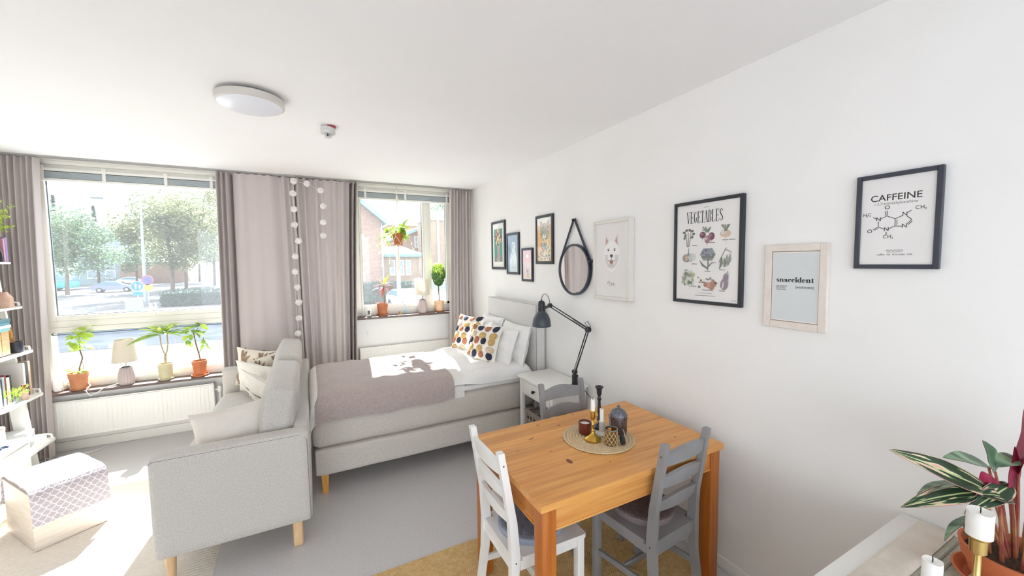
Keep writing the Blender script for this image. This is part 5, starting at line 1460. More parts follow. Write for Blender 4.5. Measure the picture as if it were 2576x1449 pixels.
# shelf 4: black tray frame, books, vases
z = SH[3][1]+0.0005
t = thing('picture_frame', 'dark thin picture frame leaning behind the books, fourth ladder shelf', 'picture', (-2.19, 4.30, z))
m = MB(); M = TRS((-2.185, 4.30, z), (0, radians(-8), 0))
for a, b in (((-.006, -.20, 0), (.006, -.185, .28)), ((-.006, .185, 0), (.006, .20, .28)), ((-.006, -.185, .265), (.006, .185, .28)), ((-.006, -.185, 0), (.006, .185, .015))): m.box(a, b, M=M)
build('frame', m, fr_black, t); build('print', MB().box((-.004, -.185, .015), (0, .185, .265), M=M), mat('print_grey', '#b9b5b4', '#cfcaca', rough=0.7, scale=6), t)
bx = [('#e9e6e4', .028, .19, 'white'), ('#5a3540', .022, .20, 'wine red'), ('#c9c4c4', .030, .21, 'pale grey'), ('#3b4656', .018, .20, 'navy'), ('#b9c4cc', .024, .215, 'ice blue'), ('#8b2f38', .016, .225, 'crimson'), ('#efe9e6', .034, .20, 'ivory'), ('#2d2a30', .020, .21, 'black')]
y = 4.11
for i, (c_, w_, h_, nm) in enumerate(bx):
    book('upright %s book in the row on the fourth ladder shelf' % nm, (-2.085, y+w_/2, z), w_, 0.13, h_, c_, 'books on the fourth ladder shelf'); y += w_+0.0015
for i, (c_, nm) in enumerate((('#d9d4d1', 'pale grey'), ('#2f2f36', 'charcoal'), ('#d8b59a', 'peach'))):
    book('tall %s folder at the curtain end of the fourth ladder shelf' % nm, (-2.10, 4.455+0.032*i, z), 0.026, 0.17, 0.27, c_, 'folders on the fourth ladder shelf')
t = thing('figurine', 'small rust and pink figurine in front of books, fourth ladder shelf', 'figurine', (-1.985, 4.37, z))
build('body', MB().lathe([(0, 0), (0.022, 0), (0.024, 0.02), (0.018, 0.05), (0.014, 0.07), (0.008, 0.075), (0, 0.076)], (-1.985, 4.37, z), 20), mat('figurine_pink', '#d9b5a8', rough=0.6), t)
m = MB(); m.blob((-1.985, 4.37, z+0.093), (0.016, 0.016, 0.020), sub=2); m.lathe([(0.017, 0.098), (0.012, 0.116), (0, 0.120)], (-1.985, 4.37, z), 16); build('head', m, mat('figurine_rust', '#9a5a44', rough=0.6), t)
t = thing('candle_lantern', 'tall white patterned candle at the room end of the fourth ladder shelf', 'candle', (-2.00, 4.075, z))
m = MB(); m.lathe([(0, 0), (0.034, 0), (0.034, 0.155), (0.030, 0.160), (0, 0.158)], (-2.00, 4.075, z), 28); build('wax', m, wax, t)
m = MB()
for i in range(9): a = i*0.7; m.blob((-2.00+0.0345*cos(a), 4.075+0.0345*sin(a), z+0.02+0.013*i), (0.004, 0.004, 0.005), sub=1)
build('decor', m, mat('decor_grey', '#8b8a94', rough=0.6), t)
vg = glass_mat('vase_glass', (0.95, 0.98, 0.96), 1.0)
for i, (vx, vy, lb) in enumerate(((-1.985, 4.20, 'little glass vase with lime sprigs beside the white candle'), (-1.98, 4.275, 'little glass vase with lime sprigs beside the rust figurine'))):
    c = (vx, vy, z); t = thing('bud_vase', lb, 'vase', c, 'glass bud vases with sprigs')
    build('glass', MB().lathe([(0, 0.001), (0.020, 0.0), (0.021, 0.006), (0.021, 0.045), (0.012, 0.055), (0.012, 0.062), (0.0105, 0.062), (0.0105, 0.055), (0.019, 0.044), (0.019, 0.006), (0, 0.005)], c, 24), vg, t)
    for k in range(9):
        a = k*2.4; e = Vector((vx+0.035*cos(a)+0.015, vy+0.05*sin(a), z+0.08+0.012*(k % 4)))
        m = MB(); m.tube([(vx, vy, z+0.02), (vx+0.4*(e.x-vx), vy+0.4*(e.y-vy), z+0.07), e], 0.001, 4)
        for q in range(5):
            b_a = q*1.256; d = Vector((0.2, cos(b_a), sin(b_a)))*0.011; s_ = Vector((0, -sin(b_a), cos(b_a)))*0.006
            m.add([e, e+d+s_, e+d*1.7, e+d-s_], [[0, 1, 2, 3]])
        build('sprig', m, leaf_lime, t, angle=180)
# shelf 5: white box, router
z = SH[4][1]+0.0005
o = build('storage_box', MB().box((-2.20, 4.12, z), (-1.98, 4.44, z+0.13), bev=0.006), mat('card_white', '#dfe0e0', rough=0.7), loc=(-2.1, 4.28, z)); tag(o, 'plain pale box on the lowest ladder shelf', 'box')
cb = MB(); r = random.Random(6); pts = []
for i in range(46):
    a = i*0.55; pts.append((-1.96+0.045*cos(a)+0.004*i*cos(a*0.13), 4.66+0.07*sin(a*0.9), 0.006+0.004*(i % 3)+0.0004*i))
cb.tube(pts, 0.0035, 6); cb.tube([(-1.92, 4.70, 0.005), (-1.80, 4.76, 0.005), (-1.74, 4.80, 0.005), (-1.70, 4.86, 0.006)], 0.0035, 6)
o = build('power_cable', cb, gloss_white, loc=(-1.95, 4.66, 0)); tag(o, 'tangle of white cable on the floor behind the ladder shelf foot', 'cable')

# ------------------------------------------------------------------ low white bench at the left edge
def bench():
    t = thing('low_cabinet', 'low white cabinet at the left edge in front of the ladder shelf', 'cabinet', (-2.0, 3.5, 0))
    build('top', MB().box((-2.26, 2.9, 0.425), (-1.80, 4.005, 0.450), bev=0.004), gloss_white, t)
    build('body', MB().box((-2.25, 2.92, 0.05), (-1.818, 3.99, 0.425), bev=0.003), gloss_white, t)
    d = build('drawer', MB().box((-1.818, 2.94, 0.215), (-1.803, 3.975, 0.415), bev=0.003), gloss_white, t)
    build('drawer', MB().box((-1.818, 2.94, 0.07), (-1.76, 3.975, 0.205), bev=0.003), gloss_white, t)
    for y in (2.96, 3.93): build('foot', MB().box((-2.22, y, 0.0), (-1.84, y+0.03, 0.05)), gloss_white, t)
bench()
t = thing('scissors', 'dark blue handled scissors lying on the low white cabinet', 'scissors', (-1.88, 3.84, 0.4505))
m = MB()
for dx in (0.0, 0.032): m.tube([(-1.872+dx*0.5+0.018*cos(a*pi/8), 3.80+dx+0.014*sin(a*pi/8), 0.456) for a in range(16)], 0.0045, 6, closed=True)
build('handles', m, mat('scissor_blue', '#1f3550', rough=0.4), t)
m = MB(); m.bar((-1.885, 3.815, 0.455), (-1.97, 3.86, 0.455), 0.009, 0.002); m.bar((-1.885, 3.835, 0.457), (-1.97, 3.84, 0.457), 0.009, 0.002); build('blades', m, steel, t)
t = thing('tin', 'pale pink and white tin on the low cabinet at the picture edge', 'tin', (-1.94, 3.93, 0.4505))
build('can', MB().lathe([(0, 0), (0.042, 0), (0.043, 0.003), (0.043, 0.09)], (-1.94, 3.93, 0.4505), 30), mat('tin_white', '#eee5e0', rough=0.4), t)
build('lid', MB().lathe([(0.044, 0.088), (0.045, 0.09), (0.045, 0.108), (0.043, 0.111), (0, 0.111)], (-1.94, 3.93, 0.4505), 30), mat('tin_pink', '#dcb9ae', rough=0.4), t)

# ------------------------------------------------------------------ storage box with a lavender blanket
U = Vector((0.794, 0.608, 0)); V = Vector((-0.608, 0.794, 0)); BA = Vector((-1.470, 3.195, 0.0))
BL, BD, BH = 0.315, 0.44, 0.335
def B3(u, v, z): return BA+U*u+V*v+Vector((0, 0, z))
def storage_box():
    t = thing('storage_ottoman', 'pale beige wooden storage box on the cream rug under a blanket', 'storage box', B3(BL/2, BD/2, 0.0095))
    wm_ = mat('box_beige', '#cfc3b6', '#dbd0c4', rough=0.55, scale=6, stretch=(1, 1, 8))
    M = Matrix((U, V, Vector((0, 0, 1)))).transposed().to_4x4(); M.translation = BA
    for a, b in (((0, 0, .0095), (BL, .014, BH)), ((0, BD-.014, .0095), (BL, BD, BH)), ((0, .014, .0095), (.014, BD-.014, BH)), ((BL-.014, .014, .0095), (BL, BD-.014, BH))):
        build('panel', MB().box(a, b, bev=0.002, seg=1, M=M), wm_, t)
    build('lid', MB().box((-.003, -.003, BH), (BL+.003, BD+.003, BH+.014), bev=0.003, M=M), wm_, t)
storage_box()
def scale_mat():
    m = bpy.data.materials.new('lavender_scales'); m.use_nodes = True; nt = m.node_tree; N, L = nt.nodes, nt.links
    b = N['Principled BSDF']; b.inputs['Roughness'].default_value = 1.0; b.inputs['Sheen Weight'].default_value = 0.3
    uv = N.new('ShaderNodeUVMap'); sx = N.new('ShaderNodeSeparateXYZ'); L.new(uv.outputs[0], sx.inputs[0])
    def mth(op, a, b_=None):
        n = N.new('ShaderNodeMath'); n.operation = op
        for i, q in enumerate((a, b_)):
            if q is None: continue
            if isinstance(q, (int, float)): n.inputs[i].default_value = q
            else: L.new(q, n.inputs[i])
        return n.outputs[0]
    u, v = sx.outputs[0], sx.outputs[1]
    row = mth('FLOOR', v); fv = mth('SUBTRACT', v, row)
    sh = mth('MULTIPLY', mth('MODULO', mth('ABSOLUTE', row), 2.0), 0.5)
    fu = mth('SUBTRACT', mth('FRACT', mth('ADD', u, sh)), 0.5)
    # scale edge: circle of radius .56 around the lower row centre, plus the neighbours
    fw = mth('SUBTRACT', 1.0, fv)
    d0 = mth('SQRT', mth('ADD', mth('MULTIPLY', mth('MULTIPLY', fu, fu), 4.0), mth('MULTIPLY', fw, fw)))
    e = mth('ABSOLUTE', mth('SUBTRACT', d0, 0.97))
    line = mth('LESS_THAN', e, 0.11)
    mx = N.new('ShaderNodeMixRGB'); mx.inputs[1].default_value = srgb('#aaa1a8'); mx.inputs[2].default_value = srgb('#d2cbcf'); L.new(line, mx.inputs[0])
    L.new(mx.outputs[0], b.inputs['Base Color'])
    nz = N.new('ShaderNodeTexNoise'); nz.inputs['Scale'].default_value = 300; bp_ = N.new('ShaderNodeBump'); bp_.inputs['Strength'].default_value = 0.4; bp_.inputs['Distance'].default_value = 0.005
    L.new(nz.outputs['Fac'], bp_.inputs['Height']); L.new(bp_.outputs['Normal'], b.inputs['Normal'])
    return m
def box_blanket():
    t = thing('fleece_blanket', 'lavender blanket with pale fish scale pattern folded over the storage box', 'blanket', B3(BL/2, BD/2, BH+0.015))
    sc_m = scale_mat()
    H0 = BH+0.016; drop = 0.185; wth = BL+0.012
    path = [(-0.020, H0-drop), (-0.019, H0-drop*0.6), (-0.017, H0-0.04), (-0.012, H0-0.008), (0.004, H0+0.012), (0.05, H0+0.022), (BD/2, H0+0.026), (BD-0.05, H0+0.022), (BD-0.004, H0+0.010), (BD+0.012, H0-0.010), (BD+0.018, H0-0.06), (BD+0.020, H0-0.17)]
    # arc length sampling
    P = [Vector((a, b)) for a, b in path]; ln = [0]
    for i in range(1, len(P)): ln.append(ln[-1]+(P[i]-P[i-1]).length)
    def at(s):
        for i in range(1, len(P)):
            if s <= ln[i] or i == len(P)-1:
                q = (s-ln[i-1])/(ln[i]-ln[i-1]); return P[i-1].lerp(P[i], q)
    T = ln[-1]; nu, nv = 50, 90; mb = MB(); uvs = []
    def surf(a, b, th):
        p = at(b*T); u = -0.006+wth*a
        bump = 0.004*noise.noise(Vector((u*14, b*8, 0)))
        inn = th
        c = Vector((BD/2, H0-0.1)); n2 = (p-c).normalized()
        if p.y > H0-0.02 and 0 < p.x < BD: n2 = Vector((0, 1))
        p = p+n2*(inn+bump)
        return B3(u+0.004*noise.noise(Vector((b*12, a*2, 3))), p.x, p.y)
    for th, flip in ((0.008, False), (0.0, True)):
        base = len(mb.v)
        mb.grid((lambda a, b: surf(a, b, th)) if not flip else (lambda a, b: surf(1-a, b, th)), nu, nv)
        for j in range(nv+1):
            for i in range(nu+1):
                a = i/nu if not flip else 1-i/nu; uvs.append((a*wth/0.038, j/nv*T/0.0235))
    n = nu+1; B = n*(nv+1)
    for j in range(nv):
        mb.f.append([(j+1)*n, j*n, B+j*n+nu, B+(j+1)*n+nu]); mb.m.append(0); mb.f.append([j*n+nu, (j+1)*n+nu, B+(j+1)*n, B+j*n]); mb.m.append(0)
    for i in range(nu):
        mb.f.append([i, i+1, B+nu-i-1, B+nu-i]); mb.m.append(0); k = nv*n; mb.f.append([k+i+1, k+i, B+k+nu-i, B+k+nu-i-1]); mb.m.append(0)
    build('blanket_cloth', mb, sc_m, t, uvs=uvs, normals=True, angle=70)
    # fluffy pile on the upper side; its paler colour paints in the sunlight
    f = MB(); r_ = random.Random(3)
    for i in range(14000):
        a = r_.random(); b = 0.36+0.30*r_.random() if False else (ln[3]/T+(ln[8]-ln[3])/T*r_.random())
        p = surf(a, b, 0.008); d = Vector((r_.uniform(-1, 1), r_.uniform(-1, 1), r_.uniform(.6, 1.6))).normalized()*r_.uniform(.003, .0065); s_ = Vector((r_.uniform(-1, 1), r_.uniform(-1, 1), 0)).normalized()*0.0013
        f.add([p-s_, p+s_, p+d], [[0, 1, 2]])
    o = build('fluff', f, mat('lavender_fluff_sunlit', '#d3cdd1', '#e1dbde', rough=1.0, scale=30), t, angle=180); o['kind'] = 'stuff'
box_blanket()

# ------------------------------------------------------------------ plants helpers
def leaf_mb(L_, W_, fold=0.15, curl=0.3, tip=1.0, n=8, mb=None, fn=None, wavy=0.0):
    """leaf along +Y from the origin, face up (+Z)"""
    mb = mb or MB()
    def f(a, b):
        w = W_/2*(sin(pi*b**0.85)**0.75)*(1-0.25*b*tip) if 0 < b < 1 else W_*0.03*(1-b)
        s = (a*2-1)
        return Vector((s*w, L_*b, -curl*L_*b*b+fold*abs(s)*w+wavy*w*sin(b*14+s*2)*abs(s)))
    g = (lambda a, b: fn(f(a, b))) if fn else f
    mb.grid(g, 4, n)
    return mb
def orient(p, d, roll=0.0):
    """matrix with +Y along d, +Z as upward as possible"""
    d = Vector(d).normalized(); z = Vector((0, 0, 1)); x = d.cross(z)
    if x.length < 1e-3: x = Vector((1, 0, 0))
    x.normalize(); z = x.cross(d)
    M = Matrix((x, d, z)).transposed().to_4x4(); M.translation = Vector(p)
    return M @ Matrix.Rotation(roll, 4, 'Y')
def place_leaf(src, parent, M, sc=1.0):
    c = src.copy(); COL.objects.link(c); c.parent = parent
    c.matrix_basis = Matrix.Translation(-parent.location) @ M @ Matrix.Scale(sc, 4)
    return c
class Leafer:
    def __init__(self, mb, m_, name='leaf'): self.mb = mb; self.m = m_; self.src = None; self.name = name
    def put(self, parent, M, sc=1.0):
        if self.src is None:
            o = build(self.name, self.mb, self.m, None, angle=180); o.parent = parent
            o.matrix_basis = Matrix.Translation(-parent.location) @ M @ Matrix.Scale(sc, 4); self.src = o; return o
        return place_leaf(self.src, parent, M, sc)
def flowerpot(t, c, rb, rt, h, m_, saucer=None, rim=0.0, soil_z=0.85, sm=None):
    z0 = 0.0
    if saucer:
        build('saucer', MB().lathe([(0, 0), (saucer*0.85, 0), (saucer, 0.016), (saucer*0.95, 0.018), (saucer*0.82, 0.006), (0, 0.005)], c, 32), sm or m_, t); z0 = 0.0055
    pr = [(0, z0), (rb, z0), (rb+0.002, z0+0.003)]
    if rim: pr += [(rt*0.93, h*0.72), (rt, h*0.73), (rt*1.02, h), (rt*0.94, h)]
    else: pr += [(rt, h-0.004), (rt, h), (rt*0.93, h)]
    pr += [(rt*0.88, h*soil_z), (0, h*soil_z)]
    build('pot', MB().lathe(pr, c, 36), m_, t)
    build('soil', MB().lathe([(rt*0.9, h*soil_z), (rt*0.6, h*soil_z+0.005), (0, h*soil_z+0.006)], c, 24), soil, t)

S1 = 0.5565; S2 = 1.0305
# plant 1: round leaved geranium like plant with a thin trunk
def plant_round():
    c = (-1.872, 4.866, S1)
    t = thing('potted_plant', 'terracotta pot with round lime leaves on one bare stem, left sill', 'plant', c, 'potted plants on the window sills')
    flowerpot(t, c, 0.048, 0.066, 0.155, terracotta, saucer=0.058, rim=1, sm=terracotta)
    top = Vector((-1.852, 4.875, 0.96))
    m = MB(); m.tube([(c[0]+0.005, c[1], c[2]+0.13), (c[0]+0.012, c[1], c[2]+0.20), (c[0]+0.034, c[1]+0.005, c[2]+0.28), top+Vector((0, 0, -0.05)), top], [0.007, 0.006, 0.005, 0.005, 0.004], 8); m.tube([(c[0]+0.034, c[1]+0.005, c[2]+0.25), (c[0]+0.036, c[1], c[2]+0.14)], 0.0022, 6); build('stem', m, bark, t)
    lf = Leafer(leaf_mb(0.050, 0.064, 0.12, 0.22, 0.2), leaf_lime)
    r = random.Random(2)
    for i in range(44):
        a = i*2.4; rr_ = r.uniform(.01, .062); zz = top.z+r.uniform(-.05, .12)+(0.06 if i%9==0 else 0)
        p = top+Vector((rr_*cos(a), rr_*sin(a)*0.7, zz-top.z))
        m = MB(); m.tube([top+Vector((0, 0, (zz-top.z)*0.4)), p], 0.0012, 4); build('leaf_stalk', m, leaf_lime, t)
        lf.put(t, orient(p, (cos(a), sin(a)*0.8, r.uniform(-.6, .35)), r.uniform(-.5, .5)), r.uniform(.7, 1.05))
    for i in range(26):
        a = i*2.4; p = Vector((c[0]+0.05*cos(a)*sqrt((i+1)/26), c[1]+0.05*sin(a)*sqrt((i+1)/26), c[2]+0.145+r.uniform(0, .045)))
        lf.put(t, orient(p, (cos(a), sin(a), r.uniform(-.1, .8)), r.uniform(-.5, .5)), r.uniform(.45, .8))
plant_round()
def plant_long():
    c = (-1.268, 4.866, S1)
    cp = mat('pot_beige', '#c5bd98', '#cfc8a6', rough=0.6, scale=12)
    t = thing('potted_plant', 'beige pot and saucer with long strap leaves on a forked stem', 'plant', c, 'potted plants on the window sills')
    flowerpot(t, c, 0.046, 0.060, 0.158, cp, saucer=0.06)
    f = Vector((-1.262, 4.868, S1+0.245)); A = Vector((-1.292, 4.862, S1+0.44)); B = Vector((-1.240, 4.87, S1+0.45))
    m = MB(); m.tube([(c[0]+0.005, c[1], c[2]+0.13), (c[0]+0.003, c[1], c[2]+0.2), f], [0.012, 0.010, 0.011], 10); build('stem', m, pale_stem, t)
    for e, k in ((A, -1), (B, 1)): m = MB(); m.tube([f, f+Vector((0.014*k, 0, 0.03)), f.lerp(e, 0.5)+Vector((0.012*k, 0, 0)), e], [0.006, 0.005, 0.005, 0.005], 8); build('branch', m, pale_stem, t)
    lf = Leafer(leaf_mb(0.19, 0.040, 0.2, 0.45, 0.8, n=12), leaf_green); lf2 = Leafer(leaf_mb(0.16, 0.042, 0.2, 0.2, 0.8, n=12), leaf_lime)
    r = random.Random(5)
    for e in (A, B):
        for i in range(15):
            a = i*2.4+(0.6 if e is A else 0); el = 0.25+0.55*(i/13)
            (lf if i < 6 else lf2).put(t, orient(e+Vector((0, 0, 0.002*i)), (cos(a), sin(a)*0.5, el-0.1), r.uniform(-.4, .4)), r.uniform(.65, 1.05))
    # one long hanging leaf to the left
    lf.put(t, orient(A, (-1, -0.25, 0.0), 0.9), 1.25)
plant_long()
def plant_ficus():
    c = (-1.005, 4.864, S1)
    t = thing('potted_plant', 'orange terracotta pot and saucer with broad leaves, right end of left sill', 'plant', c, 'potted plants on the window sills')
    flowerpot(t, c, 0.045, 0.062, 0.155, mat('terracotta_orange', '#c06f42', '#cd8156', rough=0.75, scale=14), saucer=0.072, rim=1)
    pts = [Vector((c[0]+0.012, c[1], c[2]+0.13)), Vector((c[0]+0.0, c[1], c[2]+0.22)), Vector((c[0]-0.018, c[1], c[2]+0.32)), Vector((c[0]-0.03, c[1], c[2]+0.43))]
    m = MB(); m.tube(pts, [0.006, 0.006, 0.006, 0.004], 8); m.tube([pts[1], pts[1]+Vector((0.03, 0, .08)), pts[1]+Vector((0.045, 0, .16))], 0.003, 6); build('stem', m, bark, t)
    lf = Leafer(leaf_mb(0.085, 0.056, 0.15, 0.28, 0.6), leaf_green); lf2 = Leafer(leaf_mb(0.08, 0.056, 0.15, 0.3, 0.6), leaf_lime)
    r = random.Random(8)
    for i in range(20):
        a = i*2.4; p = pts[3]+Vector((r.uniform(-.05, .08), r.uniform(-.03, .03), r.uniform(-.03, .10)))
        m = MB(); m.tube([pts[3], p], 0.001, 4); build('leaf_stalk', m, leaf_green, t)
        (lf if i % 3 else lf2).put(t, orient(p, (cos(a)*1.2, sin(a)*0.6, r.uniform(-.5, .3)), r.uniform(-.5, .5)), r.uniform(.7, 1.15))
    q = pts[1]+Vector((0.045, 0, .16))
    for i in range(9): a = i*2.4; lf.put(t, orient(q+Vector((0, 0, -.01*i)), (cos(a), sin(a)*.6, r.uniform(-.7, .2)), r.uniform(-.5, .5)), r.uniform(.6, .9))
    for i in range(4): lf.put(t, orient(pts[3]+Vector((-0.07+0.01*i, -.01, -.02-.02*i)), (-0.6+0.4*i, -.2, -0.9), 0.3), .8)
plant_ficus()
def sill_lamp(label, c, rb, hb, zs0, zs1, rs0, rs1, warm):
    t = thing('table_lamp', label, 'lamp', c, 'grooved ceramic sill lamps')
    bm_ = mat('lamp_mauve_ceramic', '#b9aaa6', '#c2b4b0', rough=0.6, scale=14); n = 16
    m = MB()
    def fn(a, b):
        ang = 2*pi*a; g = 1-0.055*max(0, cos(n*ang))**4
        z = hb*b; k = (0.86+0.14*sin(min(1, b/0.35)*pi/2)) if b < 0.35 else 1.0-0.34*((b-0.35)/0.65)**2.2
        if b > 0.97: k *= 0.75
        return (c[0]+rb*k*g*cos(ang), c[1]+rb*k*g*sin(ang), c[2]+z)
    m.grid(fn, n*6, 16, closed_u=True); m.lathe([(rb*0.62, 0.0), (0, 0)], c, 24); m.lathe([(rb*0.5, hb), (0, hb)], c, 24)
    build('base', m, bm_, t)
    m = MB(); m.cyl((c[0], c[1], c[2]+hb), (c[0], c[1], zs0+0.03), 0.009, 12); build('neck', m, gloss_white, t)
    m = MB(); N_ = 48
    m.lathe([(rs0, zs0-c[2]), (rs1, zs1-c[2]), (rs1-0.002, zs1-c[2]), (rs0-0.002, zs0-c[2]), (rs0, zs0-c[2])], c, N_)
    build('shade', m, mat('lampshade_cream', '#e9e0d0', '#ede5d7', rough=0.9, scale=80, translucent=0.3), t)
    m = MB(); m.blob((c[0], c[1], zs0+0.06), 0.026, sub=2); build('bulb', m, mat('bulb_white', '#f2efe8'), t)
    return t
sill_lamp('table lamp with cream shade and grooved mauve base, left sill', (-1.552, 4.868, S1), 0.062, 0.165, 0.772, 0.975, 0.096, 0.068, True)
sill_lamp('table lamp with cream shade and grooved mauve base, small window sill', (1.252, 4.868, S2), 0.060, 0.172, 1.255, 1.447, 0.092, 0.073, True)
cb = MB(); cb.tube([(-1.61, 4.872, S1+0.012), (-1.66, 4.83, S1+0.006), (-1.69, 4.79, S1+0.004), (-1.73, 4.781, S1-0.03), (-1.775, 4.781, S1-0.05), (-1.80, 4.783, S1-0.005), (-1.80, 4.80, S1+0.012), (-1.79, 4.84, S1+0.03), (-1.83, 4.905, S1+0.05), (-1.95, 4.925, S1+0.045), (-2.0, 4.91, S1+0.035)], 0.0042, 8)
o = build('lamp_cord', cb, gloss_white, loc=(-1.75, 4.80, S1)); tag(o, 'white lamp cord looping over the edge of the left sill', 'cord')
b_ = MB(); b_.box((-2.045, 4.875, S1), (-1.975, 4.935, S1+0.10), bev=0.008, seg=3); b_.box((-2.03, 4.865, S1), (-1.985, 4.876, S1+0.028), bev=0.003)
o = build('socket_adapter', b_, gloss_white, loc=(-2.0, 4.9, S1)); tag(o, 'white plastic power adapter box at the left end of the big sill', 'adapter')

# right sill
def croton():
    c = (0.768, 4.866, S2)
    t = thing('potted_plant', 'terracotta pot on a saucer with red and yellow croton leaves', 'plant', c, 'potted plants on the window sills')
    flowerpot(t, c, 0.048, 0.063, 0.150, mat('terracotta_red', '#ae6641', '#bd7a56', rough=0.75, scale=14), saucer=0.072, rim=1)
    top = Vector((c[0]+0.022, c[1], S2+0.36)); m = MB(); m.tube([(c[0]+0.025, c[1], c[2]+0.12), top], 0.0045, 8); build('stem', m, bark, t)
    cr = mat('croton_red', '#a83b3c', '#cf6a58', rough=0.45, scale=14, translucent=0.3, rand=0.15); cy = mat('croton_yellow', '#d9a21c', '#e6bc45', rough=0.45, scale=16, translucent=0.3); cp_ = mat('croton_pink', '#d88a86', '#c9675f', rough=0.45, scale=14, translucent=0.3)
    A = Leafer(leaf_mb(0.125, 0.034, 0.25, 0.40, 0.6, n=10), cr); B = Leafer(leaf_mb(0.125, 0.036, 0.25, 0.05, 0.6, n=10), cy); C_ = Leafer(leaf_mb(0.12, 0.03, 0.25, 0.35, 0.6, n=10), cp_)
    for i, (dx, dy, dz, k, s_) in enumerate(((-1, -.2, .15, C_, 1.1), (-.8, -.4, -.35, C_, 1.1), (-.35, -.5, -.6, A, .95), (1, -.2, -.05, A, 1.05), (.8, -.4, -.5, C_, 1.15), (.55, -.5, -.7, C_, 1.0), (.9, .2, .2, A, 1.1), (-.9, .3, .3, A, 1), (.5, .2, 1.0, B, 1.25), (-.5, -.1, .9, C_, 1.05), (.1, -.4, .5, B, .8), (.35, .5, .1, A, 1), (-.4, .6, .0, A, 1), (1.0, -.1, .45, C_, .9))):
        k.put(t, orient(top+Vector((0, 0, 0.004*i-0.03)), (dx, dy*0.6, dz), 0.2*(i % 3-1)), s_)
croton()
def schefflera():
    c = (1.468, 4.868, S2)
    t = thing('potted_plant', 'peach pot with a small topiary tree of dark glossy leaves', 'plant', c, 'potted plants on the window sills')
    flowerpot(t, c, 0.043, 0.060, 0.142, terracotta_pale, saucer=0.056, rim=1, sm=terracotta)
    m = MB(); m.tube([(c[0]+0.004, c[1], c[2]+0.12), (c[0], c[1], c[2]+0.25), (c[0]+0.002, c[1], c[2]+0.42), (c[0], c[1], c[2]+0.60)], [0.0065, 0.006, 0.005, 0.002], 8); m.tube([(c[0]-0.012, c[1], c[2]+0.12), (c[0]-0.008, c[1], c[2]+0.33)], 0.003, 6); build('trunk', m, bark, t)
    # whorls of leaflets
    def whorl(n, L_, W_):
        mb = MB()
        for i in range(n):
            a = 2*pi*i/n; M = Matrix.Rotation(a, 4, 'Z') @ Matrix.Translation(Vector((0, 0.006, 0))) @ Matrix.Rotation(radians(-22), 4, 'X')
            leaf_mb(L_, W_, 0.15, 0.25, 0.4, n=5, mb=mb, fn=lambda p, M=M: M @ p)
        return mb
    A = Leafer(whorl(7, 0.058, 0.021), leaf_deep); B = Leafer(whorl(7, 0.055, 0.020), leaf_lime)
    r = random.Random(12); cz = c[2]+0.475
    for i in range(64):
        a = i*2.39996; u = 1-2*(i+0.5)/64; rr_ = sqrt(1-u*u)
        p = Vector((c[0]+0.088*rr_*cos(a), c[1]+0.075*rr_*sin(a), cz+0.155*u)); d = Vector((cos(a)*rr_, sin(a)*rr_, u+0.25)).normalized()
        M = d.to_track_quat('Z', 'Y').to_matrix().to_4x4(); M.translation = p
        (B if (u > 0.25 and r.random() < .75) or r.random() < .15 else A).put(t, M, r.uniform(.75, 1.05))
schefflera()
t = thing('thermometer', 'tiny white digital thermometer with dark display, left end of small sill', 'thermometer', (0.615, 4.87, S2))
M = TRS((0.612, 4.862, S2+0.001), (radians(-8), 0, radians(-12)))
build('case', MB().box((-.026, -.010, 0), (.026, .010, .082), bev=0.004, M=M), gloss_white, t); build('display', MB().box((-.014, -.0112, .022), (.014, -.0098, .068), M=M), mat('lcd_dark', '#4a4642', rough=0.2), t)
m = MB(); m.tube([(0.592, 4.85, S2+0.012), (0.575, 4.80, S2+0.006), (0.572, 4.785, S2-0.03), (0.574, 4.80, S2-0.14), (0.59, 4.9, S2-0.22), (0.615, 4.912, S2-0.20), (0.60, 4.912, S2-0.18)], 0.0022, 6); build('probe_wire', m, gloss_white, t)
# glass ornaments
gl = glass_mat('ornament_glass', (0.93, 0.97, 0.99), 1.3)
c = (1.03, 4.862, S2); t = thing('glass_ornament', 'clear glass ornament holding a blue drop, middle of small sill', 'ornament', c)
m = MB(); m.box((c[0]-.026, c[1]-.014, S2), (c[0]+.026, c[1]+.014, S2+0.008), bev=0.002); m.box((c[0]-.024, c[1]-.010, S2+.008), (c[0]+.024, c[1]+.010, S2+.075), bev=0.003); build('glass_block', m, gl, t)
m = MB(); m.lathe([(0, 0), (0.010, 0.006), (0.012, 0.014), (0.004, 0.036), (0, 0.048)], (c[0], c[1]-0.0125, S2+0.014), 16, M=None); build('blue_drop', m, mat('drop_blue', '#7fb3cc', rough=0.2), t)
m = MB(); m.tube([(c[0]+.006, c[1]+.004, S2+.074), (c[0]+.008, c[1]+.004, S2+.12), (c[0]+.002, c[1]+.004, S2+.17)], 0.0018, 6); m.blob((c[0]-.012, c[1]+.004, S2+.15), (.018, .004, .02), sub=2); m.blob((c[0]-.004, c[1]+.004, S2+.115), (.014, .004, .016), sub=2); build('glass_figure', m, gl, t)
c = (0.972, 4.858, S2); t = thing('tealight_holder', 'tiny brass and glass tealight holder next to the glass ornament', 'candle holder', c)
build('cup', MB().lathe([(0, 0), (0.016, 0), (0.018, 0.004), (0.010, 0.010), (0.012, 0.036), (0.010, 0.036), (0.008, 0.014), (0, 0.012)], c, 18), brass, t)

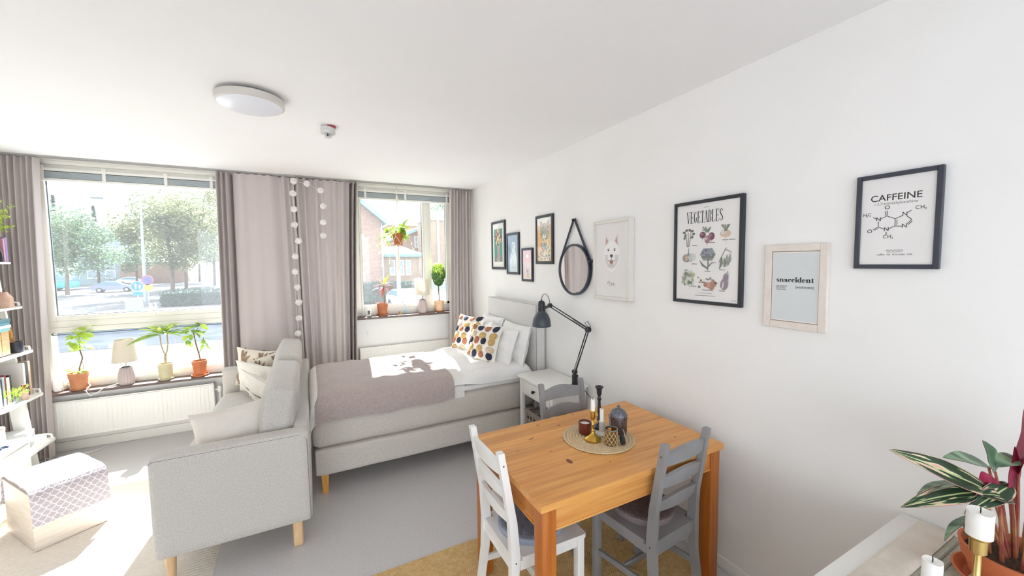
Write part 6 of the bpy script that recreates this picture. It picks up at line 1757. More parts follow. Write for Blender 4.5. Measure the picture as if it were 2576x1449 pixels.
# hanging planter
def hanging():
    c = Vector((0.942, 4.69, 1.868))
    t = thing('hanging_planter', 'white macrame hanger with a terracotta pot of trailing lime pothos', 'plant', (c.x, c.y, 1.87))
    cord = mat('macrame_cotton', '#e3dbcd', '#ece5d9', rough=0.95, scale=60)
    hk = MB(); hk.cyl((c.x, c.y, 2.515), (c.x, c.y, CEIL), 0.003, 8); hk.tube([(c.x+0.010*cos(a*pi/8), c.y, 2.508+0.010*sin(a*pi/8)) for a in range(16)], 0.002, 6, closed=True); build('hook', hk, steel, t)
    build('pot', MB().lathe([(0, 0.006), (0.046, 0.006), (0.058, 0.098), (0.066, 0.099), (0.068, 0.135), (0.062, 0.135), (0.058, 0.11), (0, 0.11)], c, 36), mat('terracotta_shade', '#b5653f', '#c2724b', rough=0.8, scale=12), t)
    build('saucer', MB().lathe([(0, -0.004), (0.050, -0.004), (0.056, 0.014), (0.053, 0.015), (0.047, 0.003), (0, 0.002)], c, 32), terracotta, t)
    build('soil', MB().lathe([(0.060, 0.112), (0, 0.118)], c, 20), soil, t)
    top = Vector((c.x, c.y, 2.40))
    m = MB(); m.tube([(c.x, c.y, 2.505), (c.x, c.y, 2.40)], [0.004, 0.007], 8); m.lathe([(0.006, -0.03), (0.013, -0.015), (0.013, 0.015), (0.006, 0.03)], top, 10); build('knot', m, cord, t)
    for i in range(4):
        a = pi/4+i*pi/2+0.25; e = c+Vector((0.073*cos(a), 0.073*sin(a), 0.10)); k = c+Vector((0.056*cos(a), 0.056*sin(a), 0.06))
        m = MB(); m.tube([top, e, ], 0.0022, 6)
        a1, a2 = a-pi/4, a+pi/4
        for aa in (a1, a2): m.tube([e, c+Vector((0.066*cos((a+aa)/2), 0.066*sin((a+aa)/2), 0.06)), c+Vector((0.058*cos(aa), 0.058*sin(aa), 0.012)), c+Vector((0.01*cos(aa), 0.01*sin(aa), -0.012))], 0.0024, 6)
        build('cord', m, cord, t)
    m = MB(); r = random.Random(4); m.blob(c+Vector((0, 0, -0.018)), (0.012, 0.012, 0.014), sub=2)
    for i in range(14):
        a = i*2.4; m.tube([c+Vector((0, 0, -0.02)), c+Vector((0.012*cos(a)-0.004, 0.012*sin(a), -0.15)), c+Vector((0.010*cos(a)-0.008, 0.010*sin(a), -0.30-0.02*r.random()))], 0.0018, 5)
    build('tassel', m, cord, t)
    m = MB(); m.tube([c+Vector((-0.05, -0.02, 0)), c+Vector((-0.10, -0.03, -0.12)), c+Vector((-0.095, -0.03, -0.20))], 0.0016, 5); m.lathe([(0.004, 0.0), (0.014, -0.05), (0.020, -0.10), (0, -0.10)], c+Vector((-0.095, -0.03, -0.16)), 12); build('tassel', m, cord, t)
    A = Leafer(leaf_mb(0.095, 0.066, 0.12, 0.30, 0.9), leaf_lime); B = Leafer(leaf_mb(0.090, 0.064, 0.12, 0.35, 0.9), leaf_green); w_ = Leafer(leaf_mb(0.06, 0.034, 0.12, 0.2, 0.9), mat('leaf_cream', '#dfe3c0', '#c9d69a', rough=0.5, scale=20, translucent=0.4))
    for i in range(58):
        a = r.uniform(0, 6.28); q = r.uniform(.02, .16); 
        if cos(a) > 0.3 and q > .10: q *= 0.6
        p = c+Vector((q*cos(a)*1.15-0.02, q*sin(a)*0.7, 0.13+r.uniform(-.02, .12)-1.1*max(0, q-.06)))
        m = MB(); m.tube([c+Vector((0.02*cos(a), 0.02*sin(a), 0.12)), c+Vector((q*cos(a)*0.7, q*sin(a)*0.5, 0.19)), p], 0.0013, 4); build('leaf_stalk', m, leaf_lime, t)
        (A if r.random() < .62 else B).put(t, orient(p, (cos(a), sin(a)*0.7-0.2, r.uniform(-.8, .5)), r.uniform(-.6, .6)), r.uniform(.6, 1.05))
    B.put(t, orient(c+Vector((0.055, -0.02, 0.21)), (0.35, -0.1, 1.0), 0.5), 1.35)
    for vx in ((0.09, -0.03, 0.10), (-0.14, -0.02, 0.04), (-0.17, -0.02, 0.06)):
        p0 = c+Vector((0.05*(1 if vx[0] > 0 else -1), -.01, .13)); p1 = c+Vector(vx); p2 = p1+Vector((0.05 if vx[0] > 0 else -0.06, 0, -0.06)); p3 = p2+Vector((0.01, 0, -0.07))
        m = MB(); m.tube([p0, p1, p2, p3], 0.0013, 5); build('vine', m, leaf_lime, t)
        for p, k in ((p1, A), (p2, w_), (p3, w_)): k.put(t, orient(p, (r.uniform(-1, 1), -.3, -.6), r.uniform(-.5, .5)), .75)
hanging()
# ------------------------------------------------------------------ console at the lower right, runner, candles, big plant
CZ = 0.713
def console():
    t = thing('console_table', 'white console at the lower right corner against the wall', 'console', (1.5, 0.15, 0))
    build('top', MB().box((1.02, -0.55, CZ-0.03), (1.905, 0.572, CZ), bev=0.004), gloss_white, t)
    build('side_panel', MB().box((1.05, 0.53, 0.0), (1.89, 0.555, CZ-0.03), bev=0.002), gloss_white, t)
    build('side_panel', MB().box((1.05, -0.53, 0.0), (1.89, -0.505, CZ-0.03), bev=0.002), gloss_white, t)
    build('door', MB().box((1.035, -0.50, 0.06), (1.055, 0.525, CZ-0.04), bev=0.003), gloss_white, t)
    build('back_panel', MB().box((1.87, -0.505, 0.05), (1.885, 0.53, CZ-0.03)), gloss_white, t)
console()
run_a = mat('runner_beige', '#d5cabb', '#e1d8cb', rough=0.95, scale=14, contrast=(0.3, 0.7), bump=0.25, bscale=260)
run_b = mat('runner_sage', '#aaa996', '#b9b8a6', rough=0.95, scale=120, bump=0.3, bscale=300)
def runner():
    t = thing('table_runner', 'beige and sage woven runner lying on the white console', 'table runner', (1.5, 0.2, CZ))
    def sheet(y0, y1, nm, m_, amp, seed, z0, x1=1.885):
        mb = MB(); nx, ny = 60, 24
        def f(a, b, off):
            x = 1.10+(x1-1.10)*a; y = y0+(y1-y0)*b
            w = amp*max(0, noise.noise(Vector((x*7+y*5, y*9, seed))))+amp*0.5*max(0, noise.noise(Vector((x*16-y*9, y*12, seed+2))))
            e = min(1, min(a, 1-a)*12, min(b, 1-b)*8)
            return (x+0.008*noise.noise(Vector((y*14, seed, 0))), y+0.006*noise.noise(Vector((x*11, seed, 1)))*e, CZ+z0+w*e+off)
        mb.grid(lambda a, b: f(a, b, 0.0025), nx, ny); mb.grid(lambda a, b: f(1-a, b, 0.0), nx, ny)
        build(nm, mb, m_, t, angle=80)
    sheet(0.04, 0.455, 'sage_field', run_b, 0.003, 1, 0.0008)
    sheet(0.435, 0.520, 'beige_border', run_a, 0.016, 5, 0.0042)
    st = MB()
    for y in (0.415, 0.395): st.box((1.11, y, CZ+0.0045), (1.87, y+0.005, CZ+0.0062))
    build('stripe', st, mat('runner_stripe', '#8f8d80', rough=0.95), t)
runner()
RZ = CZ+0.0075
def brass_candle(label, c, ztop, r, lab2):
    t = thing('candlestick', label, 'candlestick', (c[0], c[1], RZ))
    pal = mat('brass_pale', '#cfae6c', '#dcc288', rough=0.28, metal=1.0, scale=6)
    h = ztop-0.063-RZ
    build('foot', MB().lathe([(0, 0), (0.045, 0), (0.046, 0.005), (0.040, 0.010), (0.016, 0.018), (0.009, 0.028)], (c[0], c[1], RZ), 32), pal, t)
    build('stem', MB().lathe([(0.009, 0.026), (0.012, 0.034), (0.008, 0.042), (0.007, h*0.45), (0.012, h*0.5), (0.012, h*0.56), (0.007, h*0.6), (0.007, h-0.03), (0.011, h-0.044)], (c[0], c[1], RZ), 24), pal, t)
    build('cup', MB().lathe([(0.008, h-0.046), (r*0.62, h-0.040), (r*0.64, h-0.008), (r*0.80, h-0.004), (r*0.80, h), (0, h)], (c[0], c[1], RZ), 28), pal, t)
    candle(lab2, c, r*0.95, RZ+h+0.0005, ztop, c[0])
brass_candle('brass candlestick with a thick stub, in front of the big red green plant', (1.418, 0.288), 1.036, 0.0245, 'thick white candle stub in front of the big red green plant')
brass_candle('lower brass candlestick at the bottom edge of the picture, left of the plant', (1.243, 0.318), 0.955, 0.0185, 'white candle top at the bottom edge of the picture')

def var_leaf_mat():
    m = bpy.data.materials.new('variegated_leaf'); m.use_nodes = True; nt = m.node_tree; N, L = nt.nodes, nt.links
    b = N['Principled BSDF']; b.inputs['Roughness'].default_value = 0.35
    uv = N.new('ShaderNodeUVMap'); oi = N.new('ShaderNodeObjectInfo'); sp_ = N.new('ShaderNodeSeparateXYZ'); L.new(uv.outputs[0], sp_.inputs[0])
    # slanted coordinate: streaks run from the midrib outwards and forwards
    def mth(op, a, b_=None, c_=None):
        n = N.new('ShaderNodeMath'); n.operation = op
        for i, q in enumerate((a, b_, c_)):
            if q is None: continue
            if isinstance(q, (int, float)): n.inputs[i].default_value = q
            else: L.new(q, n.inputs[i])
        return n.outputs[0]
    ax = mth('ABSOLUTE', sp_.outputs[0])
    sl = mth('SUBTRACT', sp_.outputs[1], mth('MULTIPLY', ax, 0.22))
    cb_ = N.new('ShaderNodeCombineXYZ'); L.new(mth('MULTIPLY', sp_.outputs[0], 2.3), cb_.inputs[0]); L.new(mth('MULTIPLY', sl, 1.9), cb_.inputs[1]); L.new(mth('MULTIPLY', oi.outputs['Random'], 37.0), cb_.inputs[2])
    nz = N.new('ShaderNodeTexNoise'); nz.inputs['Scale'].default_value = 1.4; nz.inputs['Detail'].default_value = 1.5; L.new(cb_.outputs[0], nz.inputs['Vector'])
    rp = N.new('ShaderNodeValToRGB'); rp.color_ramp.interpolation = 'LINEAR'
    e = rp.color_ramp.elements; e[0].position = 0.0; e[0].color = srgb('#1f3424'); e[1].position = 1.0; e[1].color = srgb('#e8bfae')
    for p_, c_ in ((0.53, '#263f2a'), (0.565, '#5c7a4c'), (0.60, '#d8d2a4'), (0.66, '#e2b8a4'), (0.72, '#d98f92')):
        q = e.new(p_); q.color = srgb(c_)
    L.new(nz.outputs['Fac'], rp.inputs['Fac'])
    mid = mth('LESS_THAN', ax, 0.07)
    mx = N.new('ShaderNodeMixRGB'); L.new(mid, mx.inputs[0]); L.new(rp.outputs[0], mx.inputs[1]); mx.inputs[2].default_value = srgb('#b9c78c')
    edge = mth('GREATER_THAN', ax, 0.955); mx2 = N.new('ShaderNodeMixRGB'); L.new(edge, mx2.inputs[0]); L.new(mx.outputs[0], mx2.inputs[1]); mx2.inputs[2].default_value = srgb('#d8a5a0')
    L.new(mx2.outputs[0], b.inputs['Base Color'])
    return m
def big_plant():
    c = (1.70, 0.275, RZ)
    t = thing('potted_plant', 'big terracotta pot with long green, cream and crimson striped leaves', 'plant', c)
    tc = mat('terracotta_warm', '#bb6238', '#cf774c', rough=0.75, scale=5, contrast=(0.3, 0.7), bump=0.1, bscale=30)
    build('saucer', MB().lathe([(0, 0), (0.095, 0), (0.120, 0.028), (0.115, 0.030), (0.095, 0.010), (0, 0.009)], c, 48), tc, t)
    build('pot', MB().lathe([(0, 0.0105), (0.078, 0.0105), (0.082, 0.014), (0.096, 0.070), (0.103, 0.073), (0.110, 0.112), (0.103, 0.112), (0.098, 0.085), (0, 0.085)], c, 56), tc, t)
    build('soil', MB().lathe([(0.098, 0.086), (0.05, 0.094), (0, 0.096)], c, 28), soil, t)
    top = var_leaf_mat(); under = mat('leaf_crimson', '#8e2440', '#b5395a', rough=0.45, scale=9, stretch=(1, 6, 1), translucent=0.2)
    green2 = mat('leaf_greygreen', '#4d6a52', '#8ba583', rough=0.4, scale=7, stretch=(8, 1, 1), contrast=(0.42, 0.66))
    stalk_m = mat('stalk_red', '#8a3a3a', '#a9744a', rough=0.5, scale=20)
    def leaf(b0, tip, W_, roll=0.0, sag=0.1, mats=None, fold=0.12, stem_from=None):
        b0 = Vector(b0); tip = Vector(tip); d = tip-b0; Ln = d.length; M = orient(b0, d, roll)
        mats = mats or (top, under); nu, nv = 8, 18; mb = MB(); uvs = []
        def f(a, b, off):
            s = a*2-1; w = W_/2*(sin(pi*min(1, b**0.8))**0.62)*(1-0.35*b**2) if 0 < b < 1 else 0.0008
            return M @ Vector((s*w, Ln*b, sag*Ln*(sin(pi*b)) + fold*abs(s)*w + 0.05*w*sin(b*11+s) + off))
        mb.grid(lambda a, b: f(a, b, 0.0006), nu, nv, 0); mb.grid(lambda a, b: f(1-a, b, -0.0006), nu, nv, 1)
        for k in range(2):
            for j in range(nv+1):
                for i in range(nu+1):
                    a = i/nu if k == 0 else 1-i/nu; uvs.append((a*2-1, j/nv))
        build('leaf', mb, list(mats), t, angle=180, uvs=uvs)
        r0 = Vector((c[0]+0.25*(b0.x-c[0]), c[1]+0.25*(b0.y-c[1]), c[2]+0.088))
        m = MB(); m.tube([r0, r0.lerp(b0, 0.55)+Vector((0, 0, 0.02)), b0], [0.0045, 0.004, 0.003], 6); build('stalk', m, stalk_m, t)
    # long leaf to the left, then its neighbours (base, tip, width)
    leaf((1.680, 0.325, 0.985), (1.425, 0.462, 1.112), 0.070, -0.85, 0.03)
    leaf((1.645, 0.345, 0.985), (1.452, 0.440, 0.948), 0.056, -0.6, 0.10)
    leaf((1.735, 0.300, 1.005), (1.590, 0.352, 0.935), 0.052, -0.6, 0.14)
    leaf((1.640, 0.350, 1.010), (1.490, 0.425, 0.962), 0.058, 0.3, 0.10, (green2, under))
    leaf((1.665, 0.350, 1.000), (1.530, 0.425, 0.935), 0.045, 0.6, 0.08)
    leaf((1.690, 0.335, 1.055), (1.575, 0.395, 1.082), 0.058, -0.3, 0.08, (green2, under))
    leaf((1.705, 0.325, 1.040), (1.672, 0.345, 1.130), 0.062, -1.1, 0.05, (green2, under))
    leaf((1.770, 0.300, 1.075), (1.690, 0.320, 1.060), 0.050, -0.3, 0.1, (green2, under))
    leaf((1.740, 0.290, 1.04), (1.775, 0.290, 1.255), 0.085, -1.2, -0.03, (under, under))
    leaf((1.725, 0.30, 0.97), (1.742, 0.30, 1.115), 0.050, 1.3, 0.02, (under, under))
    leaf((1.70, 0.32, 0.98), (1.66, 0.34, 1.045), 0.04, 1.0, 0.02, (under, under))
    leaf((1.640, 0.335, 0.925), (1.545, 0.375, 0.858), 0.036, 0.4, 0.10, (green2, under))
    leaf((1.648, 0.33, 0.945), (1.615, 0.352, 0.862), 0.034, 0.2, 0.12)
    leaf((1.80, 0.23, 1.03), (1.87, 0.16, 1.16), 0.07, 0.4, 0.06)
    leaf((1.76, 0.20, 1.02), (1.78, 0.02, 1.10), 0.07, 0.4, 0.06)
    leaf((1.66, 0.22, 1.00), (1.52, 0.05, 1.04), 0.065, -0.3, 0.08)
    leaf((1.70, 0.29, 0.975), (1.62, 0.335, 0.992), 0.045, -0.5, 0.10)
    r = random.Random(3)
    for i in range(9):
        a = i*0.7; m = MB(); b0 = Vector((c[0]+0.05*cos(a), c[1]+0.05*sin(a), c[2]+0.088)); m.tube([b0, b0+Vector((0.02*cos(a), 0.02*sin(a), r.uniform(.10, .2)))], [0.005, 0.0035], 6); build('stalk', m, stalk_m, t)
big_plant()

# ------------------------------------------------------------------ outside
GZ = -1.70
asph = mat('street_ground', '#58585b', '#636366', rough=1.0, scale=0.6, spec=0.05)
pave = mat('pavement', '#a5a29d', '#b0ada8', rough=1.0, scale=1.5, spec=0.05)
g = MB(); g.box((-160, 5.2, GZ-0.3), (140, 220, GZ))
o = build('street', g, asph); o['kind'] = 'structure'
g = MB(); g.box((-60, -60, GZ-0.31), (60, 5.2, GZ-0.01)); o = build('yard', g, mat('yard_paving', '#7b7b7f', '#88888c', rough=1.0, scale=1.0)); o['kind'] = 'structure'
g = MB(); g.box((-90, 21.8, GZ), (0.5, 33.5, GZ+0.012)); o = build('road', g, mat('road_shade_asphalt', '#30353d', '#3b4048', rough=1.0, scale=1.0, spec=0.02)); o['kind'] = 'structure'  # road strip; a band of shade is painted into its dark bluish colour
# outer wall of the own building below the window
o = build('facade', MB().box((-2.45, 4.93, GZ), (2.03, 5.13, -0.12)), mat('brick_dark', '#9a7f73', rough=0.9)); o['kind'] = 'structure'
g = MB(); g.box((-40, 10.0, GZ), (20, 18.5, GZ+0.10)); o = build('pavement', g, pave); o['kind'] = 'structure'
leaf_out = mat('tree_leaves', '#55624a', '#8d8e68', rough=0.6, scale=0.35, translucent=0.5, contrast=(0.35, 0.65))
leaf_out2 = mat('tree_leaves_dark', '#4b6450', '#6f8560', rough=0.6, scale=0.4, translucent=0.45)
bark_out = mat('tree_bark', '#4a3f3a', '#62554d', rough=0.95, scale=3)
def tree(label, x, y, h, rx, rz, seed, n=2600, m_=None, trunk=0.22, base=None, leaf_s=0.34, group='street trees beyond the road'):
    t = thing('street_tree', label, 'tree', (x, y, GZ), group)
    r = random.Random(seed); cz = h-rz
    m = MB(); m.tube([(x, y, GZ), (x+0.1, y, GZ+cz*0.4), (x+r.uniform(-.3, .3), y, GZ+cz), (x, y, GZ+h*0.86)], [trunk, trunk*0.75, trunk*0.55, 0.04], 8)
    for i in range(7):
        a = i*2.4; z0 = GZ+cz*r.uniform(.65, 1.0); m.tube([(x, y, z0), (x+rx*.35*cos(a), y+rx*.35*sin(a), z0+rz*0.4), (x+rx*.75*cos(a), y+rx*.75*sin(a), z0+rz*0.75)], [trunk*0.4, trunk*0.25, 0.03], 5)
    build('trunk', m, bark_out, t)
    f = MB(); cl = []
    for i in range(34):
        a = r.uniform(0, 6.28); u = r.uniform(-1, 1); q = r.random()**0.4
        cl.append((Vector((x+rx*q*sqrt(1-u*u)*cos(a), y+rx*q*sqrt(1-u*u)*sin(a), GZ+cz+rz*q*u*0.95)), r.uniform(.26, .46)*rx))
    for i in range(int(n*2.8)):
        c_, cr_ = r.choice(cl); d = Vector((r.gauss(0, 1), r.gauss(0, 1), r.gauss(0, 1))).normalized()
        p = c_+d*cr_*r.uniform(.6, 1.0)
        u = Vector((r.uniform(-1, 1), r.uniform(-1, 1), r.uniform(-.5, .5))).normalized(); v = u.cross(d+Vector((0, 0, .3))).normalized(); s = leaf_s*r.uniform(.6, 1.2)
        f.add([p-u*s*.5, p+v*s*.32, p+u*s*.5, p-v*s*.32], [[0, 1, 2, 3]])
    o = build('foliage', f, m_ or leaf_out, t, angle=180); o['kind'] = 'stuff'
tree('nearest street tree with broad pale crown, right of the lamp post', -13.4, 55.5, 11.5, 4.3, 4.1, 1, 4200)
tree('tall street tree behind the nearest one, third from the left', -15.6, 71, 13.2, 4.2, 4.7, 2, 3400)
tree('rightmost street tree in the big window, by the curtain', -14.2, 82, 16.2, 4.4, 6.2, 3, 3600)
tree('low broad street tree left of the lamp post', -26.5, 68, 10.8, 4.3, 4.2, 4, 3600, leaf_out2)
tree('street tree far back between the lamp post and spruces', -28.5, 97, 13.5, 4.2, 5.6, 5, 2600, leaf_out2, leaf_s=.42)
tree('street tree far back behind the rightmost ones', -20.5, 104, 19.5, 5.6, 7.5, 6, 2800, leaf_out2, leaf_s=.45)
tree('pale tree far behind the flat roofed brick block', 27.0, 84, 17.5, 4.2, 6.5, 7, 2600, leaf_out2, leaf_s=.40, group='trees behind the brick houses')
tree('pale tree at the left behind the gable roof', 5.0, 62, 12.6, 2.4, 3.2, 8, 1600, leaf_out2, leaf_s=.40, group='trees behind the brick houses')
def spruce(label, x, y, h, seed):
    t = thing('spruce', label, 'tree', (x, y, GZ), 'spruces at the left of the big window'); r = random.Random(seed)
    m = MB(); m.tube([(x, y, GZ), (x, y, GZ+h)], [0.22, 0.02], 7); build('trunk', m, bark_out, t)
    f = MB()
    for i in range(1300):
        q = r.random()**0.8; z = GZ+h*(0.12+0.88*q); ra = (1-q)*h*0.20*r.uniform(.4, 1.0)+0.05; a = r.uniform(0, 6.28)
        p = Vector((x+ra*cos(a), y+ra*sin(a), z-ra*0.35)); d = Vector((cos(a), sin(a), -.3)); v = Vector((-sin(a), cos(a), 0)); s = r.uniform(.35, .7)
        f.add([p-d*s, p+v*s*.22, p+d*s*.6, p-v*s*.22], [[0, 1, 2, 3]])
    o = build('needles', f, mat('spruce_needles', '#4a635c', '#64796f', rough=0.8, scale=1, translucent=0.3), t, angle=180); o['kind'] = 'stuff'
spruce('left spruce rising above the office block in the big window', -36.6, 92, 15.2, 1)
spruce('right, slightly lower spruce above the office block', -31.2, 90, 13.6, 2)

brick = None
def brick_mat(name, c1, c2, mo, sc):
    m = bpy.data.materials.new(name); m.use_nodes = True; nt = m.node_tree; N, L = nt.nodes, nt.links
    b = N['Principled BSDF']; b.inputs['Roughness'].default_value = 0.95
    tc = N.new('ShaderNodeTexCoord'); mp = N.new('ShaderNodeMapping'); mp.inputs['Rotation'].default_value = (radians(90), 0, 0); L.new(tc.outputs['Object'], mp.inputs['Vector'])
    bt = N.new('ShaderNodeTexBrick'); bt.inputs['Color1'].default_value = srgb(c1); bt.inputs['Color2'].default_value = srgb(c2); bt.inputs['Mortar'].default_value = srgb(mo); bt.inputs['Scale'].default_value = sc; bt.inputs['Mortar Size'].default_value = 0.012
    L.new(mp.outputs[0], bt.inputs['Vector']); L.new(bt.outputs['Color'], b.inputs['Base Color'])
    return m
brick_a = brick_mat('brick_pinkish', '#8a6f63', '#7d6156', '#94857a', 2.2); brick_b = brick_mat('brick_pale', '#97806f', '#8b7464', '#a0907f', 2.2)
teal = mat('roof_teal', '#6d8c8c', '#7a9796', rough=0.6, scale=2); flatroof = mat('roof_pale', '#d5d3cf', rough=0.8); tile = mat('roof_tile', '#c39a84', '#cda792', rough=0.9, scale=3)
winw = mat('far_window_white', '#f0efec', rough=0.5); wing = mat('far_window_glass', '#7f8c96', rough=0.15)
def far_window(t, x, y, z0, z1, w, mull=1):
    m = MB(); f = 0.09
    for a, b in (((x-w/2, z0), (x-w/2+f, z1)), ((x+w/2-f, z0), (x+w/2, z1)), ((x-w/2+f, z0), (x+w/2-f, z0+f)), ((x-w/2+f, z1-f), (x+w/2-f, z1))): m.box((a[0], y-0.07, a[1]), (b[0], y-0.005, b[1]))
    for i in range(mull): zz = z0+(z1-z0)*(i+1)/(mull+1); m.box((x-w/2+f, y-0.06, zz-0.03), (x+w/2-f, y-0.005, zz+0.03))
    o = build('window', m, winw, t); build('pane', MB().box((x-w/2+f, y-0.035, z0+f), (x+w/2-f, y-0.004, z1-f)), wing, o)
def house_gable():
    t = thing('brick_house', 'brick gable house filling the left of the small window', 'house', (1.7, 36, GZ))
    m = MB(); m.prism([(-2.4, GZ), (5.75, GZ), (5.75, 5.45), (1.7, 8.75), (-2.4, 5.45)], lambda s, q, d: (s, d, q), 36, 48); build('wall', m, brick_a, t, normals=True, angle=10)
    m = MB()
    for sx in (1, -1):
        x0 = 1.7; x1 = 1.7+sx*4.5; z1 = 5.08
        m.add([(x0, 35.5, 9.18), (x1, 35.5, z1+0.42), (x1, 48.5, z1+0.42), (x0, 48.5, 9.18), (x0, 35.5, 8.76), (x1, 35.5, z1), (x1, 48.5, z1), (x0, 48.5, 8.76)], [[0, 1, 2, 3], [7, 6, 5, 4], [0, 4, 5, 1], [1, 5, 6, 2], [2, 6, 7, 3], [3, 7, 4, 0]])
    build('roof', m, teal, t, normals=True, angle=20)
    far_window(t, 4.0, 36, 2.4, 4.2, 0.7); far_window(t, 3.95, 36, -1.0, 0.9, 0.75)
    m = MB(); m.cyl((5.82, 35.9, GZ), (5.82, 35.9, 5.2), 0.06, 8); build('downpipe', m, grey_steel, t)
house_gable()
def annex():
    t = thing('brick_annex', 'low flat roofed brick annex with three white windows', 'house', (8.2, 40, GZ))
    build('wall', MB().box((5.9, 40, GZ), (10.1, 47, 2.5)), brick_b, t)
    build('gutter', MB().box((5.85, 39.6, 2.30), (10.4, 40, 2.62), bev=0.03), teal, t)
    m = MB(); m.add([(5.85, 39.6, 2.62), (10.4, 39.6, 2.62), (10.0, 47, 3.6), (5.85, 47, 3.6)], [[0, 1, 2, 3]]); m.add([(5.85, 47, 2.6), (10.0, 47, 2.6), (10.0, 47, 3.6), (5.85, 47, 3.6)], [[0, 1, 2, 3]]); build('roof', m, flatroof, t)
    for x in (7.38, 8.27, 8.94): far_window(t, x, 40, 0.45, 2.0, 0.52)
    m = MB(); m.cyl((6.55, 39.9, GZ), (6.55, 39.9, 2.3), 0.05, 8); build('downpipe', m, grey_steel, t)
annex()
def house_right():
    t = thing('brick_house', 'long brick house with teal eaves behind the annex', 'house', (15, 52, GZ))
    m = MB(); m.box((10.9, 52, GZ), (26, 62, 5.4)); m.add([(10.9, 52, 5.4), (14.2, 52, 6.7), (26, 52, 6.7), (26, 52, 5.4)], [[0, 1, 2, 3]]); build('wall', m, brick_a, t)
    m = MB(); m.add([(10.4, 51.4, 5.25), (14.2, 51.4, 6.85), (14.2, 62, 6.85), (10.4, 62, 5.25), (10.4, 51.4, 4.85), (14.2, 51.4, 6.45), (14.2, 62, 6.45), (10.4, 62, 4.85)], [[0, 1, 2, 3], [7, 6, 5, 4], [0, 4, 5, 1], [1, 5, 6, 2], [2, 6, 7, 3], [3, 7, 4, 0]]); build('roof', m, teal, t, angle=20)
    for x in (12.8, 13.5): far_window(t, x, 52, 3.75, 5.2, 0.48)
    for x in (11.9, 13.2): far_window(t, x, 52, 0.2, 2.0, 0.6)
house_right()
def block():
    t = thing('brick_block', 'tall flat roofed brick block with white drainpipe at the right', 'house', (18, 46, GZ))
    build('wall', MB().box((12.75, 46, GZ), (22, 51, 6.75)), brick_b, t)
    build('parapet', MB().box((12.6, 45.8, 6.75), (22.1, 51, 7.15), bev=0.03), flatroof, t)
    m = MB(); m.cyl((13.95, 45.9, GZ), (13.95, 45.9, 6.75), 0.14, 10); build('drainpipe', m, winw, t)
    build('roof_hood', MB().lathe([(0, 1.15), (0.4, 1.0), (1.2, 0.55), (1.2, 0.4), (0.7, 0.35), (0.7, 0), (0, 0)], (15.4, 48.5, 7.15), 16), flatroof, t)
block()
def far_house():
    t = thing('tile_roof_house', 'far house with pale red hipped roof above the annex', 'house', (17.6, 75, GZ))
    build('wall', MB().box((13.6, 75, GZ), (21.5, 84, 8.7)), brick_b, t)
    m = MB(); m.add([(13.2, 74.6, 8.7), (21.9, 74.6, 8.7), (21.9, 84.4, 8.7), (13.2, 84.4, 8.7), (17.2, 79, 11.0), (18.4, 79, 11.0)], [[0, 1, 5, 4], [1, 2, 5], [2, 3, 4, 5], [3, 0, 4], [3, 2, 1, 0]]); build('roof', m, tile, t, angle=10)
far_house()
def office():
    t = thing('office_block', 'pale blue grey office block behind the spruces', 'building', (-36, 106, GZ))
    build('wall', MB().box((-50, 106, GZ), (-33.2, 116, 9.0)), mat('office_wall', '#74828a', '#808d94', rough=0.8, scale=0.5), t)
    for i in range(5):
        for j in range(4): far_window(t, -35.0-2.6*i, 106, -0.6+2.4*j, 1.0+2.4*j, 1.5, 0)
office()
o = build('brick_shed', MB().box((-33.0, 104, GZ), (-23.0, 110, 2.6), bev=0.05), brick_a, loc=(-28, 107, GZ)); tag(o, 'low reddish building far behind the street trees', 'building')
def hedge(label, x0, x1, y0, y1, h, seed):
    t = thing('hedge', label, 'hedge', ((x0+x1)/2, (y0+y1)/2, GZ)); r = random.Random(seed)
    hm = mat('hedge_dark', '#303d3a', '#46544e', rough=0.8, scale=2, translucent=0.2)
    m = MB(); softbox(m, (x0, y0, GZ), (x1, y1, GZ+h*0.92), 0.25, n=8, wr=0.06, seed=seed); build('core', m, mat('hedge_core', '#33403a', rough=1.0), t)
    f = MB()
    for i in range(int(900*(x1-x0)/5)):
        s_ = r.random(); p = Vector((r.uniform(x0, x1), y0-0.02 if s_ < .6 else r.uniform(y0, y1), GZ+r.uniform(0.05, h) if s_ < .6 else GZ+h*r.uniform(.9, 1.03)))
        u = Vector((r.uniform(-1, 1), r.uniform(-.6, .2), r.uniform(-1, 1))).normalized(); v = u.cross(Vector((0, -1, .4))).normalized(); q = r.uniform(.06, .14)
        f.add([p-u*q, p+v*q*.6, p+u*q, p-v*q*.6], [[0, 1, 2, 3]])
    o = build('leaves', f, hm, t, angle=180); o['kind'] = 'stuff'
hedge('clipped dark hedge in front of the brick houses', 2.6, 13.5, 34.2, 35.2, 1.75, 1)
hedge('low dark shrubs under the street trees, right part of big window', -11.0, -5.0, 42.0, 47.0, 1.25, 2)
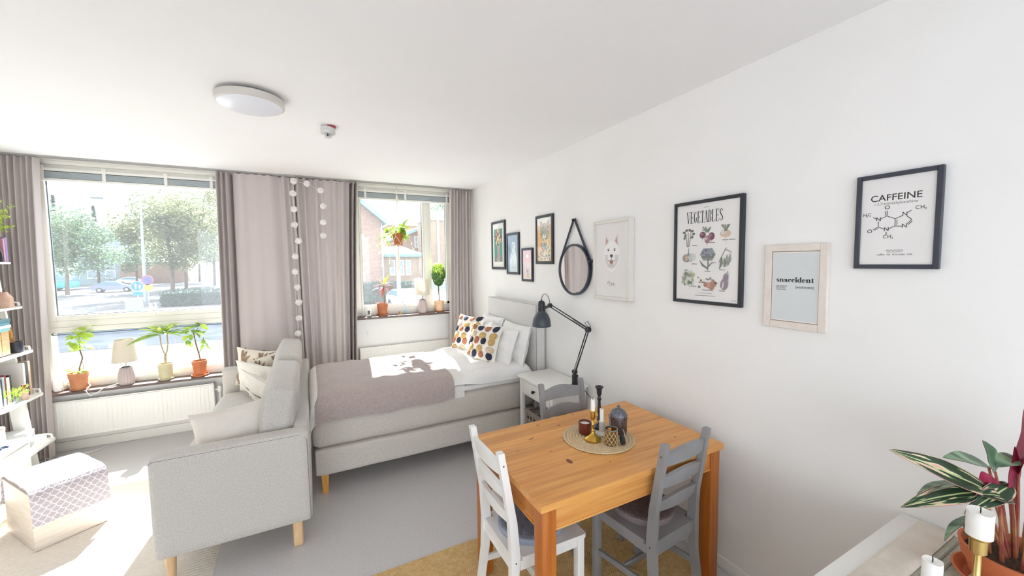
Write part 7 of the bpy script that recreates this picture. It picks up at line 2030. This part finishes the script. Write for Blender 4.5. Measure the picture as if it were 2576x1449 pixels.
# street lamp, pole, signs, cabinet
t = thing('street_lamp', 'tall grey street lamp with a long arm to the left', 'street lamp', (-13.86, 49, GZ))
m = MB(); m.tube([(-13.86, 49, GZ), (-13.8, 49, 3.0), (-13.72, 49, 8.1)], [0.15, 0.12, 0.08], 12); build('pole', m, grey_steel, t)
m = MB(); m.tube([(-13.72, 49, 8.0), (-14.3, 49, 8.05), (-16.35, 49, 7.98)], 0.045, 8); build('arm', m, grey_steel, t)
m = MB(); m.box((-17.1, 48.85, 7.84), (-16.3, 49.15, 7.99), bev=0.06); build('lamp_head', m, mat('lamp_head_dark', '#5b6166', rough=0.5), t)
m = MB(); m.tube([(3.98, 20, GZ), (3.98, 20, 7.5)], [0.10, 0.085], 14); o = build('steel_pole', m, grey_steel, loc=(3.98, 20, GZ)); tag(o, 'slim pale grey steel pole standing outside the small window', 'pole')
def sign_post(label, name, x, y, items, hz):
    t = thing(name, label, 'road sign', (x, y, GZ))
    m = MB(); m.cyl((x, y+0.05, GZ), (x, y+0.05, hz), 0.035, 10); build('post', m, grey_steel, t)
    for fn_ in items: fn_(t)
def disc(x, y, z, r_, m_, nm, y_off=0.0): return lambda t: build(nm, MB().lathe([(0, 0), (r_, 0), (r_, 0.02), (0, 0.02)], n=32, M=TRS((x, y-y_off, z), (radians(90), 0, 0))), m_, t)
blue_s = mat('sign_blue', '#1f6a98', rough=0.5); white_s = mat('sign_white', '#eef0f0', rough=0.5); purple_s = mat('sign_violet', '#4d5290', rough=0.5); red_s = mat('sign_red', '#a04a58', rough=0.5); yel_s = mat('sign_yellow', '#d79a35', rough=0.5)
def arrows(x, y, z):
    def f(t):
        m = MB(); 
        m.prism([(-.05, -.22), (.01, -.22), (.01, .05), (.07, .05), (-.02, .24), (-.11, .05), (-.05, .05)], lambda s, q, d: (x-0.06+s, y-d, z+q), 0.021, 0.028)
        m.prism([(.02, -.20), (.10, -.20), (.10, -.02), (.16, -.02), (.06, .14), (-.02, -.02), (.02, -.02)], lambda s, q, d: (x+0.10+s, y-d, z+q), 0.021, 0.028)
        build('arrow', m, white_s, t)
    return f
sign_post('round blue traffic sign with white arrows by the lamp post', 'traffic_sign', -11.76, 40, [disc(-11.76, 40, 0.16, 0.40, white_s, 'rim'), disc(-11.76, 40, 0.16, 0.36, blue_s, 'disc', 0.004), arrows(-11.76, 40-0.004, 0.16), lambda t: build('plate', MB().box((-12.02, 39.985, -0.55), (-11.46, 40.0, -0.27)), blue_s, t)], 0.55)
def slash(x, y, z):
    def f(t): m = MB(); m.bar((x-.2, y-.03, z+.2), (x+.2, y-.03, z-.2), .01, .07, up=(0, -1, 0)); build('slash', m, red_s, t)
    return f
sign_post('violet no parking sign above a yellow diamond sign', 'traffic_sign', -11.19, 40.2, [disc(-11.19, 40.2, 0.60, 0.38, red_s, 'rim'), disc(-11.19, 40.2, 0.60, 0.30, purple_s, 'disc', 0.004), slash(-11.19, 40.2, 0.60),
    lambda t: build('diamond', MB().prism([(0, -.34), (.34, 0), (0, .34), (-.34, 0)], lambda s, q, d: (-11.19+s, 40.2-d, .03+q), 0.0, .02), yel_s, t)], 0.95)
t = thing('utility_cabinet', 'grey street utility cabinet below the traffic signs', 'cabinet', (-11.85, 39.6, GZ))
build('body', MB().box((-12.35, 39.4, GZ), (-11.45, 39.9, GZ+0.85), bev=0.02), mat('cabinet_grey', '#a8adae', rough=0.6), t); build('roof', MB().box((-12.42, 39.33, GZ+0.85), (-11.38, 39.97, GZ+0.92), bev=0.02), mat('cabinet_roof', '#c9cccc', rough=0.6), t)
m = MB(); m.box((-12.3, 39.385, GZ+.05), (-11.92, 39.4, GZ+.8)); build('door', m, mat('cabinet_door', '#8f9698', rough=0.6), t); m = MB(); m.box((-11.88, 39.385, GZ+.05), (-11.5, 39.4, GZ+.8)); build('door', m, mat('cabinet_door', '#8f9698'), t)
tyre = mat('tyre', '#3a3b3e', rough=0.9); cglass = mat('car_glass', '#6f8fa3', rough=0.1)
def wheel(t, x, y, z, r_, ax='y'):
    m = MB(); M = TRS((x, y, z), (radians(90), 0, 0)); m.lathe([(r_*.55, -.1), (r_, -.1), (r_, .1), (r_*.55, .1)], n=20, M=M); w = build('wheel', m, tyre, t)
    m = MB(); m.lathe([(0, -.105), (r_*.55, -.1), (r_*.55, .1), (0, .105)], n=20, M=M); build('hub', m, steel, w)
def bus():
    t = thing('bus', 'teal city bus at the left edge of the big window', 'bus', (-37, 82, GZ))
    tb = mat('bus_teal', '#3f9d9c', rough=0.4); wt_ = mat('bus_white', '#dfe6e8', rough=0.4)
    x0, x1, y0, y1 = -43.0, -31.05, 81.0, 83.5
    build('lower_body', MB().box((x0, y0, GZ+.35), (x1, y1, GZ+1.45), bev=.12), tb, t); build('upper_body', MB().box((x0+.02, y0+.02, GZ+1.45), (x1-.03, y1-.02, GZ+3.3), bev=.15), wt_, t)
    for i in range(7): build('side_window', MB().box((x1-1.6-1.6*i, y0-.01, GZ+1.55), (x1-.15-1.6*i, y0+.03, GZ+2.75), bev=.02), cglass, t)
    build('windscreen', MB().box((x1-.05, y0+.15, GZ+1.2), (x1-.01, y1-.15, GZ+2.8), bev=.01), cglass, t)
    for x in (x1-2.3, x0+2.6):
        for y in (y0+.08, y1-.08): wheel(t, x, y, GZ+.48, .48)
bus()
def car(label, x, y, rot, paint, group=None, van=False):
    t = thing('van' if van else 'car', label, 'van' if van else 'car', (0, 0, 0), group)
    if van:
        prof = [(-2.3, .35), (2.35, .35), (2.35, .9), (1.9, 1.15), (1.45, 1.95), (1.2, 2.08), (-2.2, 2.08), (-2.3, 1.9)]; gl_ = [(1.88, 1.2), (1.45, 1.88), (.75, 1.88), (.75, 1.2)]
    else:
        prof = [(-2.1, .32), (2.1, .32), (2.12, .62), (1.95, .80), (1.0, .92), (.40, 1.38), (-.9, 1.42), (-1.75, 1.0), (-2.1, .9)]; gl_ = [(.92, .94), (.36, 1.33), (-.85, 1.36), (-1.6, 1.0)]
    m = MB(); w = .86
    m.prism(prof, lambda s, q, d: (s, d, q), -w, w); bm = bmesh.new(); vs = [bm.verts.new(v) for v in m.v]; 
    for f in m.f: bm.faces.new([vs[i] for i in f])
    bmesh.ops.bevel(bm, geom=list(bm.edges), offset=.06, segments=2, affect='EDGES'); m = MB(); m.bm(bm); build('body', m, paint, t, normals=True)
    for s_ in (-1, 1): m = MB(); m.prism(gl_, lambda s, q, d: (s, d, q), s_*(w-.01), s_*(w+.012)); build('side_window', m, cglass, t, normals=True)
    a, b = gl_[0], gl_[1]; m = MB(); off = .03; m.add([(a[0]+off, -w+.12, a[1]+.03), (a[0]+off, w-.12, a[1]+.03), (b[0]+off, w-.2, b[1]), (b[0]+off, -w+.2, b[1])], [[0, 1, 2, 3]]); build('windscreen', m, cglass, t)
    if not van: a, b = gl_[3], gl_[2]; m = MB(); m.add([(a[0]-off, w-.12, a[1]+.02), (a[0]-off, -w+.12, a[1]+.02), (b[0]-off, -w+.2, b[1]+.02), (b[0]-off, w-.2, b[1]+.02)], [[0, 1, 2, 3]]); build('rear_window', m, cglass, t)
    for wx in (-1.3, 1.3):
        for wy in (-w+.06, w-.06): wheel(t, wx, wy, .31, .31)
    t.location = (x, y, GZ); t.rotation_euler = (0, 0, rot)
silver = mat('car_silver', '#c9d2d6', rough=0.3); whitep = mat('car_white', '#eceeee', rough=0.3); bluep = mat('car_slate', '#8a8fa8', rough=0.3)
car('white car parked in front of the hedge, seen past the small lamp', 6.5, 29.8, radians(-80), silver)
car('tall white van parked by the hedge behind the small lamp', 9.0, 31.6, radians(-88), whitep, van=True)
car('slate car on the far side of the road, left of the blue sign', -23.5, 72, radians(8), bluep)
car('pale car far down the road beyond the bus', -30, 100, radians(5), silver)
# dark kerb lines and tram like grooves in the near pavement
m = MB(); m.box((-40, 18.5, GZ), (20, 18.7, GZ+.12)); o = build('kerb', m, mat('kerb_grey', '#8d8a88', rough=0.9)); o['kind'] = 'structure'
